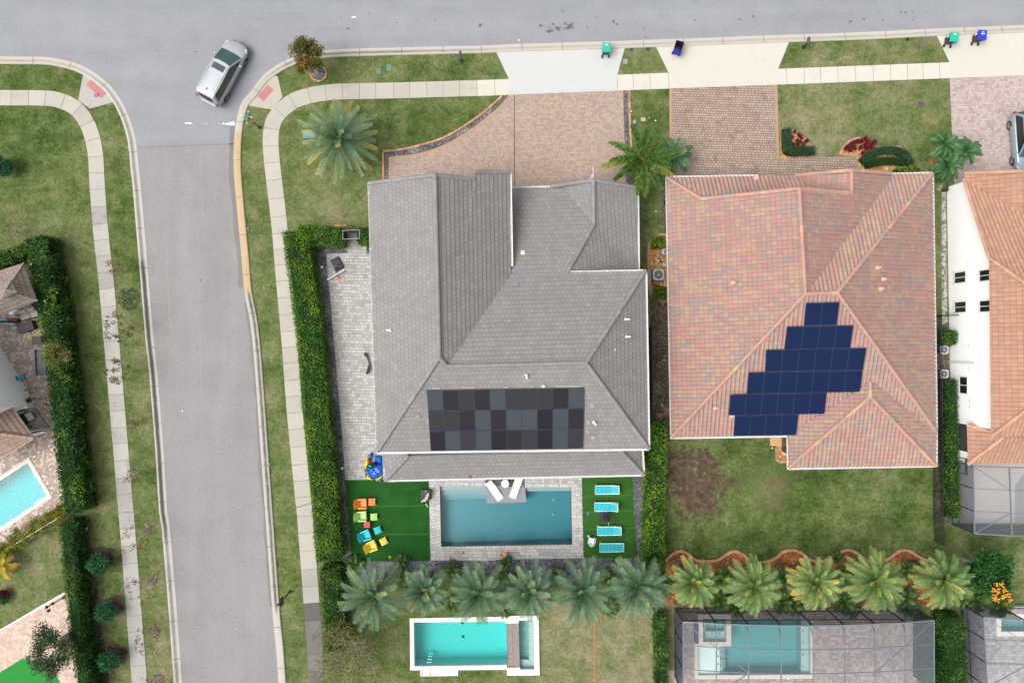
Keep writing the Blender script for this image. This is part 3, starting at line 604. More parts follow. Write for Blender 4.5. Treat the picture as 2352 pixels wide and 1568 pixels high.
# paved drives, gravel, beds
gpath = [(1153, 220), (1113, 257), (1063, 292), (1013, 319), (953, 337), (913, 345), (880, 348)]
gin = [(1168, 220), (1145, 246), (1123, 265), (1070, 304), (1025, 330), (980, 347), (938, 356), (893, 360)]
sheet('paver_driveway', [(1168, 217.5)] + [tuple(p) for p in smooth_path(gin, 10)] + [(893, 450), (1445, 450), (1434, 312), (1431, 207.5)], .020, MT['drive'])
sb = smooth_path(gin, 10); sbn = normals(sb)
sheet('paver_border', [tuple(p) for p in sb] + [(893, 400), (900, 400), (900, 366)] + [tuple(p - n * 7) for p, n in reversed(list(zip(sb, sbn)))][1:], .024, MT['border'])
sheet('driveway_seam', [(1180, 216), (1182.5, 216), (1183.5, 450), (1181, 450)], .024, MT['joint'])
sheet('paver_driveway', [(1537, 204.5), (1785, 195.5), (1787, 298), (1790, 364), (1968, 358), (1975, 420), (1538, 425)], .020, MT['drive2'])
sheet('paver_border', [(1778, 196), (1785.4, 195.8), (1787.5, 298), (1790.5, 364), (1784, 364)], .024, MT['border'])
sheet('paver_border', [(1537.4, 204.8), (1543, 204.6), (1544, 425), (1538, 425)], .024, MT['border'])
sheet('paver_driveway', [(2181, 180.8), (2520, 166), (2520, 440), (2192, 440), (2186, 305)], .020, MT['drive3'])
def strip(name, pts, w, z, mat, kind='stuff'):
    p = smooth_path(pts, 8); n = normals(p)
    return sheet(name, [tuple(a + b * w / 2) for a, b in zip(p, n)] + [tuple(a - b * w / 2) for a, b in reversed(list(zip(p, n)))], z, mat, kind)
ga = smooth_path([(1160, 220), (1145, 233), (1118, 261), (1067, 298), (1019, 324.5), (967, 342), (926, 350.5), (886, 354)], 8); gan = normals(ga)
sheet('gravel_strip', [tuple(a + b * 6.2) for a, b in zip(ga, gan)] + [(880, 420), (893, 420), (893, 362)] + [tuple(a - b * 6.2) for a, b in reversed(list(zip(ga, gan)))], .014, MT['gravel'], 'stuff')
strip('gravel_strip', [(1437, 208), (1438, 260), (1440, 312), (1444, 430)], 11.5, .026, MT['gravel'])
def edging(name, pts, w, h, mat, label, blen=.40, gap=.02, cat='edging', jit=.02):
    """a course of separate bricks along a survey path"""
    p = smooth_path(pts, 2.0); o = MB(); c0 = P(*pts[0]); acc = 0; s = 0; step_ = (blen + gap) * 30
    for i in range(1, len(p)):
        acc += (p[i] - p[i - 1]).length
        if acc >= step_ or i == len(p) - 1:
            a, b = P(*p[s]), P(*p[i]); d = b - a
            if d.length > .08:
                m = (a + b) / 2 - c0; o.box((m.x, m.y, h / 2), (max(.05, d.length - gap), w, h), math.atan2(d.y, d.x) + rnd.uniform(-jit, jit), 0, rnd.random())
            acc = 0; s = i
    ob = o.build(name, mat); ob.location = (c0.x, c0.y, 0); return tag(ob, label, cat)
edging('brick_edging', [(1153, 221)] + gpath[1:], .16, .09, MT['brick'], 'curved row of orange edging bricks between front lawn and gravel strip')
edging('brick_edging', [(880, 350), (880.5, 380), (880.5, 420)], .15, .09, MT['brick'], 'short straight row of edging bricks beside the palm lawn by the driveway corner')
edging('brick_edging', [(1445.5, 208), (1446, 260), (1448, 312), (1450, 350)], .16, .09, MT['brick'], 'straight row of orange edging bricks along the narrow lawn between two driveways')

# grey house yard
sheet('gravel_bed', [(726, 560), (800, 545), (880, 545), (895, 1100), (1480, 1088), (1478, 1325), (798, 1330), (776, 1150), (744, 700)], .012, MT['gravel'], 'stuff', holes=[grow(POOL_MAIN, 1.0)])
sheet('patio', [(749, 583), (798, 582), (798, 535), (842, 534), (846, 560), (890, 560), (892, 1102), (793, 1101.5), (788, 1024), (767, 784)], .024, MT['patio'])
sheet('gravel_pocket', [(842, 560), (852, 560), (852, 582), (842, 582)], .030, MT['gravel'], 'stuff')
sheet('artificial_turf', [(793, 1102), (985, 1098), (989, 1287), (809, 1289), (801, 1200)], .030, MT['turf'])
sheet('artificial_turf', [(1337, 1093), (1452, 1090), (1456, 1176), (1463, 1262), (1464, 1281), (1341, 1281)], .030, MT['turf2'])
tl = MB()
for (a, b) in (((795, 1164), (987, 1160)), ((803, 1227), (988, 1225.5)), ((1338, 1140), (1454, 1136)), ((1339, 1176), (1456, 1172)), ((1340, 1215), (1460, 1212))):
    p, q = P(*a), P(*b); tl.face([p + Vector((0, -.015, .034)), q + Vector((0, -.015, .034)), q + Vector((0, .015, .034)), p + Vector((0, .015, .034))])
tag(tl.build('turf_seam', plain('turf_seam', (.045, .17, .035), .9)), kind='structure')
sheet('pool_deck', [(985, 1096), (1336, 1092), (1340, 1281), (1140, 1284), (1140, 1286.5), (989, 1287)], .034, MT['deck'], holes=[POOL_MAIN])
# coping course round the main pool
def coping(name, poly, w, z, mat, h=.0):
    q = [Vector(p) for p in poly]; out = []
    n = len(q); ar = sum(q[i].x * q[(i + 1) % n].y - q[(i + 1) % n].x * q[i].y for i in range(n)); sg = 1 if ar > 0 else -1
    for i in range(n):
        a, b, c = q[i - 1], q[i], q[(i + 1) % n]; d1 = (b - a).normalized(); d2 = (c - b).normalized()
        n1 = Vector((d1.y, -d1.x)) * sg; n2 = Vector((d2.y, -d2.x)) * sg; m = (n1 + n2); m = m / max(.3, m.dot(n1)) if m.length > 1e-6 else n1
        out.append(tuple(b + m * w))
    return out
MT['cope'] = m_paver('coping_pavers', (.34, .325, .30), (.52, .50, .46), (.17, .16, .145), .11, .3, R(1.0), (.58, .555, .51), .12, .018)
MT['cope2'] = m_paver('coping_pavers_turned', (.34, .325, .30), (.52, .50, .46), (.17, .16, .145), .3, .11, R(1.0), (.58, .555, .51), .12, .018)
def bar(name, a, b, c, d, z, mat): sheet(name, [a, b, c, d], z, mat)
bar('pool_coping', (1010, 1116), (1010, 1108.5), (1116, 1107), (1116, 1115), .040, MT['cope'])
bar('pool_coping', (1206, 1119.5), (1206, 1111.5), (1312, 1110), (1312, 1118), .040, MT['cope'])
bar('pool_coping', (1312, 1118), (1320, 1117.5), (1323, 1250.5), (1315, 1250), .040, MT['cope2'])
bar('pool_coping', (1010, 1116), (1001.5, 1116), (1004.5, 1255.5), (1013, 1255), .040, MT['cope2'])
bar('pool_coping', (1013, 1255), (1315, 1250), (1315, 1258), (1013, 1263.5), .040, MT['cope'])

# basins
def basin(name, label, poly, depth, water_z, floor_m, water_m, parts=(), group=None, slope=0.0):
    c = P(sum(p[0] for p in poly) / len(poly), sum(p[1] for p in poly) / len(poly)); t = thing(name, label, 'pool', c, 0, group)
    q = [P(*p) for p in poly]; o = MB()
    for tr in tessellate_polygon([[Vector((v.x, v.y, 0)) for v in q]]):
        a, b, d = [q[i] for i in tr]
        if (b - a).cross(d - a).z < 0: b, d = d, b
        o.face([(*v.xy, -depth - slope * (v.x - c.x)) for v in (a, b, d)])
    n = len(q)
    for i in range(n):
        a, b = q[i], q[(i + 1) % n]; o.face([(*a.xy, -depth - slope * (a.x - c.x)), (*b.xy, -depth - slope * (b.x - c.x)), (*b.xy, .03), (*a.xy, .03)])
    o.build('basin', floor_m, t, world=True)
    w = MB(); w.prism([P(*p).xy for p in grow(poly, 1.0)], -depth - .8, water_z)
    w.build('water', water_m, t, world=True)
    for (pn, pp, z0, z1, m) in parts:
        o = MB(); o.prism([P(*p).xy for p in pp], z0, z1); o.build(pn, m, t, world=True)
    return t
plaster = plain('grey_pool_plaster', (.36, .385, .385), .8, .2, ns=2, na=.08); ledge = plain('grey_ledge_plaster', (.215, .225, .235), .8, .2, ns=2, na=.06)
plaster2 = plain('pale_pool_plaster', (.66, .72, .70), .8, .2, ns=2, na=.05); plaster3 = plain('sage_pool_plaster', (.46, .52, .50), .8, .2, ns=2, na=.06)
w_main = m_water('slate_blue_water', (.09, .73, .81), .70, 1.40); w_low = m_water('turquoise_water', (.05, .85, .84), .85); w_cage = m_water('soft_teal_water', (.10, .73, .74), .65); w_left = m_water('aqua_water', (.04, .85, .875), 1.25); w_spa = m_water('pale_spa_water', (.12, .73, .70), .5)
basin('swimming_pool', 'large slate blue rectangular pool behind the grey roofed house with sun shelf', POOL_MAIN, 1.5, -.10, plaster, w_main,
      [('sun_shelf', [(1116.5, 1095.5), (1204.8, 1095), (1208.5, 1153), (1117.5, 1155.5)], -1.48, -.085, ledge),
       ('step', [(1010.8, 1116.5), (1116.3, 1115.5), (1116.6, 1126), (1011, 1127)], -1.48, -.30, plaster), ('step', [(1011, 1127.2), (1116.6, 1126.2), (1116.9, 1138), (1011.3, 1139)], -1.48, -.55, plaster),
       ('step', [(1011.3, 1139.2), (1116.9, 1138.2), (1117.2, 1149.5), (1011.6, 1151)], -1.48, -.85, plaster), ('bench', [(1207, 1120), (1311.5, 1118.6), (1311.7, 1129), (1207.6, 1130.4)], -1.48, -.45, plaster),
       ('drain', [(1271, 1156), (1275, 1156), (1275, 1160), (1271, 1160)], -1.9, -1.68, MT['white']), ('drain', [(1270, 1190), (1274, 1190), (1274, 1194), (1270, 1194)], -1.9, -1.68, MT['white'])], slope=.07)
c_cp = plain('white_coping_stone', (.66, .625, .58), .85, .2, ns=3, na=.06)
def slabs(root, polys, z1, mat, name='coping', z0=.0):
    for p in polys:
        o = MB(); o.prism([P(*q).xy for q in p], z0, z1); o.build(name, mat, root, world=True)
t = basin('swimming_pool', 'bright turquoise pool with broad white coping below the row of palms', POOL_LOW, 1.6, -.12, plaster2, w_low,
      [('floor_drain', [c_low(920, 398), c_low(962, 398), c_low(962, 436), c_low(920, 436)], -1.59, -1.56, MT['glass']), ('floor_drain', [c_low(932, 630), c_low(978, 630), c_low(978, 670), c_low(932, 670)], -1.59, -1.56, MT['glass'])] +
      [('ladder_step', [c_low(375 - 5 * i, 893 + 28 * i), c_low(447 - 5 * i, 893 + 28 * i), c_low(447 - 5 * i, 910 + 28 * i), c_low(373 - 5 * i, 910 + 28 * i)], -1.2 + .27 * i, -1.15 + .27 * i, MT['white']) for i in range(4)])
slabs(t, [[c_low(80, 210), c_low(1684, 180), c_low(1686, 261), c_low(150, 279)], [c_low(80, 210), c_low(150, 279), c_low(160, 1013), c_low(90, 1080)],
          [c_low(90, 1080), c_low(160, 1013), c_low(1716, 993), c_low(1708, 1070), c_low(892, 1076)], [c_low(262, 1081), c_low(892, 1077), c_low(892, 1172), c_low(262, 1182)]], .10, c_cp, 'coping')
for (x, y) in ((308, 1068), (440, 1064)):
    o = MB(); a = P(*c_low(x, 1130)); b = P(*c_low(x, 1010)); o.tube([a, a.lerp(b, .1) + Vector((0, 0, .75)), a.lerp(b, .5) + Vector((0, 0, .9)), a.lerp(b, .95) + Vector((0, 0, .7)), b + Vector((0, 0, -.1))], .025, n=6); o.build('handrail', MT['steel'], t, world=True)
o = MB(); o.lathe([(.16, .10), (.16, .115), (.001, .115)], 18, P(*c_low(588, 1072))); o.build('skimmer_lid', MT['trim'], t, world=True)
o = MB(); o.lathe([(.06, .10), (.06, .115), (.001, .115)], 12, P(*c_low(823, 1108))); o.build('skimmer_lid', MT['trim'], t, world=True)
t = basin('spa_pool', 'narrow pale green spa beside the turquoise pool with small jets along a bench', POOL_SPA, 1.0, -.05, plaster3, w_spa,
      [('bench', [c_low(2078, 240), c_low(2159, 239), c_low(2169, 1059), c_low(2086, 1059)], -.98, -.45, plaster3), ('bench', [c_low(1936, 950), c_low(2085, 948), c_low(2085.5, 1059.5), c_low(1937, 1061)], -.98, -.45, plaster3)] +
      [('jet', [c_low(2090, y), c_low(2104, y), c_low(2104, y + 14), c_low(2090, y + 14)], -.44, -.42, MT['black_metal']) for y in (376, 498, 616, 737, 845, 958)] + [('jet', [c_low(1995, y), c_low(2030, y), c_low(2030, y + 34), c_low(1995, y + 34)], -.99, -.96, MT['trim']) for y in (455, 690)])
slabs(t, [[c_low(1683, 165), c_low(1912, 163), c_low(1912, 287), c_low(1686, 291)], [c_low(1912, 163), c_low(2245, 160), c_low(2160, 237), c_low(1914, 239)], [c_low(2245, 160), c_low(2262, 1158), c_low(2170, 1061), c_low(2160, 237)],
          [c_low(1712, 1162), c_low(1710, 1032), c_low(1930, 1028), c_low(1936, 1063), c_low(2170, 1061), c_low(2262, 1158)]], .16, c_cp)
o = MB(); o.box((0, 0, -.5), (1, 1, 1)); o = MB()
o.prism([P(*c_low(*q)).xy for q in ((1708, 292), (1800, 290), (1816, 1028), (1721, 1029))], -1.0, -.02, 0); o.prism([P(*c_low(*q)).xy for q in ((1802, 290), (1911, 288), (1929, 1026), (1818, 1028))], -1.0, .05, 0)
o.build('spillway', m_paver('spill_tile', (.22, .185, .165), (.29, .25, .225), (.13, .11, .10), .15, .15, R(1), None, .08, .012), t, world=True)
t = basin('swimming_pool', 'soft teal pool under the black framed screen enclosure', POOL_CAGE, 1.5, -.12, plaster3, w_cage,
      [('shallow_shelf', [c_cage(542, 707), c_cage(858, 707), c_cage(868, 1127), c_cage(546, 1131)], -1.48, -.25, plaster2), ('step', [c_cage(860, 707), c_cage(912, 707), c_cage(918, 1126), c_cage(869, 1127)], -1.48, -.5, plaster3), ('step', [c_cage(913, 707), c_cage(962, 707), c_cage(968, 1125), c_cage(919, 1126)], -1.48, -.8, plaster3),
       ('bench', [c_cage(2038, 353), c_cage(2142, 353), c_cage(2149, 1121), c_cage(2044, 1121)], -1.48, -.45, plaster3)] +
      [('tile_marker', [c_cage(x, y), c_cage(x + 16, y), c_cage(x + 16, y + 18), c_cage(x, y + 18)], z, z + .01, MT['glass']) for (x, y, z) in [(830, 880, -.245), (836, 984, -.245), (880, 918, -.495), (884, 1024, -.495), (930, 956, -.795), (930, 742, -.795)] + [(2060, y, -.445) for y in (522, 690, 864, 1030)]])
slabs(t, [[c_cage(490, 684), c_cage(540, 684), c_cage(545, 1131), c_cage(545, 1190), c_cage(490, 1190)], [c_cage(545, 1133), c_cage(2150, 1123), c_cage(2190, 1123), c_cage(2190, 1182), c_cage(545, 1190)], [c_cage(2144, 352), c_cage(2182, 352), c_cage(2190, 1122), c_cage(2151, 1122)]], .05, plain('beige_travertine', (.50, .455, .395), .85, .2, ns=5, na=.1))
t = basin('hot_tub', 'square raised hot tub at the pool corner inside the large screen enclosure', SPA_CAGE, .9, .12, plaster3, w_cage,
      [('bench', [c_cage(600, 530), c_cage(933, 528), c_cage(933.5, 639), c_cage(602.5, 639)], -.88, -.3, plaster3), ('bench', [c_cage(599, 313), c_cage(663, 313), c_cage(664, 529), c_cage(600, 529.5)], -.88, -.3, plaster3)] +
      [('tile_marker', [c_cage(x, y), c_cage(x + 16, y), c_cage(x + 16, y + 18), c_cage(x, y + 18)], -.295, -.285, MT['glass']) for (x, y) in ((636, 563), (745, 548), (858, 546), (622, 428))])
slabs(t, [[c_cage(525, 245), c_cage(997, 245), c_cage(930, 311), c_cage(598, 311)], [c_cage(525, 245), c_cage(598, 311), c_cage(602, 641), c_cage(538, 704)], [c_cage(997, 245), c_cage(1002, 704), c_cage(934, 641), c_cage(930, 311)], [c_cage(538, 704), c_cage(602, 641), c_cage(934, 641), c_cage(1002, 704)]], .30, plain('beige_travertine_rim', (.50, .455, .395), .85, .2, ns=5, na=.1))
t = basin('swimming_pool', 'bright aqua pool with cream coping on the mixed paver terrace at the left edge', POOL_LEFT, 1.6, -.10, plaster2, w_left, [('step', [(107, 1137), (108, 1139.5), (66, 1167), (78, 1151)], -1.58, -.35, plaster2)])
q = coping('c', POOL_LEFT, 9.5, 0, None)
slabs(t, [[POOL_LEFT[i], POOL_LEFT[(i + 1) % 4], q[(i + 1) % 4], q[i]] for i in range(4)], .06, plain('cream_coping', (.60, .54, .47), .85, .2, ns=4, na=.1))
t = basin('hot_tub', 'small teal tub with white rim inside the grey screened patio at the lower right corner', POOL_R, 1.0, -.08, plaster3, w_cage)
q = coping('c', POOL_R, 11, 0, None); slabs(t, [[POOL_R[i], POOL_R[(i + 1) % 4], q[(i + 1) % 4], q[i]] for i in range(4)], .05, c_cp)
t = basin('swimming_pool', 'sliver of teal pool inside the lanai behind the white house', POOL_LAN, 1.2, -.10, plaster3, w_cage)

# other paving and beds
sheet('cage_deck', [(1551, 1394), (2101, 1390), (2108, 1700), (1558, 1700)], .016, MT['cage_deck'], holes=[POOL_CAGE, SPA_CAGE])
sheet('paver_path', [c_cage(85, 1068), c_cage(243, 1066), c_cage(250, 1500), c_cage(95, 1500)], .016, MT['drive4'])
sheet('patio_deck', [(2212, 1392), (2500, 1392), (2500, 1700), (2230, 1700)], .016, m_paver('grey_patio_pavers', (.25, .24, .24), (.36, .345, .34), (.17, .165, .16), .34, .22, R(.5), (.42, .405, .395), .1), holes=[POOL_R])
sheet('lanai_deck', [(2185, 960), (2500, 960), (2500, 1200), (2187.5, 1201)], .016, plain('pale_lanai_floor', (.43, .395, .375), .8, .2, ns=1.5, na=.05), holes=[POOL_LAN])
sheet('lanai_deck', [c_lan(1085, 905), c_lan(1190, 760), c_lan(1400, 500), c_lan(1900, 500), c_lan(1900, 1352), c_lan(1078, 1352)], .022, plain('grey_lanai_floor', (.28, .265, .26), .8, .2, ns=1.5, na=.05), holes=[POOL_LAN])
sheet('terrace', [(-300, 690), (60, 690), (110, 730), (140, 900), (155, 1010), (170, 1170), (150, 1200), (-300, 1420)], .016, MT['left_pav'], holes=[POOL_LEFT])
sheet('paver_driveway', [T(3, 0)(600, 735), T(3, 0)(720, 800), T(3, 0)(830, 1800), T(3, 0)(0, 2100), T(3, 0)(-600, 2200), T(3, 0)(-600, 1440), T(3, 0)(0, 1085)], .016, MT['drive4'])
sheet('artificial_turf', [(-60, 1578), (0, 1543), (52, 1511), (110, 1525), (125, 1543), (140, 1568), (160, 1605), (-60, 1640)], .026, MT['turf3'])
strip('driveway_edge', [(-100, 1505), (0, 1447), (150, 1360)], 3.2, .03, MT['white'], 'structure')
sheet('river_rock_bed', [(1489, 556), (1497, 543), (1511, 538), (1535, 538), (1545, 690), (1512, 692), (1497, 680), (1491, 664)], .014, MT['mulch'], 'stuff')
sheet('mulch_bed', [(1791, 298), (1815, 300), (1837, 311), (1856, 330), (1867, 345), (1868, 364), (1792, 364)], .014, MT['mulch'], 'stuff')
sheet('mulch_bed', [(1930, 356), (1933, 344), (1944, 331), (1960, 320), (1978, 318), (1990, 325), (2004, 337), (2030, 339), (2060, 338), (2080, 350), (2094, 375), (2097, 400), (1962, 400), (1966, 360)], .014, MT['mulch'], 'stuff')
sheet('mulch_bed', [(2138, 352), (2150, 344), (2165, 350), (2175, 380), (2168, 410), (2140, 420), (2136, 390)], .014, MT['mulch'], 'stuff')
sheet('mulch_bed', [T(2, 3)(80, 950), T(2, 3)(175, 950), T(2, 3)(190, 1100), T(2, 3)(85, 1100)], .014, MT['mulch'], 'stuff')
sheet('soil_strip', [(1494, 690), (1545, 690), (1548, 1010), (1525, 1010), (1519, 976), (1496, 968)], .010, MT['soil'], 'stuff')
sheet('soil_strip', [(1519, 430), (1545, 430), (1545, 540), (1530, 540), (1522, 510)], .010, MT['soil'], 'stuff')
sheet('rock_strip', [(2163, 440), (2172, 440), (2176, 740), (2164, 745), (2162, 600)], .012, MT['rocks'], 'stuff')
sheet('soil_strip', [(2146, 745), (2178, 745), (2184, 1200), (2150, 1200)], .010, MT['soil'], 'stuff')
wav = [(1527, 1288), (1545, 1271), (1562, 1264), (1580, 1271), (1600, 1286), (1625, 1288), (1648, 1285), (1665, 1274), (1684, 1265), (1702, 1270), (1722, 1284), (1745, 1290), (1764, 1288), (1785, 1278), (1800, 1265), (1825, 1263), (1840, 1269), (1860, 1284), (1885, 1288), (1908, 1280), (1925, 1270), (1940, 1263), (1960, 1265), (1985, 1282), (2010, 1290), (2040, 1282), (2060, 1267), (2075, 1262), (2092, 1266), (2110, 1278), (2135, 1288)]
ws = [tuple(p) for p in smooth_path(wav, 8)]
sheet('mulch_bed', ws + [(2150, 1330), (2150, 1388), (1535, 1388), (1527, 1330)], .012, MT['redmulch'], 'stuff')
edging('brick_edging', wav, .20, .10, MT['brick'], 'wavy red brick border between the pink house lawn and the palm bed', .22, .012)
edging('stone_edging', [(1536, 541), (1520, 538), (1508, 541), (1497, 549), (1490, 560), (1489, 600), (1490, 640), (1492, 664), (1496, 678), (1505, 688), (1518, 692.5), (1534, 691)], .17, .09, MT['stone'], 'curved stone border of the side yard bed holding the air conditioner', .36, .02)
edging('stone_edging', [(1795, 297.5), (1815, 300), (1830, 306), (1846, 319), (1859, 333), (1866, 341)], .17, .09, MT['stone'], 'curved stone border of the small corner bed behind the clipped hedge', .3, .02)
edging('stone_edging', [(1929.5, 356), (1932, 344), (1943, 330.5), (1959, 320), (1977, 317.5)], .17, .09, MT['stone'], 'curved stone border round the left side of the red cordyline bed', .3, .02)
edging('stone_edging', [(2008, 339), (2022, 340), (2045, 337), (2062, 338), (2074, 343)], .17, .09, MT['stone'], 'thin stone border along the top of the domed hedge', .3, .02)
edging('brick_edging', [(768, 519.5), (783, 518.5), (797, 518)], .2, .09, MT['brick'], 'few edging bricks showing at the front of the yard hedge by the gate', .44, .02)
edging('brick_edging', [T(2, 3)(73, 968), T(2, 3)(74, 1040), T(2, 3)(76, 1100), T(2, 3)(78, 1106), T(2, 3)(130, 1104), T(2, 3)(178, 1102)], .15, .09, MT['stone'], 'L shaped edging bricks round the rock bed by the back step of the pink house', .38, .02)
o = MB(); q = [P(*T(2, 3)(a, b)) for a, b in ((15, 868), (130, 868), (132, 958), (20, 958))]; c = sum(q, Vector()) / 4; o.prism([v.xy - c.xy for v in q], 0, .14); o = o.build('door_step', plain('tan_door_step', (.50, .29, .145), .85, .2, ns=3, na=.08), bevel=.01); o.location = (c.x, c.y, 0); tag(o, 'tan square concrete step at the back door of the pink tiled house', 'step')
# ------------------------------------------------------------------ roofs and houses
def clip(poly, ax, lim, keep_less):
    out = []; n = len(poly)
    for i in range(n):
        a, b = poly[i], poly[(i + 1) % n]; da, db = a[ax] - lim, b[ax] - lim
        if keep_less: da, db = -da, -db
        if da >= 0: out.append(a)
        if (da > 0 > db) or (da < 0 < db):
            t = da / (da - db); out.append(tuple(a[k] + (b[k] - a[k]) * t for k in range(len(a))))
    return out
def roof(mb, faces, tw, th, kind):
    """tile each roof plane: barrel tiles get their real wave, flat tiles a lapped step"""
    for fc in faces:
        pts = [P(*p) for p in fc]; n = Vector((0, 0, 0)); L = len(pts)
        for i in range(L):
            a, b = pts[i], pts[(i + 1) % L]; n += a.cross(b)
        if n.z < 0: pts.reverse(); n = -n
        n.normalize(); u = Vector((0, 0, 1)).cross(n).normalized(); v = n.cross(u)
        seg = 5 if kind == 'barrel' else 1; du = tw / seg
        for tri in tessellate_polygon([pts]):
            q = [(pts[i].dot(u), pts[i].dot(v), *pts[i]) for i in tri]
            v0, v1 = min(p[1] for p in q), max(p[1] for p in q); mb.face([Vector(p[2:]) - n * .05 for p in (q if (Vector(q[1][2:]) - Vector(q[0][2:])).cross(Vector(q[2][2:]) - Vector(q[0][2:])).z > 0 else q[::-1])], 1)
            for j in range(math.floor(v0 / th), math.floor(v1 / th) + 1):
                row = clip(clip(q, 1, j * th, False), 1, (j + 1) * th, True)
                if len(row) < 3: continue
                u0, u1 = min(p[0] for p in row), max(p[0] for p in row)
                if kind != 'barrel': cells = [row]
                else:
                    cells = []
                    for k in range(math.floor(u0 / du), math.floor(u1 / du) + 1):
                        c = clip(clip(row, 0, k * du, False), 0, (k + 1) * du, True)
                        if len(c) >= 3: cells.append(c)
                for c in cells:
                    o, uv = [], []
                    for p in c:
                        fv = p[1] / th - j; h = .032 * (1 - fv)
                        if kind == 'barrel':
                            x = (p[0] / tw) % 1.0; h += .078 * (math.sin(math.pi * min(1, x / .68)) if x < .68 else -.18 * math.sin(math.pi * (x - .68) / .32))
                        o.append(Vector(p[2:]) + n * h); uv.append((p[0] + 1e-4, min(max(p[1], j * th + 1e-4), (j + 1) * th - 1e-4)))
                    if (o[1] - o[0]).cross(o[-1] - o[0]).dot(n) < 0: o.reverse(); uv.reverse()
                    mb.face(o, 0, .5, uv)
def caps(par, root, mat, edges, r=.13, seg=.40, lift=.03):
    for a, b in edges:
        mb = MB(); a, b = P(*a), P(*b); d = b - a; n = max(1, round(d.length / seg)); e = d.normalized(); s = e.cross(Vector((0, 0, 1))).normalized(); w = s.cross(e)
        for i in range(n):
            p = a + d * (i / n); q = a + d * ((i + 1.10) / n); var = rnd.random(); r0, r1 = r * 1.10, r * .92; N = 6; vs = []
            for (c, rr, up) in ((p, r0, lift + .02), (q, r1, lift)):
                for k in range(N + 1):
                    t = math.pi * k / N; vs.append(c + s * (rr * math.cos(t)) + w * (rr * .8 * math.sin(t) + up - .03))
            fs = [(k, k + 1, N + 1 + k + 1, N + 1 + k) for k in range(N)] + [tuple(range(N + 1))]
            mb.mesh(vs, fs, 0, var)
        capfix(mb.build('ridge_cap', mat, par), root)
def capfix(o, root): o.data.transform(Matrix.Translation(-root.location)); return o
def gutter(t, runs, w=.115, h=.11, mat=None):
    """eave gutter channels with straps, along survey lines (x, y, z)"""
    for a, b in runs:
        a, b = P(*a), P(*b); d = b - a; L = d.length; ang = math.atan2(d.y, d.x); m = MB(); c = (a + b) / 2
        E = Euler((0, -math.asin(max(-1, min(1, d.z / L))), ang))
        for (dy, dz, ww, hh) in ((0, -.06, w, .02), (w / 2, 0, .018, h), (-w / 2, 0, .018, h)):
            m.box(E.to_matrix() @ Vector((0, dy, dz)) + c, (L, ww, hh), tilt=E)
        for i in range(int(L / 1.9) + 1):
            p = a.lerp(b, min(1, (i + .4) * 1.9 / L)); m.box(p + Vector((0, 0, h / 2 + .012)), (.05, w + .03, .012), tilt=E)
        m.build('gutter', mat or MT['trim'], t, world=True)
def wallbox(t, poly, z0, z1, mat, name='wall'):
    o = MB(); o.prism([P(*p, z1 if z1 > 2 else 0).xy for p in poly], z0, z1); return o.build(name, mat, t, world=True)
def wall_quads(t, quads, mat, name='wall'):
    o = MB()
    for q in quads: o.face([P(*p) for p in q])
    return o.build(name, mat, t, world=True)

# ---- grey roofed house
g = thing('house', 'two storey house with grey concrete tile roof and white gutters on the corner lot', 'house', P(1176, 740))
RW = [(848, 420, 6.0), (999, 401, 8.9), (1009, 821, 8.9), (867, 1036, 6.0)]
RS = [(1009, 821, 8.9), (1027, 841, 8.6), (1346, 833, 8.6), (1489, 1029, 6.0), (867, 1037, 6.0)]
RSp = [(1027, 841, 8.6), (1346, 833, 8.6), (1489, 1029, 6.0), (867, 1037, 6.0)]
RE = [(1346, 833, 8.6), (1482, 622, 6.0), (1489, 1029, 6.0)]
RN = [(1027, 841, 8.6), (1346, 833, 8.6), (1482, 622, 6.0), (1303, 625, 6.0), (1364, 516, 4.66), (1288, 430, 3.46), (1168, 432, 3.46), (1172, 631, 6.0)]
RV = [(999, 401, 8.9), (1089, 411, 7.4), (1093, 394, 7.35), (1171, 394, 6.0), (1173, 631, 6.0), (1027, 841, 8.6), (1009, 821, 8.9)]
RG1 = [(1364, 516, 4.66), (1363, 413, 4.70), (1258, 428, 3.3), (1288, 430, 3.4)]
RG2 = [(1363, 413, 4.70), (1364, 516, 4.66), (1303, 625, 6.0), (1308, 624, 5.9), (1466, 619, 3.3), (1464, 430, 3.3)]
RL = [[(884, 1103, 3.2), (1478, 1090, 3.2), (1425, 1034, 4.15), (938, 1046, 4.15)], [(884, 1103, 3.2), (938, 1046, 4.15), (930, 1020, 4.15), (880, 1030, 3.2)], [(1478, 1090, 3.2), (1425, 1034, 4.15), (1425, 1010, 4.15), (1473, 1020, 3.2)]]
mb = MB(); roof(mb, [RW, RS, RE, RN, RV, RG1, RG2] + RL, .31, .335, 'flat'); ro = mb.build('roof', [MT['grey_tile'], MT['grey_cap']], g, world=True)
caps(ro, g, MT['grey_cap'], [((999, 401, 8.95), (1009, 821, 8.95)), ((867, 1036, 6.05), (1009, 821, 8.95)), ((1009, 821, 8.95), (1027, 841, 8.65)), ((1027, 841, 8.65), (1346, 833, 8.65)), ((1489, 1029, 6.05), (1346, 833, 8.65)), ((1482, 622, 6.05), (1346, 833, 8.65)),
                     ((1363, 413, 4.75), (1364, 516, 4.72)), ((1364, 516, 4.72), (1303, 625, 6.02)), ((884, 1103, 3.25), (938, 1046, 4.2)), ((1478, 1090, 3.25), (1425, 1034, 4.2)),
                     ((848, 421, 6.0), (999, 402, 8.9)), ((1089, 412, 7.4), (999, 402, 8.9)), ((1171, 395, 6.0), (1093, 395, 7.35)), ((1258, 429, 3.3), (1363, 414, 4.7)), ((1464, 431, 3.3), (1363, 414, 4.7))], .14, .41)
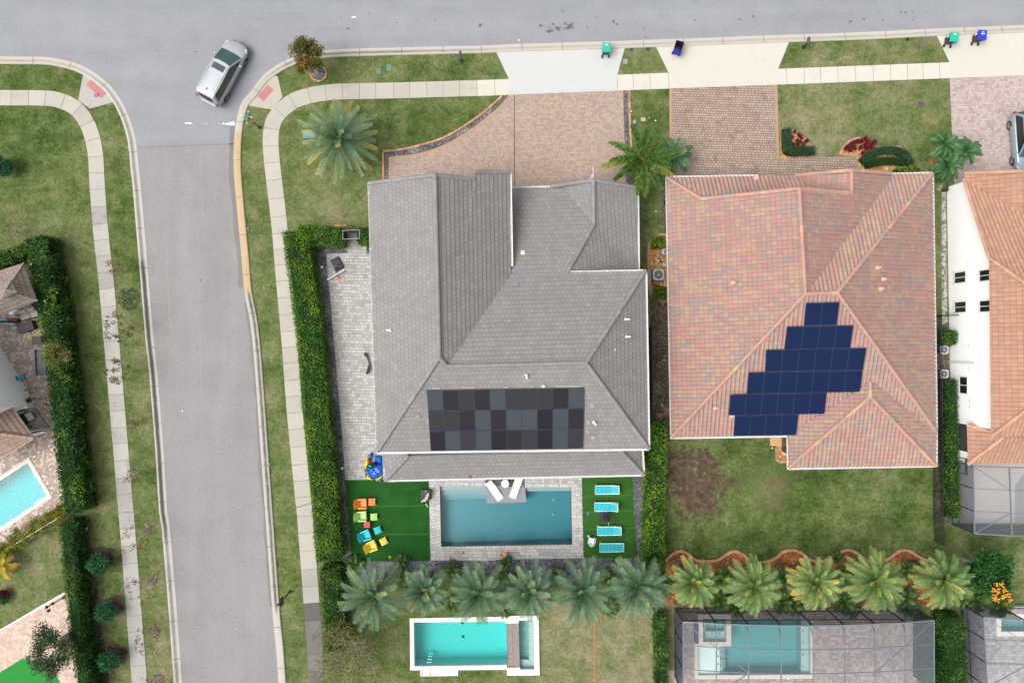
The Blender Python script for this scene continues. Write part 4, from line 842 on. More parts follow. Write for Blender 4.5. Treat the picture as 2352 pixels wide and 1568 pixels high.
# mortar bedding, flashing patches and replaced tiles
def on_plane(face):
    a, b, c = P(*face[0]), P(*face[1]), P(*face[2]); n = (b - a).cross(c - a).normalized(); n = n if n.z > 0 else -n
    return lambda x, y, h=.05: hit(x, y, a, n) + n * h
def patch(t, face, x, y, w, h, mat, name, lift=.055):
    f = on_plane(face); o = MB(); o.face([f(x - w / 2, y + h / 2, lift), f(x + w / 2, y + h / 2, lift), f(x + w / 2, y - h / 2, lift), f(x - w / 2, y - h / 2, lift)]); q = o.v[:]
    o.mesh([v - Vector((0, 0, .03)) for v in q] + q, [(0, 1, 5, 4), (1, 2, 6, 5), (2, 3, 7, 6), (3, 0, 4, 7)])
    return o.build(name, mat, t, world=True)
slate = plain('blue_grey_patch', (.17, .21, .235), .6, .3, ns=9, na=.3); pale_t = plain('pale_new_tile', (.265, .255, .245), .8, .2, ns=9, na=.2); warm_t = plain('warm_tile', (.27, .215, .175), .8, .2, ns=7, na=.15); mortar = plain('pale_mortar', (.36, .355, .345), .9, .15, ns=14, na=.3)
for (f, x, y, w, h, m) in [(RN, 1200.5, 581, 9, 9, MT['trim']), (RN, 1239, 580, 9.5, 9, slate), (RN, 1182, 653, 17, 9, slate), (RN, 1183, 622, 15, 8, slate), (RN, 1185.5, 531, 8, 9, slate), (RN, 1187, 517, 5, 10, slate), (RN, 1194, 591, 5, 8, slate), (RN, 1193.5, 551, 4.5, 9, slate),
                           (RSp, 1002, 891, 20, 4, pale_t), (RSp, 1076, 889, 28, 4, pale_t), (RSp, 1162, 888.5, 10, 4, pale_t), (RSp, 1221, 886.5, 9, 4.5, pale_t), (RSp, 1306, 886, 60, 4.5, pale_t), (RSp, 982.5, 966, 4, 11, pale_t), (RSp, 959.5, 955.5, 10, 9.5, warm_t), (RSp, 1003, 871, 8, 6, warm_t), (RSp, 1360, 930, 8, 11, pale_t), (RSp, 1351, 969, 8, 9, pale_t), (RSp, 1362, 1003, 10, 9, pale_t), (RSp, 1349, 990, 8, 6, pale_t)]:
    patch(g, f, x, y, w, h, m, 'replaced_tile' if m is not slate else 'roof_patch')
for s_ in (-1, 1):
    o = MB(); f = on_plane(RG2 if s_ > 0 else RN); pts = []
    for k in range(34):
        x = 1361 + (1301 - 1361) * k / 33; y = 520 + (620 - 520) * k / 33; pts.append(f(x + s_ * (4.9 + 1.1 * mn.noise(Vector((k * .9, s_, 0)))), y + s_ * 2.6, .05))
    for k in range(33): w_ = max(.008, .026 + .026 * mn.noise(Vector((k * .6, s_ * 3, 5)))); o.tube([pts[k], pts[k + 1]], w_, w_, 5, cap=True)
    o.build('ridge_mortar', mortar, g, world=True)
def vent(t, face, x, y, length, ang, r=.085, mat=None, name='vent_pipe', up=.26):
    f = on_plane(face); p = f(x, y, 0); o = MB(); o.tube([p - Vector((0, 0, .1)), p + Vector((0, 0, up))], r, n=12)
    if length: d = Vector((math.cos(ang), math.sin(ang), 0)); o.tube([p + Vector((0, 0, up - .02)) - d * .03, p + d * length + Vector((0, 0, up - .05))], r * .95, n=12)
    o.lathe([(r * 2.1, -.02), (r * 1.3, .05), (r, .09)], 14, p); o.build(name, mat or MT['trim'], t, world=True, smooth=False)
for (f, x, y, l, a) in [(RW, 897, 758, .26, math.pi), (RE, 1436, 733, .27, 0), (RE, 1438, 773, .27, 0), (RSp, 1209, 861, .24, R(-80)), (RSp, 1249, 886, .15, math.pi), (RSp, 1364, 968, .26, R(-60)), (RE, 1412, 803.5, .07, R(60))]:
    vent(g, f, x, y, l, a, .065 if x != 1412 else .03)
gutter(g, [((847, 420, 5.97), (866, 1037, 5.97)), ((866, 1040, 5.97), (1490, 1032, 5.97)), ((1491, 1031, 5.97), (1484, 622, 5.97)), ((1484, 621, 5.97), (1309, 624.5, 5.97)), ((1172.6, 394, 5.97), (1176.5, 611, 5.97)), ((1176, 431, 3.42), (1274, 429, 3.42)),
           ((1467.5, 620, 3.27), (1465, 431, 3.27)), ((883.5, 1104, 3.17), (1479, 1091, 3.17)), ((883, 1103, 3.17), (881, 1042, 3.17)), ((1479.5, 1091, 3.17), (1476, 1033, 3.17))])
wallbox(g, [(870, 440), (1160, 430), (1160, 640), (1455, 640), (1462, 1010), (885, 1018)], 0, 5.95, MT['wall'])
wallbox(g, [(1170, 455), (1440, 450), (1445, 630), (1172, 635)], 0, 3.25, MT['wall'], 'wall')
wall_quads(g, [[(862, 435, 5.9), (1150, 425, 5.9), (1090, 422, 7.2), (999, 416, 8.7)], [(1290, 442, 3.2), (1440, 440, 3.2), (1363, 428, 4.5)]], MT['wall'], 'gable_wall')
for (x, y) in ((908, 1085), (1050, 1082), (1200, 1079), (1330, 1077), (1450, 1072)):
    o = MB(); o.box(Vector((*P(x, y, 3).xy, 0)) + Vector((0, 0, 1.6)), (.35, .35, 3.2)); o.build('porch_column', MT['wall'], g, world=True)
o = MB(); o.prism([P(895, 1030, 3).xy, P(1465, 1022, 3).xy, P(1465, 1078, 3).xy, P(895, 1090, 3).xy], 3.0, 3.08); o.build('porch_ceiling', MT['trim'], g, world=True)
sheet('porch_floor', [(893, 1010), (1440, 1008), (1445, 1092), (893, 1096)], .026, MT['patio'])

# solar panels on the grey roof
ps = on_plane(RSp)
cols = {'g': m_panel('slate_solar_cell', (.036, .041, .050), .35), 'm': m_panel('charcoal_solar_cell', (.021, .021, .026), .35), 'd': m_panel('brown_black_solar_cell', (.0145, .0125, .0145), .35), 'b': m_panel('black_solar_cell', (.010, .009, .013), .35)}
tone = {'g': 'slate grey', 'm': 'charcoal', 'd': 'dark brown-black', 'b': 'jet black'}
ordn = ['first', 'second', 'third', 'fourth', 'fifth', 'sixth', 'seventh', 'eighth', 'ninth', 'tenth']
pframe = plain('panel_frame', (.022, .036, .065), .3, .6, ns=3, na=.1)
def panel(fn, q, mat, label, group, lift=.14):
    p = [fn(x, y, lift) for x, y in q]; n = (p[1] - p[0]).cross(p[3] - p[0]).normalized(); n = n if n.z > 0 else -n; c = sum(p, Vector()) / 4
    s = lambda k: [c + (v - c) * k for v in p]
    o = MB(); a = s(.985); b = [v - n * .045 for v in a]; vs = [v - c for v in a + b]
    o.mesh(vs, [(0, 1, 2, 3), (7, 6, 5, 4), (4, 5, 1, 0), (5, 6, 2, 1), (6, 7, 3, 2), (7, 4, 0, 3)])
    f = o.build('solar_panel', pframe); f.location = c; tag(f, label, 'solar panel', group)
    o = MB(); i = s(.955); vs = [v - c + n * .003 for v in i]; w, h = (p[1] - p[0]).length, (p[3] - p[0]).length
    o.face(vs, 0, .5, [(0, 0), (w, 0), (w, h), (0, h)]); o.build('cell_face', mat, f)
pat = ['gdmdgmmmdg', 'mmdgdggbgd', 'bgmgbdmbgm']
L_ = [(980, 894.5), (983.5, 941), (986.5, 988), (989.5, 1033)]; R_ = [(1341.5, 888.5), (1341, 935.5), (1340, 982.5), (1338.5, 1027.5)]
lp = lambda a, b, t: (a[0] + (b[0] - a[0]) * t, a[1] + (b[1] - a[1]) * t)
for r in range(3):
    for c in range(10):
        q = [lp(L_[r + 1], R_[r + 1], c / 10), lp(L_[r + 1], R_[r + 1], (c + 1) / 10), lp(L_[r], R_[r], (c + 1) / 10), lp(L_[r], R_[r], c / 10)]
        k = pat[r][c]; panel(ps, q, cols[k], f'{tone[k]} solar panel, {ordn[c]} from left in the {("top", "middle", "bottom")[r]} row on the grey roof', 'solar panels on the grey roof')

# ---- pink tiled house
MT['pinkvent'] = plain('pink_vent', (.58, .33, .29), .7)
h = thing('house', 'single storey house with blended terracotta barrel tile roof and blue solar panels', 'house', P(1840, 720))
A, B = (1850, 675, 6.8), (1923, 672, 6.8)
F1 = [(1531, 408, 2.8), (1611, 457, 3.95), (1836, 433, 6.8), A, (1542, 1004, 2.8)]
F2 = [(1531, 408, 2.8), (1826, 404, 2.8), (1861, 436, 3.9), (1611, 458, 3.95)]
F3 = [(1956, 391, 4.85), (1956, 443, 4.85), (1861, 436, 3.5), (1827, 404, 2.85)]
F4 = [(1836, 433, 6.8), (1956, 443, 4.85), (1956, 391, 4.85), (2046, 398, 3.0), (2045, 413, 3.05), A]
F5 = [A, B, (2141, 399, 2.8), (2046, 400, 2.8), (2045, 413, 3.05)]
F6 = [B, (2141, 399, 2.8), (2150, 991, 2.8)]
F7 = [A, B, (2150, 991, 2.8), (1542, 1004, 2.8)]
F8 = [(1999, 877, 4.45), (1999, 911, 4.45), (1811, 1074, 2.8), (1809, 1000, 2.8)]
F9 = [(1999, 911, 4.45), (1811, 1074, 2.8), (2149, 1069, 2.8)]
F10 = [(1999, 877, 4.45), (1999, 911, 4.45), (2149, 1069, 2.8), (2150, 991, 2.8)]
mb = MB(); roof(mb, [F1, F2, F3, F4, F5, F6, F7, F8, F9, F10], .30, .345, 'barrel'); ro = mb.build('roof', [MT['pink_tile'], MT['pink_cap']], h, world=True)
u = lambda p, d=.07: (p[0], p[1], p[2] + d)
caps(ro, h, MT['pink_cap'], [(u((1836, 433, 6.8)), u(A)), (u(A), u(B)), (u((1542, 1004, 2.8)), u(A)), (u((2150, 991, 2.8)), u(B)), (u((2141, 399, 2.8)), u(B)), (u((1531, 408, 2.8)), u((1611, 457, 3.95))), (u((1611, 457, 3.95)), u((1836, 433, 6.8))), (u((1956, 443, 4.85)), u((1836, 433, 6.8))),
                     (u((1956, 391, 4.85)), u((1956, 443, 4.85))), (u((1999, 911, 4.45)), u((1999, 877, 4.45))), (u((1811, 1074, 2.8)), u((1999, 911, 4.45))), (u((2149, 1069, 2.8)), u((1999, 911, 4.45))), (u((2046, 398, 3.0)), u((1956, 391, 4.85))), (u((1827, 403, 2.85)), u((1956, 391, 4.85)))], .135, .42)
gutter(h, [((1529.5, 406.5, 2.75), (1741, 403, 2.75)), ((1741, 410, 2.75), (1822, 408, 2.75)), ((2047, 399, 2.75), (2142, 397, 2.75)), ((1530, 408, 2.75), (1541, 1006, 2.75)), ((1541, 1006, 2.75), (1809, 1002, 2.75)), ((1808.5, 1002, 2.75), (1809.5, 1076, 2.75)), ((1809, 1076.5, 2.75), (2150, 1070.5, 2.75)), ((2142.5, 399, 2.75), (2151.5, 991, 2.75)), ((2151, 991, 2.75), (2151, 1070, 2.75))], .10, .10)
wallbox(h, [(1549, 425), (2122, 418), (2128, 975), (1559, 986)], 0, 2.7, MT['wall'])
wallbox(h, [(1826, 975), (2128, 975), (2130, 1050), (1826, 1054)], 0, 2.7, MT['wall'])
wall_quads(h, [[(1630, 468, 3.8), (1950, 455, 3.8), (1950, 455, 4.6), (1840, 445, 6.5)]], MT['wall'], 'gable_wall')
q = [P(*T(2, 3)(x, y)) for x, y in ((132, 870), (132, 1008))]; o = MB(); o.box(((q[0].x + q[1].x) / 2 - .03, (q[0].y + q[1].y) / 2, 1.05), (.08, abs(q[0].y - q[1].y), 2.1), 0, 0); d = o.build('door', MT['bronze'], h, world=True)
o = MB(); o.box(((q[0].x + q[1].x) / 2 - .09, (q[0].y + q[1].y) / 2, 1.1), (.04, abs(q[0].y - q[1].y) - .5, 1.8)); o.build('pane', MT['glass'], d); d.children[0].data.transform(Matrix.Translation(-h.location))
for (f, x, y) in ((F6, 2014, 615), (F6, 2027, 641), (F6, 2021, 663), (F1, 1683, 649), (F7, 1642, 936), (F7, 1680, 955), (F1, 1736, 409)):
    fn = on_plane(f); o = MB(); o.lathe([(.17, 0), (.15, .10), (.10, .17), (.02, .19)], 12, fn(x, y, .03)); o.box(fn(x + 3, y, .10), (.22, .16, .10), .2); o.build('roof_vent', MT['pinkvent'], h, world=True)
pb = on_plane(F7); blue = m_panel('navy_solar_cell', (.0030, .0100, .044), .3)
rows = [((1849, 693.5), (1926, 691.5), (1843.5, 746), (1919.5, 744.5), 2), ((1805.5, 747.5), (1958, 744.8), (1799, 799.5), (1950.5, 796.8), 4), ((1757.5, 800.5), (1987.5, 796.3), (1755, 851), (1979.5, 847.5), 6), ((1717.5, 852.5), (1979, 848), (1713, 901.5), (1973, 897.5), 7), ((1676, 903), (1897, 899), (1672, 951), (1891.5, 947.5), 6), ((1686, 951.7), (1832, 949), (1683, 998), (1826.5, 996), 4)]
for r, (tl_, tr_, bl_, br_, n) in enumerate(rows):
    for c in range(n):
        q = [lp(bl_, br_, c / n), lp(bl_, br_, (c + 1) / n), lp(tl_, tr_, (c + 1) / n), lp(tl_, tr_, c / n)]
        panel(pb, q, blue, f'navy blue solar panel, {ordn[c]} from left in the {("top", "second", "third", "fourth", "fifth", "lowest")[r]} row on the terracotta roof', 'solar panels on the terracotta roof', .2)

# ---- white house with orange tiles
w = thing('house', 'white two storey house with orange barrel tile roof at the right edge', 'house', P(2270, 740))
O1 = [(2214, 413, 2.9), (2271.5, 592, 6.0), (2430, 703, 8.1), (2430, 541, 5.3), (2352, 494, 4.4)]
O2 = [(2215, 396, 2.9), (2214, 413, 2.9), (2352, 494, 4.4), (2430, 541, 5.3), (2430, 388, 5.3)]
O3 = [(2271.5, 592, 6.0), (2276, 1003, 6.0), (2430, 888, 8.0), (2430, 703, 8.1)]
O4 = [(2276, 1003, 6.0), (2430, 1000, 6.0), (2430, 888, 8.0)]
O5 = [(2221, 976, 3.0), (2223, 1066, 3.0), (2305, 1004, 4.3), (2278, 991, 3.9)]
O6 = [(2223, 1066, 3.0), (2460, 1061, 3.0), (2460, 1000, 4.35), (2305, 1004, 4.35)]
mb = MB(); roof(mb, [O1, O2, O3, O4, O5, O6], .30, .36, 'barrel'); ro = mb.build('roof', [MT['org_tile'], MT['org_cap']], w, world=True)
caps(ro, w, MT['org_cap'], [(u((2214, 413, 2.9)), u((2271.5, 592, 6.0))), (u((2271.5, 592, 6.0)), u((2430, 703, 8.1))), (u((2276, 1003, 6.0)), u((2430, 888, 8.0))), (u((2223, 1066, 3.0)), u((2305, 1004, 4.3))), (u((2221, 976, 3.0)), u((2278, 991, 3.9))), (u((2215, 398, 2.9)), u((2430, 390, 5.3)))], .14, .42)
# wall: ground line and plane seen by the camera
W0, W1 = P(2174.5, 433), P(2184.5, 968); wn_ = (W1 - W0).cross(Vector((0, 0, 1))).normalized()
on_w = lambda x, y, h=0.0: hit(x, y, W0, wn_) + (wn_ if wn_.x < 0 else -wn_) * h
o = MB(); yr = [(W0, 2.85), (W0.lerp(W1, .06), 3.3)]
e0, e1 = P(2214, 413, 2.9), P(2271.5, 592, 6.0)
prof = []
for k in range(9):
    t_ = k / 8; p = e0.lerp(e1, t_); f_ = (p.y - W0.y) / (W1.y - W0.y); prof.append((W0 + (W1 - W0) * f_, p.z - .02))
prof.append((W1, 5.98))
for (a, za), (b, zb) in zip(prof[:-1], prof[1:]):
    o.face([(*a.xy, 0), (*b.xy, 0), (*b.xy, zb), (*a.xy, za)])
E = Vector((9, 0, 0)); f0, f1 = prof[0][0], W1
o.face([(*f0.xy, 0), (*(f0 + E).xy, 0), (*(f0 + E).xy, 2.9), (*f0.xy, 2.9)]); o.face([(*f1.xy, 0), (*(f1 + E).xy, 0), (*(f1 + E).xy, 5.98), (*f1.xy, 5.98)])
o.build('wall', MT['white'], w, world=True)
tw_ = T(1, 3); tx = T(2, 3)
for (x0, y0, x1, y1) in [(*tw_(1715, 938), *tw_(1821, 1038)), (*tw_(1946, 918), *tw_(2050, 1020)), (*tw_(1718, 1208), *tw_(1824, 1306)), (*tw_(1948, 1196), *tw_(2052, 1300)), (*tx(1762, 320), *tx(1836, 474))]:
    c = [on_w(x0, y0, .012), on_w(x0, y1, .012), on_w(x1, y1, .012), on_w(x1, y0, .012)]; m = MB()
    ym = [(c[0] + c[1]) / 2, (c[2] + c[3]) / 2]; zb, zt = c[0].z, c[2].z; ya, yb = c[0].y, c[1].y; X = lambda y: (W0 + (W1 - W0) * ((y - W0.y) / (W1.y - W0.y))).x
    y0w, y1w = ya, yb; fr_ = MB()
    for (yy, zz, dy, dz) in (((y0w + y1w) / 2, zb - .04, abs(y1w - y0w) + .16, .10), ((y0w + y1w) / 2, zt + .04, abs(y1w - y0w) + .16, .08), (y0w, (zb + zt) / 2, .07, zt - zb), (y1w, (zb + zt) / 2, .07, zt - zb), ((y0w + y1w) / 2, (zb + zt) / 2, .05, zt - zb)):
        fr_.box((X(yy) - .03, yy, zz), (.07, dy, dz))
    wd = fr_.build('window', MT['trim'], w, world=True)
    m.box((X((y0w + y1w) / 2) - .012, (y0w + y1w) / 2, (zb + zt) / 2), (.02, abs(y1w - y0w), zt - zb)); pn = m.build('pane', MT['glass'], wd); pn.data.transform(Matrix.Translation(-w.location))
o = MB(); a, b = on_w(*tx(1665, 185), .05), on_w(*tx(1905, 201), .05); a2 = a.copy(); a2.z = .1
o.box(((a.x + b.x) / 2, (a.y + b.y) / 2, (b.z) / 2), (.1, .16, b.z)); o.build('pipe_cover', MT['trim'], w, world=True)
for (x, y) in ((1855, 46), (1858, 250), (1863, 556), (1863, 607)):
    o = MB(); p = on_w(*tx(x, y), .04); o.box(p, (.10, .20, .18)); o.build('wall_vent', MT['trim'], w, world=True)
o = MB(); p = on_w(*tw_(1851, 838), .06); o.sphere(p, .10); o.build('wall_lamp', MT['trim'], w, world=True)
o = MB(); a, b = on_w(*tw_(1842, 860), .02), on_w(*tw_(2030, 842), .02); o.tube([a, b], .012, n=5); o.build('wall_joint', MT['trim'], w, world=True)
# lanai walls under the low roof: piers and dark screened openings
o = MB()
for (ya, yb) in ((1029, 1050),): o.prism([P(2186, ya).xy, P(2186.5, yb).xy, P(2200, yb).xy, P(2200, ya).xy], 0, 2.9)
o.build('pier', MT['white'], w, world=True)
o = MB(); a, b = P(2185.5, 970), P(2186, 1029)
o.face([(*a.xy, 0), (*b.xy, 0), (*b.xy, 2.85), (*a.xy, 2.85)]); MT['dscr'] = m_screen('dark_insect_screen', (.05, .05, .052), .72, .92); o.build('screen', MT['dscr'], w, world=True)
o = MB()
for z in (.05, 1.0, 2.8): o.box(((a.x + b.x) / 2, (a.y + b.y) / 2, z), (.06, (a - b).length, .06))
for t_ in (0.02, .98): p = a.lerp(b, t_); o.box((p.x, p.y, 1.42), (.06, .06, 2.84))
o.build('screen_frame', MT['bronze'], w, world=True)

# ---- left property: white two storey house wall, kitchen, gazebo
v = thing('house', 'white walled corner of a two storey house at the left edge behind the paver terrace', 'house', P(30, 860))
o = MB(); a, b = P(-60, 697), P(82, 927); d = (b - a).normalized(); n2 = Vector((d.y, -d.x, 0)); n2 = n2 if n2.x < 0 else -n2
pl4 = [a, b, b + n2 * 9, a + n2 * 9]; o.prism([p.xy for p in pl4], 0, 6.2); o.build('wall', MT['white'], v, world=True)
o = MB(); cc = sum(pl4, Vector()) / 4; q = [cc + (p - cc) * 1.06 for p in pl4]; o.mesh([(*p.xy, 6.2) for p in q] + [(*cc.xy, 8.6)], [(0, 1, 4), (1, 2, 4), (2, 3, 4), (3, 0, 4)]); o.build('roof', MT['brown_cap'], v, world=True)
o = MB(); p0 = P(20, 826); nn = n2.normalized()
def on_v(x, y, h): return hit(x, y, a, nn) - nn * h
k = MB(); p = on_v(63, 921, .10); k.box(p, (.28, .30, .34), math.atan2(d.y, d.x)); k.build('meter_box', MT['black'], v, world=True)
k = MB(); pp = [on_v(*c, .04) for c in ((66, 916), (69, 908), (68, 900), (62, 895), (55, 897))]; k.tube(pp, .018, n=5); k.build('cable', MT['black'], v, world=True)

kt = thing('outdoor_kitchen', 'outdoor kitchen with brown tile hip roof and low white counter walls beside the terrace', 'kitchen', P(60, 985))
K1 = [(25, 933, 2.7), (76.5, 1006, 2.7), (-30, 992, 4.0), (-60, 955, 4.0)]; K2 = [(76.5, 1006, 2.7), (-60, 1084, 2.7), (-110, 1010, 4.0), (-30, 992, 4.0)]
mb = MB(); roof(mb, [K1, K2], .31, .36, 'flat'); ro = mb.build('roof', [MT['brown_tile'], MT['brown_cap']], kt, world=True)
caps(ro, kt, MT['brown_cap'], [((76.5, 1006, 2.75), (-30, 992, 4.05))], .13, .4)
gutter(kt, [((24.5, 932, 2.66), (77.5, 1006.5, 2.66)), ((77.5, 1006.5, 2.66), (-60, 1085.5, 2.66))], .12, .11, plain('olive_cream_gutter', (.44, .42, .30), .6))
z6 = crop(0, 1400, 260, 1019)
wallbox(kt, [z6(462, 1268), z6(780, 1215), z6(792, 1272), z6(515, 1352)], 0, .9, MT['white'], 'counter_wall'); wallbox(kt, [z6(478, 1290), z6(788, 1228), z6(790, 1246), z6(490, 1312)], .9, .95, plain('purple_black_counter', (.03, .018, .035), .3, .5), 'counter_top')
wallbox(kt, [z6(228, 890), z6(545, 858), z6(550, 890), z6(255, 950)], 0, .95, MT['white'], 'counter_wall'); wallbox(kt, [z6(235, 900), z6(440, 870), z6(445, 885), z6(250, 935)], .95, 1.0, MT['bronze'], 'counter_top')
wallbox(kt, [z6(545, 890), z6(790, 1215), z6(775, 1225), z6(535, 905)], 0, .14, MT['grey_lid'], 'kerb')
sheet('kitchen_floor', [z6(240, 940), z6(540, 890), z6(790, 1225), z6(470, 1290), z6(150, 900)], .03, MT['walk'])
gz = thing('gazebo', 'square gazebo with taupe ribbed hip roof and small top cupola at the left edge', 'gazebo', P(10, 665))
za, zb_ = 2.8, 4.3; C1, C2, C3, C4 = (54, 604, za), (86, 690, za), (-28, 737, za), (-60, 640, za); AP = (12, 668, zb_)
mb = MB(); roof(mb, [[C1, C2, AP], [C2, C3, AP], [C3, C4, AP], [C4, C1, AP]], .30, .38, 'flat'); ro = mb.build('roof', [MT['taupe_tile'], MT['taupe_tile']], gz, world=True)
u1, u2, u3, u4 = (25, 643, 4.35), (38, 670, 4.35), (4, 690, 4.35), (-12, 658, 4.35); ap2 = (13, 666, 4.8)
mb = MB(); roof(mb, [[u1, u2, ap2], [u2, u3, ap2], [u3, u4, ap2], [u4, u1, ap2]], .30, .38, 'flat'); mb.build('cupola', [MT['taupe_tile'], MT['taupe_tile']], gz, world=True)
caps(ro, gz, plain('taupe_ridge', (.27, .225, .195), .8), [((C1[0], C1[1], za + .04), AP), ((C2[0], C2[1], za + .04), AP), (u2, ap2), (u1, ap2)], .07, .4)
for c in (C1, C2, C3):
    o = MB(); p = P(*c) * .985; o.box((p.x, p.y, za / 2), (.14, .14, za)); o.build('post', MT['bronze'], gz, world=True)
# ------------------------------------------------------------------ vegetation
def rvec(r): 
    while True:
        v = Vector((r.uniform(-1, 1), r.uniform(-1, 1), r.uniform(-1, 1)))
        if .05 < v.length < 1: return v.normalized()
def leaf(mb, p, d, n, L, Wd, var, m=0):
    s = d.cross(n); s = s.normalized() * (Wd / 2) if s.length > 1e-6 else Vector((Wd / 2, 0, 0)); q = p + d * (L * .45)
    mb.face([p, q + s, p + d * L, q - s], m, var)
def hedge(label, path, thick, height, mat, dens=120, L=.13, Wd=.065, seed=1, cat='hedge', z0=.0, taper=.06, base_var=.45, amp=.5, name='hedge', rounded=.15, bump=.14):
    r = random.Random(seed); pts = smooth_path(path, 9); q = [P(p.x, p.y) for p in pts]; c0 = q[len(q) // 2].copy(); nr = []
    for i in range(len(q)):
        d = (q[min(i + 1, len(q) - 1)] - q[max(i - 1, 0)]).normalized(); nr.append(Vector((-d.y, d.x, 0)))
    core = MB(); k = .80
    ring = lambda i: [q[i] - nr[i] * thick / 2 * k + Vector((0, 0, z0)), q[i] - nr[i] * thick / 2 * (k - taper) + Vector((0, 0, height - .12)), q[i] + nr[i] * thick / 2 * (k - taper) + Vector((0, 0, height - .12)), q[i] + nr[i] * thick / 2 * k + Vector((0, 0, z0))]
    for i in range(len(q) - 1):
        a, b = ring(i), ring(i + 1)
        for j in range(3): core.face([a[j], a[j + 1], b[j + 1], b[j]], 0, .5)
    core.face(ring(0)); core.face(ring(len(q) - 1)[::-1])
    for i in range(len(q) - 1):
        seg = (q[i + 1] - q[i]).length; t = (q[i + 1] - q[i]).normalized()
        for side, span in (('top', thick), ('l', height), ('r', height)):
            for _ in range(int(seg * span * dens + r.random())):
                f = r.random(); b = q[i].lerp(q[i + 1], f); w = nr[i]
                if side == 'top': x = r.uniform(-1, 1); hz = height - rounded * abs(x) ** 4; p = b + w * (x * thick / 2) + Vector((0, 0, hz)); n = (Vector((0, 0, 1)) + w * x * .3).normalized()
                else:
                    s_ = 1 if side == 'l' else -1; y = r.random() ** .8; p = b + w * s_ * thick / 2 * (1 - taper * y) + Vector((0, 0, z0 + y * (height - z0 - .05))); n = w * s_
                nz = mn.noise(p * 1.15 + Vector((seed * 3.3, 0, 0))); nz2 = mn.noise(p * 3.4); p = p + n * (bump * nz2 + r.uniform(-.10, .05))
                d = (n * r.uniform(.1, .9) + rvec(r) * .9).normalized(); nn = (n + rvec(r) * .55).normalized()
                core.face(*([[p, p + d * L * .5 + d.cross(nn).normalized() * Wd / 2, p + d * L, p + d * L * .5 - d.cross(nn).normalized() * Wd / 2]]), 1, min(1, max(0, base_var + amp * nz + .28 * nz2 + r.gauss(0, .16))))
    for p0, dd in ((q[0], (q[0] - q[1]).normalized()), (q[-1], (q[-1] - q[-2]).normalized())):
        w = Vector((-dd.y, dd.x, 0))
        for _ in range(int(thick * height * dens)):
            p = p0 + w * r.uniform(-1, 1) * thick / 2 + Vector((0, 0, z0 + r.random() * (height - z0))) + dd * r.uniform(-.08, .1); nz = mn.noise(p * 1.15)
            d = (dd * .5 + rvec(r) * .9).normalized(); leaf(core, p, d, (dd + rvec(r) * .5).normalized(), L, Wd, min(1, max(0, base_var + amp * nz + r.gauss(0, .16))), 1)
    o = core.build(name, [MT['core'], mat], origin=Vector((c0.x, c0.y, 0))); return tag(o, label, cat)
hedge('tall dark green hedge along the west sidewalk, bulging and unclipped, beside the terrace', [(118, 556), (126, 590), (134, 640), (153, 742), (168, 860), (185, 1009), (205, 1160)], 1.5, 2.3, LF['dark'], 150, .17, .085, 3, base_var=.42, amp=.75, bump=.22)
hedge('low hedge spur running left behind the gazebo from the tall dark hedge', [(-60, 640), (0, 610), (60, 588), (112, 566)], .9, 1.7, LF['dark'], 130, .16, .08, 5, base_var=.55, amp=.6)
hedge('narrow dark hedge in the lower left along the pink driveway, feathery light tips on top', [(184, 1188), (190, 1260), (200, 1360), (211, 1460), (226, 1570), (240, 1700)], .95, 2.0, LF['dark'], 190, .22, .05, 7, base_var=.36, amp=.6, bump=.2)
hedge('long bright green clipped hedge between the east sidewalk and the grey paver patio', [(692, 540), (699, 600), (708, 660), (724, 784), (738, 934), (752, 1071), (762, 1201), (768, 1270)], 1.85, 2.0, LF['hedge'], 150, .14, .07, 9, base_var=.54, amp=.62, bump=.12)
hedge('short bright green hedge arm across the front of the grey patio beside the gate', [(700, 545), (740, 547), (796, 550)], 1.35, 2.0, LF['hedge'], 150, .14, .07, 11, base_var=.54, amp=.55)
hedge('small clipped green hedge block between the gate and the grey house wall', [(831, 548), (850, 547), (862, 547)], 1.15, 1.7, LF['hedge'], 170, .14, .07, 13, base_var=.36, amp=.5)
hedge('lower end of the bright hedge continuing past the palm row toward the bare tree', [(769, 1290), (774, 1370), (780, 1430), (781, 1472)], 1.5, 1.9, LF['dark'], 150, .15, .075, 15, base_var=.5, amp=.6)
hedge('bright green hedge between the turf lounge yard and the pink house lawn', [(1500, 968), (1499, 1030), (1497, 1120), (1494, 1230), (1497, 1300)], 1.35, 2.0, LF['hedge'], 150, .16, .075, 17, base_var=.56, amp=.6, bump=.18)
hedge('thin shaded hedge along the foot of the white house wall', [(2163, 872), (2166, 960), (2168, 1080), (2171, 1180)], .75, 1.5, LF['dark'], 170, .13, .07, 19, base_var=.48, amp=.5)
hedge('clipped dark hedge between the two screened patios in the lower right', [(2160, 1400), (2163, 1460), (2168, 1568), (2172, 1660)], 1.55, 2.0, LF['dark'], 150, .13, .07, 21, base_var=.46, amp=.5)
hedge('ragged hedge behind a black rail in the lower middle right of the string line lawn', [(1511, 1398), (1512, 1470), (1514, 1568), (1516, 1660)], .75, 1.5, LF['dark'], 170, .16, .08, 23, base_var=.55, amp=.6)
hedge('square clipped shrub against the white house above the air conditioners', [(2160, 762), (2160, 790)], 1.05, 1.4, LF['hedge'], 190, .13, .075, 25, 'shrub', base_var=.42, amp=.4, name='clipped_shrub')
hedge('small variegated yellow green clipped shrub at the top of the air conditioner bed', [(1509, 547), (1509, 570)], .95, .6, LF['lime'], 260, .13, .06, 27, 'shrub', base_var=.45, amp=.4, name='variegated_shrub')
hedge('variegated yellow green clipped shrub below the air conditioner hose', [(1514, 664), (1515, 687)], 1.0, .6, LF['lime'], 260, .13, .06, 29, 'shrub', base_var=.42, amp=.4, name='variegated_shrub')
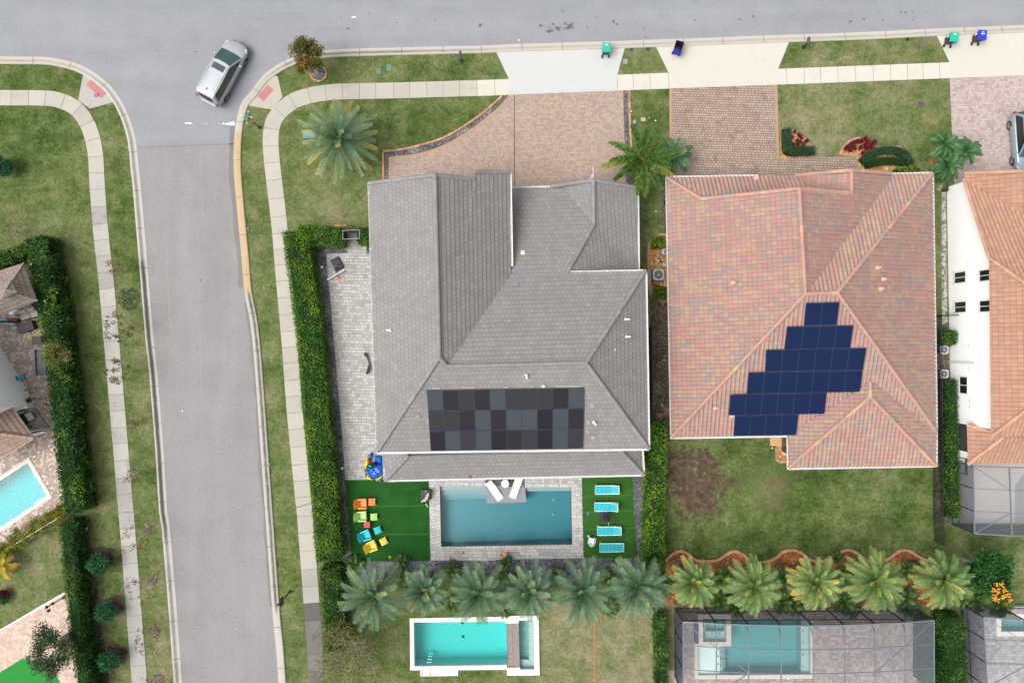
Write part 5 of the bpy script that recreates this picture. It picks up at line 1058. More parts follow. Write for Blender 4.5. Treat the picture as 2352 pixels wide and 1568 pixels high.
hedge('L shaped clipped boxwood hedge at the corner of the rose paver driveway', [(1803, 300), (1803.5, 325), (1804, 349), (1806, 350.5), (1835, 350), (1865, 349.5)], .70, .6, LF['box'], 420, .07, .04, 31, base_var=.45, amp=.35, bump=.04, rounded=.05)
hedge('domed crescent shaped clipped hedge beside the red cordylines', [(1975, 374), (1988, 364), (2008, 352), (2032, 347), (2058, 350), (2076, 361), (2086, 380)], .62, .6, LF['box'], 420, .07, .04, 33, base_var=.45, amp=.35, bump=.04, rounded=.05)
hedge('low dark shrub mass inside the crescent hedge by the pink house front', [(1984, 381), (2010, 374), (2040, 371), (2072, 375)], .62, .42, LF['dark'], 360, .07, .04, 35, 'shrub', base_var=.16, amp=.3, name='ground_shrub', bump=.04)
hedge('yellow green shrub peeking out under the front eave of the pink house', [(2052, 397), (2076, 396), (2104, 396)], .45, .7, LF['lime'], 260, .12, .06, 37, 'shrub', base_var=.45, amp=.4, name='front_shrub')

def blob_leaves(mb, c, rad, n, L, Wd, r, base=.5, amp=.4, m=1, shell=.55, sz=.8):
    for _ in range(n):
        v = rvec(r); k = shell + (1 - shell) * r.random(); p = Vector(c) + Vector((v.x * rad * k, v.y * rad * k, v.z * rad * sz * k))
        d = (v * .7 + rvec(r) * .8).normalized(); leaf(mb, p, d, (v + rvec(r) * .7).normalized(), L * r.uniform(.7, 1.2), Wd, min(1, max(0, base + amp * mn.noise(p * 1.6) + r.gauss(0, .17))), m)
def limbs(mb, base, top, n, r, rad, spread, sub=3):
    """trunk and forking limbs, returns the twig tips"""
    tips = []; mid = base.lerp(top, .45); mb.tube([base, base.lerp(mid, .5) + Vector((r.gauss(0, .03), r.gauss(0, .03), 0)), mid], rad, rad * .7, 8)
    for i in range(n):
        a = 2 * math.pi * (i + r.random() * .6) / n; e = top + Vector((math.cos(a) * spread * r.uniform(.55, 1), math.sin(a) * spread * r.uniform(.55, 1), r.uniform(-.35, .3) * spread)); st = base.lerp(mid, r.uniform(.7, 1.0))
        k = st.lerp(e, .5) + rvec(r) * .12 * spread; mb.tube([st, k, e], rad * .5, rad * .12, 5, cap=False); tips.append(e)
        for _ in range(sub):
            s2 = k.lerp(e, r.random() * .8); e2 = s2 + ((e - k).normalized() * .5 + rvec(r) * .6) * spread * r.uniform(.35, .6); mb.tube([s2, s2.lerp(e2, .5) + rvec(r) * .05 * spread, e2], rad * .22, rad * .07, 4, cap=False); tips.append(e2)
    return tips
def tree(name, label, bx, by, top, rad, mat, seed, nl, L, Wd, n=6, sub=3, trunk=.09, clump=.45, base=.5, amp=.45, bark=None, cat='tree', group=None, sq=.75, crown='crown'):
    """top = crown centre (survey px, height)"""
    r = random.Random(seed); b = P(bx, by); t = thing(name, label, cat, b, 0, group); c = P(*top) - b
    w = MB(); tips = limbs(w, Vector((0, 0, 0)), c, n, r, trunk, rad * .8, sub); w.build('trunk', bark or MT['bark'], t)
    f = MB()
    for e in tips: blob_leaves(f, e, clump, nl, L, Wd, r, base + r.gauss(0, .10), amp, 0, .2, sq)
    f.build(crown, mat, t); return t
tree('street_tree', 'small leaning street tree with orange green autumn leaves in a brick ring by the corner', 731, 168, (701, 122, 3.5), 1.3, LF['autumn'], 41, 85, .18, .10, 9, 4, .085, .40, .42, .45, cat='tree')
tree('olive_tree', 'grey green leafy tree over the pink driveway in the lower left corner', 172, 1462, (112, 1498, 3.4), 2.1, LF['oak'], 43, 85, .20, .08, 10, 5, .12, .50, .42, .45)
tree('flowering_tree', 'dense dark green tree with orange flower clusters at the right end of the palm row', 2210, 1282, (2283, 1318, 3.6), 1.75, LF['orn'], 45, 130, .28, .10, 10, 5, .12, .55, .40, .5)
for i, (x, y, tx_, ty_, rr) in enumerate([(238, 1284, 225, 1295, .72), (258, 1394, 240, 1408, .68), (264, 1508, 248, 1520, .72)]):
    tree('young_shrub_tree', ('bushy young tree, upper of three beside the lower left hedge', 'bushy young tree, middle of three beside the lower left hedge, in dark mulch', 'bushy young tree, lowest of three beside the lower left hedge, in dark mulch')[i], x, y, (tx_, ty_, 1.25), rr, LF['blu'], 50 + i, 95, .24, .055, 8, 3, .04, .34, .42, .45, group='young trees beside the lower left hedge')
    o = MB(); blot(o, x + 2, y - 3, 26, 26, .010, i * 2.1, 22, .3); tag(o.build('mulch_ring', MT['darkmulch']), kind='stuff')
mr = MB(); pth = smooth_path([(200, 1190), (206, 1260), (216, 1340), (226, 1420), (236, 1500), (246, 1600)], 10)
sheet('mulch_strip', [(p.x - 8, p.y) for p in pth] + [(p.x + 6 + 2.5 * math.sin(p.y * .09), p.y) for p in reversed(pth)], .008, MT['darkmulch'], 'stuff')
tree('bare_tree', 'half bare tree with tangled grey branches and sparse olive leaves at the bottom', 838, 1462, (800, 1512, 3.2), 2.9, LF['olive'], 61, 46, .15, .07, 12, 9, .11, .85, .45, .4)
o = MB()
# withered saplings over the west sidewalk
sap = [(284, 626, 262, 613, 2.2, .75, 'withered sapling with a few dark leaves above the old kerb, northernmost of its row', 8), (306, 752, 268, 752, 2.6, 1.5, 'sapling with drooping green and rust leaf sprays over the west sidewalk', 26), (309, 851, 272, 853, 2.5, 1.35, 'sapling with green sprays crossing a bright sidewalk slab', 28), (316, 972, 302, 974, 1.4, .6, 'nearly leafless twig sapling beside the clean sidewalk', 5), (322, 1088, 304, 1096, 1.8, .8, 'twiggy sapling with brown leaves by a dark sidewalk slab', 8),
       (341, 1213, 307, 1240, 2.8, 1.5, 'bare sapling in a straw ring, first of the three brown ones from the top', 12), (352, 1332, 318, 1358, 2.8, 1.45, 'bare sapling in a straw ring, second of the three brown ones', 12), (360, 1447, 330, 1472, 2.6, 1.3, 'bare sapling in a straw ring, third of the three brown ones', 11), (367, 1557, 345, 1580, 2.5, 1.2, 'bare sapling cut by the lower picture edge in a straw ring', 9)]
for i, (bx, by, cx_, cy_, z, rr, lab, nl) in enumerate(sap):
    tree('sapling', lab, bx, by, (cx_, cy_, z), rr, LF['brown'] if (i == 0 or i > 2) else LF['autumn'], 70 + i, nl, .12, .075, 7, 3, .028, .16, .35 if i in (1, 2) else .3, .4, group='saplings along the west verge')
    if i > 4:
        o = MB(); blot(o, bx, by, 12, 12, .010, i * 1.3, 20, .25); tag(o.build('straw_ring', MT['soil']), kind='stuff')
tree('hedge_sapling', 'thin pale branched tree with sparse olive leaves leaning over the tall dark hedge', 150, 812, (128, 812, 3.0), 1.15, LF['olive'], 83, 30, .12, .06, 8, 5, .03, .42, .4, .4)
tree('twig_shrub', 'thin yellowish twiggy shrub near the hedge spur at the left edge', 40, 535, (26, 528, 1.3), 1.15, LF['olive'], 85, 16, .10, .05, 9, 5, .022, .40, .4, .4, cat='shrub')
tree('round_shrub', 'dark green round shrub cut by the left picture edge on the upper lawn', 14, 384, (6, 381, 1.2), .68, LF['blu'], 87, 120, .14, .06, 8, 4, .03, .32, .22, .35, cat='shrub')
tree('croton_shrub', 'dark maroon round shrub at the left edge of the lower left lawn', 14, 1362, (9, 1364, .5), .36, LF['red'], 88, 90, .12, .06, 6, 2, .02, .18, .12, .25, cat='shrub')
tree('cycad_shrub', 'small light green shrub below the maroon one at the left edge', 12, 1374, (8, 1376, .5), .30, LF['sago'], 89, 50, .22, .05, 6, 2, .02, .16, .65, .3, cat='shrub')
for i, (x, y, s_) in enumerate([(40, 1238, 1.2), (82, 1212, 1.35), (122, 1190, 1.1), (10, 1262, .8), (140, 1172, .7)]):
    tree('yellow_shrub', ('loose yellow green shrub by the white fence, nearest the fence post', 'largest loose yellow green shrub between the aqua pool and white fence', 'yellow green shrub by the hedge end of the white fence', 'yellow green shrub at the left picture edge above the fence', 'small yellow green shrub tucked against the tall dark hedge')[i], x + 8, y - 4, (x, y, .9), s_ * .62, LF['yel'], 90 + i, 60, .13, .05, 8, 4, .02, .34, .45, .45, cat='shrub', group='yellow green shrubs by the white fence')
# red cordylines
def cordyline(x, y, s_, seed, lab, grp):
    r = random.Random(seed); t = thing('cordyline', lab, 'plant', P(x, y), 0, grp); f = MB()
    for k in range(34):
        a = k * 2.4; e = r.uniform(.2, 1.2); d = Vector((math.cos(a) * math.cos(e), math.sin(a) * math.cos(e), math.sin(e))); leaf(f, Vector((0, 0, .18)), d, Vector((-d.x * d.z, -d.y * d.z, 1)).normalized(), s_ * r.uniform(.7, 1.1), .08, min(1, max(0, .45 + r.gauss(0, .25))))
    f.build('leaves', LF['red'], t); s = MB(); s.tube([(0, 0, 0), (0, 0, .2)], .025, .02, 6); s.build('stem', MT['trunk'], t)
for i, (x, y, s_) in enumerate([(1823, 304, .20), (1832, 312, .30), (1816, 317, .22), (1838, 318, .24), (1828, 325, .26), (1836, 328, .22), (1850, 325, .26), (1844, 332, .22), (1820, 334, .26), (1831, 334, .28), (1842, 337, .2)]):
    cordyline(x, y, s_, 200 + i, ('dark red leafed plant in the mulch pocket of the L shaped hedge'), 'red plants inside the L shaped hedge')
for i, (x, y, s_) in enumerate([(1985, 321, .32), (1976, 326, .34), (1968, 327, .30), (1959, 330, .32), (1952, 334, .34), (1946, 340, .36), (1940, 343, .30), (1958, 341, .34), (1950, 346, .32), (1990, 329, .34), (2002, 331, .36), (2007, 327, .28), (1984, 336, .34), (1995, 338, .34), (1988, 343, .32), (1974, 341, .26), (1978, 354, .30), (1984, 356, .26), (1999, 340, .3)]):
    cordyline(x, y, s_, 230 + i, ('red leafed plant in the stone edged bed left of the crescent hedge'), 'red plants left of the crescent hedge')

# palms
def palm_crown(seed, R_, nf, leaf_m, yellow=.1, droop=1.0, wid=.5, nlf=26, upright=78, plume=False, lw=.045, core_m=None, nstalk=3):
    r = random.Random(seed); mb = MB()
    for i in range(nf):
        t = i / nf; az = i * 2.39996 + r.gauss(0, .14); e0 = R(upright - (upright + 8) * t ** .75 + r.gauss(0, 5)); Lf = R_ * (1.06 + .16 * t) * r.uniform(.9, 1.1) * (.72 + .28 * min(1, t * 4 + .15))
        bend = droop * R(34 + 30 * (1 - abs(2 * t - 1)) * .6 + r.uniform(0, 16)); N = 9; p = Vector((0, 0, .05)); rad = Vector((math.cos(az), math.sin(az), 0)); sd = Vector((-rad.y, rad.x, 0)); sway = r.gauss(0, .16)
        pts = [p.copy()]; dirs = []
        for k in range(N):
            e = e0 - bend * ((k + .5) / N) ** 1.3; rr = (rad + sd * sway * (k / N)).normalized(); d = rr * math.cos(e) + Vector((0, 0, math.sin(e))); p = p + d * Lf / N; pts.append(p.copy()); dirs.append(d)
        fv = .38 + r.gauss(0, .10) + (yellow * 1.2 * max(0, t - .55) / .45 if t > .55 else 0) + (.16 if t < .08 else 0)
        for k in range(N):
            w = .022 * (1 - k / N) + .006; up = sd.cross(dirs[k]).normalized()
            mb.face([pts[k] - sd * w, pts[k + 1] - sd * w, pts[k + 1] + sd * w, pts[k] + sd * w], 0, min(1, fv + .30))
        for j in range(nlf):
            f = .10 + .90 * (j + .5) / nlf; x = f * N; k = min(N - 1, int(x)); q = pts[k].lerp(pts[k + 1], x - k); d = dirs[k]; up = d.cross(sd).normalized(); up = up if up.z > 0 else -up
            ll = wid * (math.sin(math.pi * (.16 + .74 * f)) ** .8) * r.uniform(.85, 1.12)
            fw = .62 + .55 * f
            if plume:
                for m_ in range(4):
                    a = r.uniform(0, 2 * math.pi); o_ = (sd * math.cos(a) + up * math.sin(a)); dd = (o_ + d * .75).normalized(); leaf(mb, q, dd, (up + rvec(r) * .4).normalized(), ll, lw, min(1, max(0, fv + r.gauss(0, .10))))
            else:
                for s_ in (-1, 1):
                    dd = (sd * s_ + d * fw + up * r.uniform(.10, .42) - Vector((0, 0, .10 * f))).normalized(); leaf(mb, q, dd, (up - sd * s_ * .35).normalized(), ll, lw, min(1, max(0, fv + .34 * (f - .5) + yellow * max(0, f - .72) * 1.3 + r.gauss(0, .07))))
    for i in range(nstalk):
        a = r.uniform(0, 6.28); d = Vector((math.cos(a), math.sin(a), 0)); q = [Vector((0, 0, .2)), d * .22 + Vector((0, 0, .5)), d * .48 + Vector((0, 0, .55)), d * .66 + Vector((0, 0, .38))]
        for s2 in range(7): o_ = rvec(r) * .05; mb.tube([x_ + o_ * (k_ * .8) for k_, x_ in enumerate(q)], .018, .010, 4, 0, r.uniform(.78, .92), False)
    return mb
def palm(name, label, cat, x, y, zc, crown_mb, mat, trunk_r=.17, group=None, rot=0.0, base=None, scale=1.0):
    """x, y = crown heart in the photograph, zc its height"""
    hp = P(x, y, zc); b = Vector((hp.x, hp.y, 0)) if base is None else P(*base); t = thing(name, label, cat, b, rot, group)
    off = hp - b; off.rotate(Euler((0, 0, -rot)))
    w = MB(); n = 12; w.tube([Vector((0, 0, 0)).lerp(off, k / n) + Vector((0, 0, 0)) for k in range(n + 1)], trunk_r * 1.15, trunk_r, 12)
    for k in range(int(zc / .16)): w.lathe([(trunk_r * 1.0, 0), (trunk_r * 1.16, .05), (trunk_r * 1.02, .10)], 10, off * (k * .16 / max(.1, zc)))
    w.sphere(off + Vector((0, 0, .08)), trunk_r * 1.25, 10); w.build('trunk', MT['trunk'], t)
    o = crown_mb.build('crown', mat, t); o.location = off; o.scale = (scale,) * 3; return t
PG = 'tall date palms in the row behind the pools'
row = [(858, 1366, 2.75, 0, 4.6, 'largest silvery palm at the left end of the row behind the grey house pool'), (977, 1356, 2.0, 0, 4.4, 'narrow silvery palm second from the left in the row, above the white coping corner'), (1100, 1361, 2.4, 0, 4.5, 'silvery palm third from the left in the row, overhanging the turquoise pool'), (1217, 1356, 2.3, 0, 4.5, 'silvery palm fourth in the row, by the spa end of the turquoise pool'), (1338, 1356, 2.5, 0, 4.5, 'silvery palm fifth in the row, above the orange string line'), (1465, 1346, 2.4, 0, 4.6, 'silvery palm sixth in the row, at the turf yard corner by the hedge'),
       (1593, 1338, 2.0, 1, 4.2, 'small yellow green palm with dry tips at the left corner of the screen enclosure'), (1731, 1346, 2.35, 1, 4.2, 'yellow green palm second from the left above the screen enclosure'), (1874, 1338, 2.2, 1, 4.2, 'strongly yellowed palm in the middle above the screen enclosure'), (2009, 1333, 2.5, 1, 4.3, 'large green palm second from the right end of the row'), (2164, 1331, 2.35, 1, 4.3, 'pale palm with silvery heart at the right end of the row')]
for i, (x, y, rr, k, z, lab) in enumerate(row):
    rr = rr * (.80 if not k else .77)
    cm = palm_crown(300 + i, rr * (1, .96, 1.03, .98, 1.05, 1, 1, 1, 1, 1, 1)[i], (42, 36, 44, 40, 46, 48, 52, 58, 56, 60, 56)[i], None, (.12, .08, .10, .06, .05, .10, .28, .14, .42, .12, .24)[i], (.9 if not k else 1.0), .46 if not k else .40, 20, 82, False, .062)
    palm('date_palm', lab, 'palm', x, y, z, cm, LF['palm2'] if k else LF['palm'], .17, PG, rnd.uniform(0, 6.28))
cm = palm_crown(320, 2.6, 46, None, .45, .85, .46, 23, 82, False, .062, None, 1); palm('date_palm', 'big round silvery palm alone on the front corner lawn', 'palm', 780, 320, 2.6, cm, LF['palm'], .2, None, .4)
cm = palm_crown(321, 2.45, 16, None, .45, 1.0, .46, 60, 62, True, .075, None, 1); palm('foxtail_palm', 'bushy dark green palm with plumed fronds between the two driveways', 'palm', 1476, 368, 3.2, cm, LF['fox'], .13, None, 1.1)
cm = palm_crown(322, 1.3, 14, None, .1, .9, .36, 20, 60, False, .075, None, 0); palm('small_palm', 'small feathery palm under the foxtail palm at the edge of the rose driveway', 'palm', 1549, 360, 1.6, cm, LF['sago'], .07, None, .3)
for i, (x, y, z, rr, lab) in enumerate([(2168, 330, 2.0, 1.05, 'pygmy palm with the upper left crown beside the lilac driveway'), (2221, 348, 2.3, 1.0, 'leaning pygmy palm whose crown hangs over the lilac driveway'), (2176, 380, 1.9, 1.1, 'pygmy palm with the lower crown next to the white house corner')]):
    cm = palm_crown(330 + i, rr, 24, None, .08, 1.4, .26, 22, 72, False, .06, None, 0); palm('pygmy_palm', lab, 'palm', x, y, z, cm, LF['sago'], .06, 'pygmy palms between pink house and lilac driveway', .5 + i, (2160 + 6 * i, 358 + 6 * i))
cm = palm_crown(340, .9, 16, None, .1, 1.0, .3, 18, 55, False, .05, None, 0); palm('spiky_plant', 'spiky dark green plant at the front corner of the white house', 'plant', 2160, 402, .6, cm, LF['fox'], .05)
cm = palm_crown(341, 1.0, 22, None, .9, 1.2, .3, 22, 60, False, .04, None, 0); palm('golden_palm', 'golden yellow palm at the left edge of the lower left lawn', 'palm', 4, 1300, 1.2, cm, LF['gold'], .06)
# arecas and dark undergrowth between the palms
ar = [(812, 1300, 1.0, .75), (778, 1320, 1.1, .7), (800, 1380, 1.0, .6), (925, 1330, .9, .8), (921, 1290, .8, .5), (1040, 1310, .8, .7), (1038, 1390, .8, .6), (1163, 1292, .7, .55), (1160, 1340, .9, .8), (1160, 1400, .8, .6), (1278, 1330, .9, .8), (1402, 1330, .9, .8), (1400, 1395, .9, .7), (1527, 1350, 1.0, .7), (1660, 1330, 1.0, .85), (1656, 1378, 1.2, .9), (1690, 1392, 1.3, .8), (1735, 1300, .9, .6), (1802, 1325, 1.0, .85), (1800, 1385, 1.3, .85), (1828, 1392, 1.3, .7), (1938, 1330, 1.0, .8), (1942, 1385, 1.3, .85), (1955, 1400, 1.3, .7), (2085, 1375, 1.3, .8), (2090, 1400, 1.3, .65), (2085, 1310, .9, .7), (1925, 1282, .8, .5), (2250, 1378, 1.4, 1.0), (2300, 1392, 1.4, .9), (2215, 1370, 1.2, .8)]
acs = [palm_crown(350 + i, 1.0, 20, None, .15, 1.1, .36, 16, 76, False, .08, None, 0).build('crown', LF['areca']) for i in range(3)]
am = [a.data for a in acs]
for a in acs: bpy.data.objects.remove(a)
spots_lab = lambda x, y: 'clump of arching green areca fronds in the shade between the date palms' if x < 2200 else 'dark arching palm fronds below the orange flowered tree'
for i, (x, y, z, rr) in enumerate(ar):
    hp = P(x, y, z * .55); t = thing('areca_palm', spots_lab(x, y), 'palm', (hp.x, hp.y, 0), i * .9, 'areca clumps under the palm row' if x < 2200 else 'fronds under the flowered tree'); o = bpy.data.objects.new('crown', am[i % 3]); COL.objects.link(o); o.parent = t; o.scale = (rr, rr, rr); o.location = (0, 0, z * .4)
    s = MB()
    for k in range(4): a = k * 1.6; s.tube([(math.cos(a) * .08, math.sin(a) * .08, 0), (math.cos(a) * .04, math.sin(a) * .04, z * .4 + .1)], .03, .025, 6)
    s.build('stem', MT['trunk'], t)
# flowers in the tree
fl = flower('orange_blossom', (.70, .26, .02)); tr_ = [o for o in COL.objects if o.name == 'flowering_tree'][0]; f = MB(); r = random.Random(5)
for (x, y) in ((2288, 1342), (2302, 1342), (2283, 1355), (2292, 1357), (2308, 1357), (2286, 1366), (2305, 1370), (2316, 1366), (2320, 1378), (2291, 1376), (2286, 1374)):
    c = P(x, y, 4.9) - tr_.location
    for k in range(16): leaf(f, c + rvec(r) * .11, rvec(r), Vector((0, 0, 1)), .15, .09, r.random())
f.build('blossom', fl, tr_)
f = MB()
for k in range(420):
    a = r.uniform(0, 6.28); q = math.sqrt(r.random()) * 26; p = P(297 + math.cos(a) * q, 686 + math.sin(a) * q); leaf(f, p + Vector((0, 0, r.uniform(.02, .10))), (rvec(r) + Vector((0, 0, .3))).normalized(), Vector((0, 0, 1)), .11, .07, r.random() ** 2 * .8)
tag(f.build('weeds', LF['oak']), 'patch of grey green weeds on the verge beside the west sidewalk', 'weeds', kind='stuff')
f = MB()
for k in range(520):
    x = r.choice((r.uniform(200, 380), r.uniform(150, 250))); y = r.uniform(380, 1560); p = P(x, y) + Vector((0, 0, .03)); leaf(f, p, Vector((math.cos(k), math.sin(k), .1)).normalized(), Vector((0, 0, 1)), r.uniform(.06, .11), .06, r.uniform(.45, 1))
tag(f.build('fallen_leaves', LF['autumn']), 'scattered fallen leaves on the west lawn and verge', 'leaf litter', kind='stuff')
f = MB()
for (x0, y0, n_, sp) in ((108, 310, 110, 16), (128, 280, 60, 9), (125, 345, 60, 10)):
    for k in range(n_): p = P(x0 + r.gauss(0, sp), y0 + r.gauss(0, sp)); leaf(f, p + Vector((0, 0, .02)), (rvec(r) + Vector((0, 0, .6))).normalized(), Vector((0, 0, 1)), .14, .07, .35 + .5 * r.random())
tag(f.build('clover', LF['orn']), 'bright green clover patch on the upper left lawn', 'clover', kind='stuff')
# ------------------------------------------------------------------ vehicles
tyre = plain('tyre_rubber', (.016, .016, .017), .85, .2); rimm = plain('alloy_rim', (.42, .43, .44), .3, .5, .7); redl = plain('red_lamp', (.26, .010, .018), .25, .5); lampw = plain('clear_lamp', (.40, .42, .43), .15, .6)
def paint(name, c):
    g = G(name); g.done(c, .32, .5, .25); g.b.inputs['Coat Weight'].default_value = .7; g.b.inputs['Coat Roughness'].default_value = .08; return g.m
def ribbon(mb, secs, m=0, close=True):
    """skin a list of equal-length cross sections"""
    k = len(secs[0]); vs = [p for s in secs for p in s]; fs = []
    for i in range(len(secs) - 1):
        for j in range(k if close else k - 1): fs.append((i * k + j, i * k + (j + 1) % k, (i + 1) * k + (j + 1) % k, (i + 1) * k + j))
    if close: fs += [tuple(reversed(range(k))), tuple((len(secs) - 1) * k + j for j in range(k))]
    mb.mesh(vs, fs, m)
def car(name, label, loc, rot, L, Wd, Hh, bodym, wb, kind):
    t = thing(name, label, 'car', loc, rot); h = L / 2; w = Wd / 2; b = MB()
    # lower body: plan narrows to rounded ends
    st_ = [(-h, .70, .55, .80), (-h + .10, .86, .36, .98), (-h + .35, .95, .28, 1.02), (-h * .5, 1.0, .26, 1.03), (0, 1.0, .26, 1.00), (h * .42, 1.0, .26, .98), (h * .62, .985, .28, .96), (h - .62, .955, .30, .90), (h - .36, .86, .32, .82), (h - .14, .70, .36, .72), (h, .46, .46, .62)]
    secs = []
    for y, k, zb, zt in st_:
        a = w * k; secs.append([Vector(v) for v in ((-a * .90, y, zb), (-a, y, zb + .18), (-a, y, (zb + zt) / 2 + .08), (-a * .965, y, zt - .05), (-a * .86, y, zt), (-a * .4, y, zt + .035), (0, y, zt + .045), (a * .4, y, zt + .035), (a * .86, y, zt), (a * .965, y, zt - .05), (a, y, (zb + zt) / 2 + .08), (a, y, zb + .18), (a * .90, y, zb))])
    ribbon(b, secs); b.build('body', bodym, t, smooth=True)
    if kind == 'van': bot = [(-h + .16, .90, 1.0), (h * .60, .90, .98)]; top = [(-h + .42, .74, Hh), (h * .17, .72, Hh - .02)]
    else: bot = [(-h + .14, .86, 1.0), (h * .52, .88, .98)]; top = [(-h + .55, .68, Hh), (h * .10, .68, Hh - .02)]
    (yb0, kb0, z0), (yb1, kb1, z1) = bot; (yt0, kt0, zt0), (yt1, kt1, zt1) = top
    Bq = [Vector((-w * kb0, yb0, z0)), Vector((w * kb0, yb0, z0)), Vector((w * kb1, yb1, z1)), Vector((-w * kb1, yb1, z1))]; Tq = [Vector((-w * kt0, yt0, zt0)), Vector((w * kt0, yt0, zt0)), Vector((w * kt1, yt1, zt1)), Vector((-w * kt1, yt1, zt1))]
    c = MB(); n = 6; secs = []
    for i in range(5):
        f = i / 4; pl_, pr_ = Bq[0].lerp(Tq[0], f), None; s = []
        for q0, q1 in ((0, 1), (1, 2), (2, 3), (3, 0)):
            a, e = Bq[q0].lerp(Tq[q0], f), Bq[q1].lerp(Tq[q1], f)
            for k in range(n):
                x = k / n; p = a.lerp(e, x); bow = 4 * x * (1 - x); nrm = Vector((0, -1, 0)) if q0 == 0 else (Vector((0, 1, 0)) if q0 == 2 else Vector((1 if q0 == 1 else -1, 0, 0))); s.append(p + nrm * bow * (.10 if q0 in (0, 2) else .03))
        secs.append(s)
    ribbon(c, secs); c.build('cabin', bodym, t)
    # roof panel with slight crown
    r = MB(); rw, rl = 7, 9; vs, fs = [], []
    for i in range(rl):
        for j in range(rw):
            fy, fx = i / (rl - 1), j / (rw - 1); p = Tq[0].lerp(Tq[1], fx).lerp(Tq[3].lerp(Tq[2], fx), fy); p = p + Vector((0, (.09 * (4 * fx * (1 - fx))) * (1 if fy > .99 else (-1 if fy < .01 else 0)), .02 + .05 * (1 - (2 * fx - 1) ** 2) * (1 - .5 * abs(2 * fy - 1) ** 3))); vs.append(p)
    fs = [(i * rw + j, i * rw + j + 1, (i + 1) * rw + j + 1, (i + 1) * rw + j) for i in range(rl - 1) for j in range(rw - 1)]; r.mesh(vs, fs); r.build('roof', bodym, t, smooth=True)
    def pane(nm, q, ins, m, off, bow=0):
        o = MB(); cc = sum(q, Vector()) / 4; nn = (q[1] - q[0]).cross(q[3] - q[0]).normalized(); nn = nn if nn.dot(cc - Vector((0, 0, .9))) > 0 else -nn; v0 = [cc + (p - cc) * ins for p in q]; N = 6
        rows = [[v0[0].lerp(v0[1], k / N) + nn * (off + bow * 4 * (k / N) * (1 - k / N)) for k in range(N + 1)], [v0[3].lerp(v0[2], k / N) + nn * (off + bow * 4 * (k / N) * (1 - k / N)) for k in range(N + 1)]]
        for k in range(N): o.face([rows[0][k], rows[0][k + 1], rows[1][k + 1], rows[1][k]])
        return o.build(nm, m, t)
    wsg = plain('windscreen_glass', (.03, .075, .075), .05, .8, ns=3, na=.3); pane('windscreen', [Bq[3], Bq[2], Tq[2], Tq[3]], .93, wsg, .012, .095); pane('rear_window', [Bq[0], Bq[1], Tq[1], Tq[0]], .90, MT['glass'], .012, .095)
    for q in ([Bq[1], Bq[2], Tq[2], Tq[1]], [Bq[3], Bq[0], Tq[0], Tq[3]]): pane('side_window', q, .90, MT['glass'], .012, .03)
    for sx in (-1, 1):
        for y in (-wb / 2 - .05, wb / 2 - .05):
            o = MB(); o.M = Matrix.Translation((sx * (w - .115), y, .345)) @ Matrix.Rotation(R(90), 4, 'Y'); o.lathe([(.22, -.11), (.335, -.11), (.35, -.06), (.35, .06), (.335, .11), (.22, .11)], 20); wl = o.build('wheel', tyre, t)
            o = MB(); o.M = Matrix.Translation((sx * (w - .115), y, .345)) @ Matrix.Rotation(R(90) * sx, 4, 'Y'); o.lathe([(.23, .085), (.235, .118), (.21, .112), (.205, .09), (.01, .09)], 18)
            for k in range(5): a = k * 1.2566; o.box((math.cos(a) * .11, math.sin(a) * .11, .112), (.21, .06, .02), a)
            o.build('rim', rimm, wl)
        o = MB(); o.box((sx * (w + .10), h * .36, 1.04), (.22, .12, .15), sx * .25, 0, .5, (.9, .8)); o.build('mirror', bodym, t, bevel=.02)
        o = MB(); o.box((sx * w * .82, -h + .12, .93), (.26, .16, .20), -sx * .45); o.build('taillight', redl, t, bevel=.02)
        o = MB(); o.box((sx * w * .80, h - .42, .76), (.22, .40, .12), sx * .45, 0, .5, (.8, .8)); o.build('headlight', lampw, t, bevel=.02)
        for y in (h * .10, -h * .13): o = MB(); o.box((sx * (w * 1.0 + .01), y, .86), (.03, .22, .035)); o.build('door_handle', lampw if kind == 'van' else bodym, t)
        o = MB(); o.tube([(sx * w * (.66 if kind == 'van' else .56), yt0 + .12, Hh + .05), (sx * w * (.66 if kind == 'van' else .58), (yt0 + yt1) / 2, Hh + .075), (sx * w * (.64 if kind == 'van' else .58), yt1 - .08, Hh + .04)], .018 if kind == 'van' else .03, n=6); o.build('roof_rail', bodym if kind == 'van' else MT['bronze'], t)
    o = MB(); o.box((0, h - .05, .50), (w * .8, .12, .14)); o.build('grille', MT['black'], t, bevel=.02)
    if kind == 'van':
        o = MB(); o.box((0, yt1 - .42, Hh + .078), (w * .96, .46, .02)); o.build('sunroof', plain('sunroof_glass', (.035, .038, .045), .12, .6), t, bevel=.05)
        o = MB(); o.box((0, yt0 + .32, Hh + .11), (.05, .17, .09), 0, 0, .5, (.3, .5)); o.build('antenna_fin', MT['black'], t)
        for k in (-3, -2, -1, 0, 1, 2, 3): o = MB(); o.box((k * w * .16, (yt0 + yt1) / 2 - .35, Hh + .061 - .003 * abs(k)), (.016, yt1 - yt0 - 1.2, .012)); o.build('roof_rib', bodym, t)
        o = MB(); o.box((0, yt0 - .08, Hh - .03), (w * 1.42, .16, .035)); o.build('spoiler', bodym, t, bevel=.015)
        o = MB(); o.box((0, -h + .02, .55), (w * 1.3, .14, .16)); o.build('bumper', bodym, t, bevel=.03)
    o = MB(); o.box((0, -h - .005, .66), (.34, .03, .12)); o.build('number_plate', MT['trim'], t)
    return t
silver = paint('silver_paint', (.335, .36, .395)); bluegrey = paint('blue_grey_paint', (.25, .31, .345))
car('minivan', 'silver minivan with black sunroof turning at the street corner', P(521, 173), R(-28), 5.1, 1.98, 1.74, silver, 3.0, 'van')
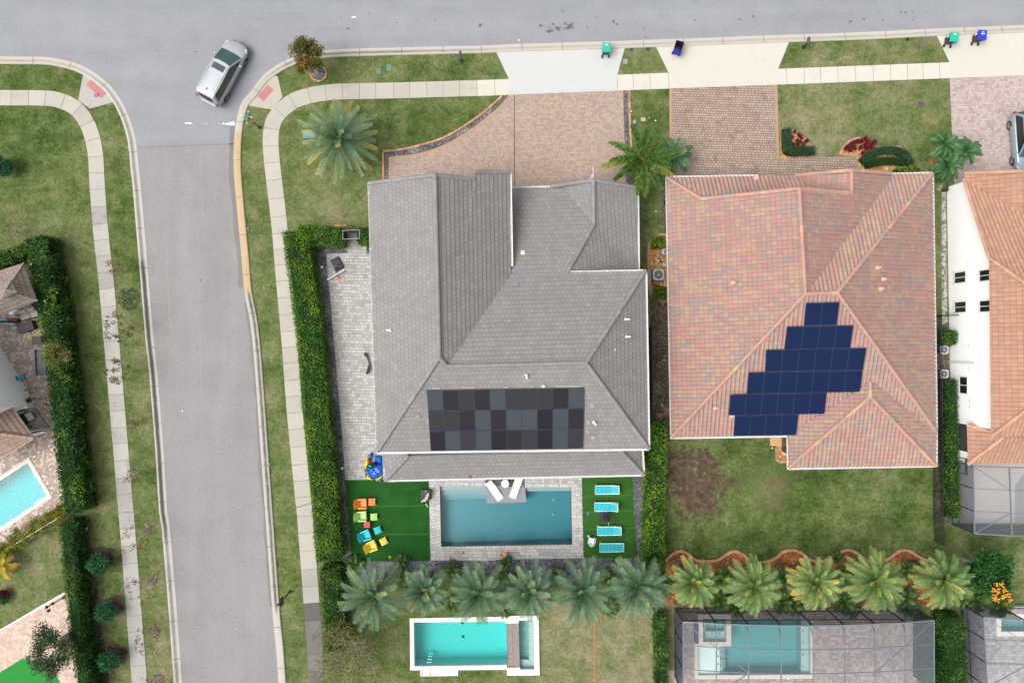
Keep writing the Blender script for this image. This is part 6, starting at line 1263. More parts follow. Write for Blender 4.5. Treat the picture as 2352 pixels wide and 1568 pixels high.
car('parked_car', 'blue grey crossover parked on the lilac paver driveway, cut by the right picture edge', P(2342, 331), R(180 + 4.7), 4.6, 1.86, 1.66, bluegrey, 2.72, 'suv')

# ------------------------------------------------------------------ kerbside things
def bin_(label, top, rot, lidm, open_=False, marks=1, grp=None):
    hp = P(*top, 1.05); t = thing('wheelie_bin', label, 'bin', (hp.x, hp.y, .034), rot, grp); dk = plain('dark_bin_body', (.026, .027, .03), .5, .35) if not open_ else plain('navy_bin_body', (.02, .022, .05), .45, .35)
    o = MB(); x, y = .60, .64
    if open_:
        q = [Vector((sx * x / 2, sy * y / 2, 1.02)) for sx, sy in ((-1, -1), (1, -1), (1, 1), (-1, 1))]; p = [Vector((v.x * .72, v.y * .66, .08)) for v in q]
        o.mesh(p + q, [(0, 1, 5, 4), (1, 2, 6, 5), (2, 3, 7, 6), (3, 0, 4, 7), (0, 3, 2, 1)]); i = [v * .93 for v in q]; i = [Vector((v.x, v.y, 1.02)) for v in i]; j = [Vector((v.x * .92, v.y * .92, .14)) for v in p]
        o.mesh(i + j, [(0, 1, 5, 4), (1, 2, 6, 5), (2, 3, 7, 6), (3, 0, 4, 7), (4, 5, 6, 7)]); o.mesh(q + i, [(0, 1, 5, 4), (1, 2, 6, 5), (2, 3, 7, 6), (3, 0, 4, 7)])
    else: o.box((0, .02, .55), (x * .74, y * .70, .94), 0, 0, .5, (1.30, 1.30))
    o.build('body', dk, t)
    for sx in (-1, 1): o = MB(); o.M = Matrix.Translation((sx * .25, -.34, .12)) @ Matrix.Rotation(R(90), 4, 'Y'); o.lathe([(.05, -.04), (.12, -.04), (.12, .04), (.05, .04)], 14); o.build('wheel', MT['black'], t)
    o = MB(); o.tube([(-.25, -.40, .98), (.25, -.40, .98)], .02, n=6); o.tube([(-.22, -.30, .98), (-.22, -.40, .98)], .02, n=6); o.tube([(.22, -.30, .98), (.22, -.40, .98)], .02, n=6); o.build('handle', MT['black'], t)
    if not open_:
        o = MB(); o.box((0, 0, 1.06), (.66, .76, .08), 0, 0, .5, (.94, .94)); ld = o.build('lid', lidm, t, bevel=.03); o = MB(); o.box((0, .06, 1.106), (.52, .48, .014)); o.box((0, -.28, 1.104), (.58, .12, .012)); o.build('lid_panel', lidm, ld)
        m = MB(); m.mesh([Vector(v) for v in ((-.14, .20, 1.118), (0, .13, 1.118), (.14, .20, 1.118), (0, .27, 1.118))], [(0, 1, 2, 3)]); m.build('emblem', plain('pale_emblem', (.62, .78, .74) if marks != 2 else (.24, .34, .70), .6), ld)
        if marks == 2:
            for k in range(5): m = MB(); m.box((-.11 + .055 * k, .055, 1.118), (.036, .07, .008)); m.box((-.11 + .055 * k + (.01 if k % 2 else -.008), .055, 1.120), (.012, .03, .006), 0, 0); m.build('lettering', plain('white_lettering', (.7, .72, .78), .6), ld)
        if marks == 3 or marks == 2:
            m = MB(); m.box((-.33, .12, .78), (.012, .16, .26), 0, 0, .5); m.build('side_emblem', MT['trim'], t)
    else:
        o = MB(); o.box((0, -.50, .82), (.64, .40, .05), 0, 0, .5, (.96, .96), Euler((R(38), 0, 0))); o.build('lid', lidm, t, bevel=.02)
        for sx in (-1, 1): o = MB(); o.sphere((sx * .08, .02, .45), .02, 8); o.build('bolt', MT['trim'], t)
teal = plain('teal_green_lid', (.012, .36, .235), .5, .35, ns=3, na=.08); blue_l = plain('royal_blue_lid', (.012, .035, .50), .5, .35, ns=3, na=.08); navy_l = plain('navy_blue_lid', (.010, .014, .27), .45, .35, ns=3, na=.1)
bin_('closed green lidded bin standing alone on the bright concrete apron', (1393, 110), R(1.5), teal, marks=1)
bin_('black bin with its blue lid hanging open behind it', (1560, 104), R(-15), navy_l, True)
bin_('closed green lidded bin with side emblem, left of the blue lidded bin by the kerb', (2191.5, 86), R(-6), teal, marks=3)
bin_('closed bright blue lidded bin with white lettering by the kerb', (2256, 81), R(-4), blue_l, marks=2)
def mailbox(label, top, rot, leanless=True):
    p = P(*top, 1.15); t = thing('mailbox', label, 'mailbox', (p.x, p.y, 0), rot); o = MB(); secs = []
    for y in (-.30, .30): secs.append([Vector((-.095, y, 1.02)), Vector((-.095, y, 1.14)), Vector((-.07, y, 1.20)), Vector((0, y, 1.225)), Vector((.07, y, 1.20)), Vector((.095, y, 1.14)), Vector((.095, y, 1.02))])
    ribbon(o, secs); o.build('box', plain('slate_black_metal', (.045, .048, .055), .4, .45), t)
    o = MB(); o.box((0, -.05, .5), (.10, .10, 1.0)); o.box((0, -.05, .06), (.22, .22, .12)); o.box((0, 0, 1.0), (.16, .5, .03)); o.build('post', MT['black_metal'], t); o = MB(); o.box((.105, .12, 1.16), (.015, .04, .14)); o.build('flag', MT['grey_metal'], t)
mailbox('black mailbox on a post between the autumn tree and the first concrete apron', (1057, 127), R(1)); mailbox('black mailbox on a post on the long grass verge near the two closed bins', (1858, 95), R(-3))
def lid(name, label, x, y, w, d, rot, mat, kind='rect', h=.05, cat='utility cover', inset=None):
    p = P(x, y); o = MB()
    if kind == 'rect': o.box((0, 0, h / 2), (w, d, h)); 
    else: o.lathe([(w / 2, 0), (w / 2, h), (w / 2 * .85, h + .006), (.002, h + .006)], 18)
    t = o.build(name, mat, bevel=.015 if kind == 'rect' else 0); t.location = p; t.rotation_euler = (0, 0, rot); tag(t, label, cat)
    i = MB()
    if inset == 'x':
        for a in (.7, -.7): i.box((0, 0, h + .006), (w * 1.0, .025, .01), a)
    elif inset == 'bars':
        for k in (-1, 0, 1): i.box((0, k * d * .25, h + .005), (w * .75, .03, .01))
    elif inset == 'grid':
        for k in (-1, 0, 1): i.box((0, k * d * .25, h + .005), (w * .8, .02, .01)); i.box((k * w * .25, 0, h + .009), (.02, d * .8, .01))
    elif inset == 'rim':
        for sx in (-1, 1): i.box((sx * w * .44, 0, h + .004), (.04, d * .95, .012)); i.box((0, sx * d * .44, h + .01), (w * .8, .04, .012))
    elif inset == 'dots':
        for sx in (-1, 1): i.box((0, sx * d * .22, h + .004), (.09, .03, .01))
    if inset: i.build('cover_marking', MT['glass'] if inset != 'rim' else MT['red_lid'], t)
    return t
lid('utility_box', 'left and lower of the two green utility covers on the north verge', 870, 164, .33, .46, R(0), MT['green_lid'], inset='dots'); lid('utility_box', 'upper right of the two green utility covers on the north verge', 894, 156.5, .37, .50, R(2), MT['green_lid'], inset='dots')
lid('drain_cover', 'small green crossed grate cover left of the mailbox by the kerb', 1041, 127, .26, .24, 0, MT['green_lid'], inset='x', cat='grate')
lid('drain_cover', 'dark barred kerb grate at the left top of the grass wedge', 1450, 114.5, .26, .26, 0, plain('dark_teal_grate', (.06, .09, .09), .6), inset='bars', cat='grate'); lid('drain_cover', 'dark crossed kerb grate at the right top of the grass wedge', 1488, 113, .28, .24, 0, plain('charcoal_grate', (.05, .055, .06), .6), inset='x', cat='grate')
lid('meter_cover', 'grey concrete meter cover with rusty rim in the grass wedge', 1436, 142, .44, .48, 0, MT['grey_lid'], inset='rim'); lid('drain_cover', 'small dark square grate on the long verge near the bins', 2084, 91, .24, .24, 0, MT['black'], inset='grid', cat='grate')
lid('meter_cover', 'rusty brown square cover on the verge beside the bins', 2118, 102, .42, .5, 0, MT['red_lid']); lid('meter_cover', 'wide rusty double cover set in the big front lawn', 2115.5, 239.5, .6, .38, 0, MT['red_lid'], inset='bars')
lid('drain_cover', 'small black grate in the verge beside the yellowed kerb', 570.5, 525, .24, .28, 0, MT['black'], inset='grid', cat='grate'); lid('drain_cover', 'small black grate in the verge beside the dark lower kerb', 618, 1066, .24, .28, 0, MT['black'], inset='grid', cat='grate')
lid('valve_cover', 'round pale green cover on the narrow lawn between driveways', 1457.5, 280.5, .26, .26, 0, plain('pale_green_lid', (.26, .33, .28), .7), 'round', .04, inset='dots'); lid('valve_box', 'tan rounded box lid on the narrow lawn between driveways', 1477, 275, .36, .28, 0, MT['tan_plastic']); lid('valve_cover', 'tiny dark green valve cap beside the tan lid', 1491, 271.5, .17, .19, 0, MT['green_lid'], 'round', .1)
lid('valve_cover', 'small round metal cap set in the east sidewalk', 610.5, 369, .20, .20, 0, MT['grey_metal'], 'round', .045); lid('valve_cover', 'round white cap in the yard gravel beside the basketball stand', 740.3, 613, .22, .22, 0, MT['trim'], 'round', .12, 'garden lamp'); lid('valve_cover', 'round white cap in the yard gravel beside the lower patio', 786.5, 1074.5, .20, .20, 0, MT['trim'], 'round', .12, 'garden lamp')
lid('valve_cover', 'small white cap beside the narrow hedge at the lower left', 200, 1213, .18, .18, 0, MT['trim'], 'round', .1, 'garden lamp'); lid('valve_cover', 'pale ring cap in the lawn by the pink house back step', T(2, 3)(38, 978)[0], T(2, 3)(38, 978)[1], .12, .12, 0, MT['trim'], 'round', .04)
lid('valve_cover', 'rusty brown round cap in the lawn beside the bare tree', 871, 1525, .2, .2, 0, plain('rust_cap', (.20, .085, .06), .8), 'round', .05); lid('turf_vent', 'small grey slotted plate in the lounge turf', 1350, 1179, .2, .32, 0, plain('grey_plate', (.09, .10, .10), .7), h=.04)
for i, (x, y, lab) in enumerate([(1450, 256.5, 'white sprinkler head by the brick row on the narrow lawn'), (1505.5, 277.5, 'white sprinkler head on the right of the narrow lawn'), (1506.5, 485.5, 'ring sprinkler head in the side yard grass'), (1527, 828, 'orange capped sprinkler in the dark soil side yard'), (1520, 928.5, 'pale ring sprinkler in the dark soil side yard')]): lid('sprinkler', lab, x, y, .11, .11, 0, MT['trim'] if i != 3 else MT['tan_plastic'], 'round', .05, 'sprinkler')
lid('stepping_stone', 'upper of two terracotta stepping pieces in the dark side yard', 1515, 954, .32, .34, .1, plain('terracotta_piece', (.42, .17, .08), .8), h=.05, cat='stone'); lid('stepping_stone', 'lower of two terracotta stepping pieces in the dark side yard', 1515.5, 966.5, .3, .34, -.1, bpy.data.materials['terracotta_piece'], h=.05, cat='stone')
t = thing('utility_cabinet', 'low teal utility cabinet half hidden under the round front lawn palm', 'cabinet', P(713, 312), R(4)); o = MB(); o.box((0, 0, .22), (.95, .62, .44), 0, 0, .5, (.92, .92)); o.build('body', MT['teal_lid'], t, bevel=.03); o = MB(); o.box((0, 0, .46), (.92, .60, .05)); o.build('lid', MT['teal_lid'], t, bevel=.02)
t = thing('planter_ring', 'round brick ring edging full of grey gravel at the foot of the autumn tree', 'edging', P(732, 169.5)); 
o = MB()
for k in range(12):
    a = k * math.pi / 6; o.box((math.cos(a) * .60, math.sin(a) * .58, .05), (.12, .29, .10), a, 0, rnd.random())
o.build('brick_ring', MT['brick'], t, bevel=.012); o = MB(); o.lathe([(.56, 0), (.55, .035), (.002, .04)], 24); o.build('gravel_fill', MT['gravel'], t)
# stop sign with two street name blades
zs = crop(940, 430, 140, 2195); base = P(*zs(1560, 1270)); t = thing('stop_sign', 'red stop sign on a dark leaning-looking post with two green street name blades', 'sign', base)
hd = P(*zs(735, 720), 3.0) - base; o = MB(); o.tube([(0, 0, 0), (0, 0, .55)], .075, .06, 12); o.tube([(0, 0, .5), (0, 0, 3.0)], .045, .045, 10); o.lathe([(.11, 0), (.11, .12), (.07, .2)], 12); o.build('post', MT['black_metal'], t)
E_ = Euler((R(90), 0, R(-13))); Mx = Matrix.Translation((0, -.06, 2.25)) @ E_.to_matrix().to_4x4()
def octo(r, z0, z1, mat, nm, par):
    o = MB(); o.M = Mx; pts = [(r * math.cos(R(22.5 + 45 * k)), r * math.sin(R(22.5 + 45 * k))) for k in range(8)]; o.prism(pts, z0, z1); return o.build(nm, mat, par)
octo(.47, -.02, .0, MT['black_metal'], 'sign_back', t); octo(.44, .002, .012, MT['trim'], 'sign_border', t); fc = octo(.415, .014, .02, plain('sign_red', (.42, .012, .025), .5), 'sign_face', t)
def text(s, size, M4, mat, name, par, ext=.004):
    cu = bpy.data.curves.new(name, 'FONT'); cu.body = s; cu.size = size; cu.extrude = ext; cu.align_x = 'CENTER'; cu.align_y = 'CENTER'
    o = bpy.data.objects.new(name, cu); dg = bpy.context.evaluated_depsgraph_get(); COL.objects.link(o); dg.update(); me = bpy.data.meshes.new_from_object(o.evaluated_get(dg)); me.transform(M4); bpy.data.objects.remove(o); me.materials.clear(); me.materials.append(mat)
    ob = bpy.data.objects.new(name, me); COL.objects.link(ob); ob.parent = par; return ob
text('STOP', .36, Mx @ Matrix.Translation((0, 0, .026)), MT['trim'], 'lettering', t)
gb = plain('street_blade_green', (.015, .30, .20), .5)
for (ang, z, L_b) in ((R(84), 2.76, .92), (R(-9), 2.98, .80)):
    o = MB(); o.box((0, 0, z), (L_b, .035, .21), ang); bl = o.build('street_blade', gb, t, bevel=.004); d = Vector((math.cos(ang), math.sin(ang), 0)); nn = Vector((-d.y, d.x, 0))
    for e in (-1, 1): o = MB(); o.box(d * e * (L_b / 2 - .05) + Vector((0, 0, z)), (.12, .04, .215), ang); o.build('blade_end', MT['trim'], bl)
    o = MB()
    for k in range(6): o.box(d * (-.24 + .085 * k + (.02 if k > 2 else 0)) + Vector((0, 0, z + .012 * (k % 2))), (.045, .042, .085 + .02 * (k % 3)), ang)
    o.build('blade_mark', MT['trim'], bl)
zp = crop(1080, 2300, 160, 1792); b2 = P(*zp(900, 715)); t = thing('sign_post', 'tall black post seen with the dark backs of two stacked street signs', 'sign', b2)
o = MB(); o.tube([(0, 0, 0), (0, 0, .5)], .10, .075, 12); o.tube([(0, 0, .5), (0, 0, 3.1)], .05, .05, 10); o.sphere((0, 0, 3.14), .09, 10); o.build('post', MT['black_metal'], t)
an = math.atan2(-330, 35)
for (z, hh) in ((2.62, .62), (2.12, .30)):
    o = MB(); o.box((.05, 0, z), (.58, .03, hh), an); o.build('sign_back', MT['black'], t)
# ------------------------------------------------------------------ grey house yard things
zb = crop(1260, 900, 240, 1344); bc = P(*zb(508, 880)); ax = Vector((380, 210, 0)).normalized(); fw = Vector((270, -215, 0)); fw = Vector((ax.y, -ax.x, 0))
t = thing('basketball_hoop', 'portable basketball hoop with black base and clear backboard on the grey patio', 'basketball hoop', bc, math.atan2(ax.y, ax.x))
o = MB(); o.box((0, .02, .12), (.74, 1.02, .22), 0, 0, .5, (.90, .92)); bs = o.build('base', MT['black'], t, bevel=.05)
o = MB()
for k in (-.2, -.07, .07, .2): o.box((k, .1, .245), (.05, .66, .03))
o.build('base_rib', MT['black'], bs, bevel=.01)
lp_ = lambda p: Matrix.Rotation(-math.atan2(ax.y, ax.x), 4, 'Z') @ (p - bc)
bdc = lp_(P(*zb(495, 1125), 3.4)); rim = lp_(P(*zb(585, 1225), 3.05)); arm0 = Vector((0, -.25, .25))
for sx in (-.06, .06):
    o = MB(); o.tube([Vector((sx - .1, -.30, .22)), Vector((sx - .1, -.42, 1.6)), Vector((bdc.x + sx, bdc.y + .55, 2.5)), Vector((bdc.x + sx, bdc.y + .05, 3.3))], .035, n=8); o.build('pole', MT['black_metal'], t)
o = MB(); o.tube([(.02, .05, .25), (-.02, -.22, 1.0), (-.05, -.36, 1.5)], .03, n=8); o.build('brace', MT['grey_metal'], t)
o = MB(); o.box(bdc, (1.36, .035, .86)); bdo = o.build('backboard', m_screen('clear_acrylic', (.42, .44, .46), .45, .75), t); o = MB()
for (x, z, w_, h_) in ((0, .43, 1.40, .05), (0, -.43, 1.40, .05), (.69, 0, .05, .9), (-.69, 0, .05, .9)): o.box(bdc + Vector((x, 0, z)), (w_, .06, h_))
o.build('backboard_frame', MT['grey_metal'], bdo)
org = plain('orange_rim', (.62, .075, .035), .5); o = MB(); o.tube([rim + Vector((math.cos(a) * .23, math.sin(a) * .23, 0)) for a in [2 * math.pi * k / 24 for k in range(25)]], .018, n=6, cap=False); rm = o.build('rim', org, t); o = MB(); q = bdc.copy(); q.z = rim.z; o.box(q.lerp(rim, .42), (.16, (q - rim).length * .55, .06), math.atan2((rim - q).y, (rim - q).x) + R(90)); o.build('bracket', org, t)
o = MB()
for k in range(12):
    a = 2 * math.pi * k / 12; b_ = a + .52; o.tube([rim + Vector((math.cos(a) * .23, math.sin(a) * .23, 0)), rim + Vector((math.cos(b_) * .15, math.sin(b_) * .15, -.22)), rim + Vector((math.cos(a) * .11, math.sin(a) * .11, -.42))], .008, n=4, cap=False)
o.build('net', MT['trim'], rm)
zc = crop(1160, 1320, 400, 2352); pts = [P(*zc(*q)) for q in ((1760, 545), (1800, 565), (1850, 680), (1878, 780), (1870, 890), (1850, 960), (1820, 1025))]; c0 = pts[3].copy()
o = MB(); sp_ = smooth_path([(p.x * 30, p.y * 30) for p in pts], 4); n_ = normals(sp_)
secs = []
for i, (p, nn) in enumerate(zip(sp_, n_)):
    f = i / (len(sp_) - 1); w_ = .105 * (.35 + .65 * math.sin(math.pi * (.08 + .84 * f)) ** .5) * (1.25 if abs(f - .5) > .22 else .75); z = .30 - .24 * (1 - (2 * f - 1) ** 2); c = Vector((p.x / 30, p.y / 30, 0)) - c0; v = Vector((nn.x, nn.y, 0)); secs.append([c + v * w_ + Vector((0, 0, z)), c + v * w_ + Vector((0, 0, z + .05)), c - v * w_ + Vector((0, 0, z + .05)), c - v * w_ + Vector((0, 0, z))])
ribbon(o, secs); o = o.build('rocker_board', plain('charcoal_board', (.022, .023, .026), .4, .4, ns=1.2, na=.5)); o.location = c0; tag(o, 'curved charcoal rocker board lying on the grey patio beside the house gutter', 'board')
# frame over the yard gate
t = thing('garden_gate', 'thin galvanised pipe frame over the gate gap between the front hedges', 'gate', P(806, 540)); q = [P(*zb(*p), 2.1) - t.location for p in ((620, 125), (990, 108), (995, 300), (622, 315))]
for i in range(4): o = MB(); o.tube([q[i], q[(i + 1) % 4]], .018, n=6); o.build('rail', MT['grey_metal'], t); o = MB(); o.tube([(q[i].x, q[i].y, 0), q[i]], .018, n=6); o.build('post', MT['grey_metal'], t)
o = MB(); a, b = P(*zb(735, 132), .8) - t.location, P(*zb(1012, 128), .8) - t.location
for z in (.1, 1.3): o.box(((a.x + b.x) / 2, (a.y + b.y) / 2, z), ((b - a).length, .05, .05))
for k in range(10): p = a.lerp(b, (k + .5) / 10); o.box((p.x, p.y, .7), (.03, .03, 1.25))
o.build('gate_panel', MT['black_metal'], t)
# deflated bounce castle
t = thing('deflated_bounce_castle', 'heap of blue, yellow, green and red inflatable vinyl slumped by the porch corner', 'inflatable', P(862, 1073)); zi = crop(1420, 1780, 160, 1394)
vb = plain('blue_vinyl', (.010, .085, .46), .3, .5, ns=5, na=.45); vy = plain('yellow_vinyl', (.72, .50, .02), .35, .45, ns=5, na=.15); vg = plain('green_vinyl', (.02, .40, .07), .35, .45, ns=5, na=.2); vr = plain('red_vinyl', (.50, .03, .03), .35, .45, ns=5, na=.2); vd = plain('dark_fold', (.03, .01, .02), .6)
def lump(nm, poly, zmax, mat, seed, wr=.10, freq=5.0):
    q = [P(*zi(*p)) - t.location for p in poly]; c = sum(q, Vector()) / len(q); n = len(q); N = 5; S = 5; o = MB(); ring = []
    fine = []
    for i in range(n):
        for k in range(S): fine.append(q[i].lerp(q[(i + 1) % n], k / S))
    vs, fs = [], []; m = len(fine)
    for r_ in range(N + 1):
        f = r_ / N
        for p in fine:
            v = c.lerp(p, 1 - f); h_ = zmax * math.sin(math.pi / 2 * min(1, f * 1.5 + .04)); w_ = mn.noise(Vector((v.x * freq, v.y * freq * .6, seed))); w2 = abs(mn.noise(Vector((v.x * 2.3 + v.y * 3, v.y * 2 - v.x, seed + 5)))); v = Vector((v.x, v.y, max(.02, h_ * (1 - .25 * w2) + wr * w_ * (.4 + f)))); vs.append(v)
    for r_ in range(N):
        for i in range(m): fs.append((r_ * m + i, r_ * m + (i + 1) % m, (r_ + 1) * m + (i + 1) % m, (r_ + 1) * m + i))
    o.mesh(vs, fs); ob = o.build(nm, mat, t, smooth=True); return ob
lump('blue_body', [(470, 720), (760, 620), (1000, 600), (1090, 760), (1060, 1000), (820, 1140), (660, 1200), (440, 1010), (380, 880)], .55, vb, 1, .14); lump('blue_flap', [(690, 345), (1000, 345), (1060, 600), (800, 640), (690, 540)], .42, vb, 2, .12); lump('blue_peak', [(440, 370), (590, 225), (640, 340), (590, 480), (480, 420)], .4, vb, 3, .08); lump('blue_skirt', [(960, 1180), (1080, 1120), (1220, 1260), (1080, 1300), (960, 1260)], .12, vb, 9, .03)
lump('yellow_panel', [(420, 430), (480, 430), (540, 600), (440, 680), (450, 780), (390, 860), (340, 840), (330, 660)], .5, vy, 4, .08); lump('yellow_hem', [(400, 1060), (460, 1010), (650, 1190), (600, 1225), (440, 1170)], .28, vy, 5, .05); lump('yellow_hem', [(700, 1200), (1010, 980), (1020, 1060), (760, 1240)], .42, vy, 6, .05)
lump('green_panel', [(430, 670), (580, 625), (690, 690), (600, 735), (480, 710)], .66, vg, 7, .03); lump('green_panel', [(345, 960), (400, 980), (420, 1080), (380, 1120), (350, 1050)], .24, vg, 8, .04); lump('green_hem', [(760, 1245), (1010, 1060), (1010, 1120), (820, 1265)], .38, vg, 10, .04)
lump('red_edge', [(480, 430), (520, 440), (590, 580), (545, 610)], .6, vr, 11, .02); lump('red_edge', [(335, 720), (365, 850), (360, 940), (335, 900)], .3, vr, 12, .02); lump('red_hem', [(840, 1270), (960, 1170), (965, 1220), (880, 1285)], .34, vr, 13, .03); lump('dark_opening', [(580, 590), (690, 560), (790, 620), (800, 690), (700, 680)], .6, vd, 14, .02)
# adirondack chairs and footstools, facing +x
za_ = crop(1400, 1960, 200, 1045)
def adirondack(px, rot, mat, lab):
    t = thing('adirondack_chair', lab, 'chair', P(*za_(*px)) + Vector((0, 0, .03)), rot, 'painted garden chairs on the turf')
    o = MB()
    for k in range(5): o.box((-.02 + .085 * k, 0, .36 + .018 * k), (.078, .50, .022), 0, 0, .5, (1, 1), Euler((0, R(-10), 0)))
    o.build('seat', mat, t); o = MB()
    for k in range(5):
        a = (k - 2) * .105; L_ = .78 - .035 * abs(k - 2); c = Vector((-.24, 0, .63)) + Vector((-.02 * abs(k - 2) * 0, (k - 2) * .112, -.01 * abs(k - 2))); o.mesh([Vector(v) for v in ((-.06, (k - 2) * .088 - .042, .36), (-.06, (k - 2) * .088 + .042, .36), (-.06 - L_ * .52, (k - 2) * .138 + .064, .36 + L_ * .80), (-.06 - L_ * .52, (k - 2) * .138 - .064, .36 + L_ * .80), (-.08, (k - 2) * .088 - .042, .35), (-.08, (k - 2) * .088 + .042, .35), (-.08 - L_ * .52, (k - 2) * .138 + .064, .35 + L_ * .80), (-.08 - L_ * .52, (k - 2) * .138 - .064, .35 + L_ * .80))], [(0, 1, 2, 3), (7, 6, 5, 4), (0, 4, 5, 1), (1, 5, 6, 2), (2, 6, 7, 3), (3, 7, 4, 0)])
    o.build('backrest', mat, t)
    for s_ in (-1, 1):
        o = MB(); o.box((.06, s_ * .335, .56), (.66, .125, .025), s_ * .05); o.build('armrest', mat, t, bevel=.01); o = MB(); o.box((.34, s_ * .30, .28), (.08, .03, .55)); o.build('leg', mat, t); o = MB(); o.box((-.10, s_ * .265, .22), (.85, .03, .10), 0, 0, .5, (1, 1), Euler((0, R(14), 0))); o.build('side_rail', mat, t)
    o = MB(); o.box((.39, 0, .33), (.025, .60, .11)); o.build('front_apron', mat, t)
def footstool(px, rot, mat, lab):
    t = thing('footstool', lab, 'footstool', P(*za_(*px)) + Vector((0, 0, .03)), rot, 'painted footstools on the turf'); o = MB()
    for k in range(5): o.box((-.19 + .098 * k, 0, .36 - .012 * k * k * .5), (.082, .52, .022))
    o.build('top', mat, t)
    for s_ in (-1, 1): o = MB(); o.box((.03, s_ * .24, .24), (.62, .03, .09), 0, 0, .5, (1, 1), Euler((0, R(20), 0))); o.build('side_rail', mat, t); o = MB(); o.box((-.18, s_ * .22, .17), (.07, .03, .34)); o.build('leg', mat, t)
ch_m = {'orange': plain('orange_plastic', (.82, .20, .035), .5), 'green': plain('light_green_plastic', (.34, .56, .16), .5), 'teal': plain('turquoise_plastic', (.01, .42, .52), .5), 'yellow': plain('yellow_plastic', (.80, .54, .05), .5)}
adirondack((262, 255), R(1), ch_m['orange'], 'orange slatted adirondack chair on the turf'); adirondack((258, 515), R(2), ch_m['green'], 'light green slatted adirondack chair on the turf'); adirondack((340, 915), R(20), ch_m['teal'], 'turquoise slatted adirondack chair on the turf'); adirondack((465, 1138), R(23), ch_m['yellow'], 'yellow slatted adirondack chair on the turf')
footstool((472, 225), R(1), ch_m['orange'], 'orange slatted footstool in front of the orange chair'); footstool((512, 535), R(2), ch_m['green'], 'light green slatted footstool beside the green chair'); footstool((590, 812), R(20), ch_m['teal'], 'turquoise slatted footstool in front of the turquoise chair'); footstool((712, 1046), R(26), ch_m['yellow'], 'yellow slatted footstool in front of the yellow chair')
rp = plain('pink_red_plastic', (.70, .045, .09), .5); t = thing('side_table', 'small red rounded side table between the green and turquoise chairs', 'table', P(*za_(376, 692)) + Vector((0, 0, .03)), R(1)); o = MB()
for k in range(4): o.box((0, -.16 + .107 * k, .42), (.42 if k in (0, 3) else .46, .098, .025))
o.build('top', rp, t, bevel=.02)
for sx in (-1, 1):
    for sy in (-1, 1): o = MB(); o.box((sx * .15, sy * .14, .2), (.05, .05, .4)); o.build('leg', rp, t)
# teal sling loungers
zl = crop(2320, 1900, 240, 1107); sling = plain('turquoise_sling', (.010, .355, .43), .55, .3, ns=3, na=.08); wf = MT['trim']; seam_m = plain('sling_seam', (.10, .60, .66), .6)
def lounger(px, rot, raise_, lab):
    t = thing('sun_lounger', lab, 'sun lounger', P(*zl(*px)) + Vector((0, 0, .03)), rot, 'turquoise sun loungers on the turf'); z = .36; x0, xh, Lb = -.90, .32, .60; c, s_ = math.cos(raise_), math.sin(raise_)
    for sy in (-1, 1):
        o = MB(); o.box((.0, sy * .31, z - .01), (1.84, .05, .05)); o.build('side_rail', wf, t)
        for x in (-.72, .62): o = MB(); o.tube([(x, sy * .31, z), (x + (-.12 if x < 0 else .1), sy * .33, 0)], .022, n=6); o.build('leg', wf, t)
        o = MB(); o.tube([(-.80, sy * .335, z + .02), (-.55, sy * .335, z + .05), (.55, sy * .335, z + .03)], .018, n=6); o.build('arm', wf, t)
    o = MB(); o.box(((x0 + xh) / 2, 0, z + .025), (xh - x0, .57, .018)); sl = o.build('seat_sling', sling, t); o = MB()
    for k in (1, 2, 3): o.box((x0 + (xh - x0) * k / 4 + .05, 0, z + .037), (.018, .56, .006))
    o.build('sling_seam', seam_m, sl)
    e = Vector((xh + Lb * c, 0, z + .03 + Lb * s_)); E = Euler((0, -raise_, 0)); m = Vector((xh, 0, z + .03)).lerp(e, .5); o = MB(); o.box(m, (Lb, .57, .018), 0, 0, .5, (1, 1), E); bk = o.build('back_sling', sling, t)
    for sy in (-1, 1): o = MB(); o.box(m + Vector((0, sy * .30, 0)), (Lb, .035, .04), 0, 0, .5, (1, 1), E); o.build('back_rail', wf, t)
    o = MB(); o.box(e, (.04, .62, .04), 0, 0, .5, (1, 1), E); o.build('back_rail', wf, t); o = MB(); o.box((.91, 0, z - .01), (.05, .62, .05)); o.box((x0, 0, z - .01), (.04, .62, .05)); o.build('end_rail', wf, t)
lounger((487, 250), R(.8), R(18), 'turquoise sun lounger nearest the house porch'); lounger((478, 563), R(.8), R(40), 'turquoise sun lounger with its back raised highest, above the folded umbrella'); lounger((527, 1003), R(.8), R(18), 'turquoise sun lounger just below the folded umbrella'); lounger((572, 1309), R(.8), R(0), 'turquoise sun lounger lying flat by the palm fronds')
t = thing('folded_umbrella', 'folded navy umbrella over a square black base between two turquoise loungers', 'umbrella', P(*zl(448, 738)) + Vector((0, 0, .03)), R(2)); o = MB(); o.box((0, 0, .05), (.80, .80, .10)); o.build('base', MT['black'], t, bevel=.02)
nv = plain('navy_canvas', (.012, .016, .045), .7, .3, ns=6, na=.4); o = MB(); o.tube([(.18, -.25, .1), (.18, -.25, 1.3)], .03, n=8); o.build('mast', MT['grey_metal'], t)
for k, (a, ln) in enumerate(((118, .80), (104, .72), (133, .62), (88, .5), (150, .5))):
    d = Vector((math.cos(R(a)), math.sin(R(a)), 0)); o = MB(); p0 = Vector((.18, -.25, 1.25)); o.tube([p0, p0 + d * ln * .5 + Vector((0, 0, -.10)), p0 + d * ln + Vector((0, 0, -.30))], .075, .035, 7, 0, rnd.random()); o.build('canopy_fold', nv, t)
o = MB(); o.tube([(.16, -.30, .9), (.20, -.52, .95), (.28, -.78, .6)], .03, n=8); o.build('arm', MT['grey_metal'], t)
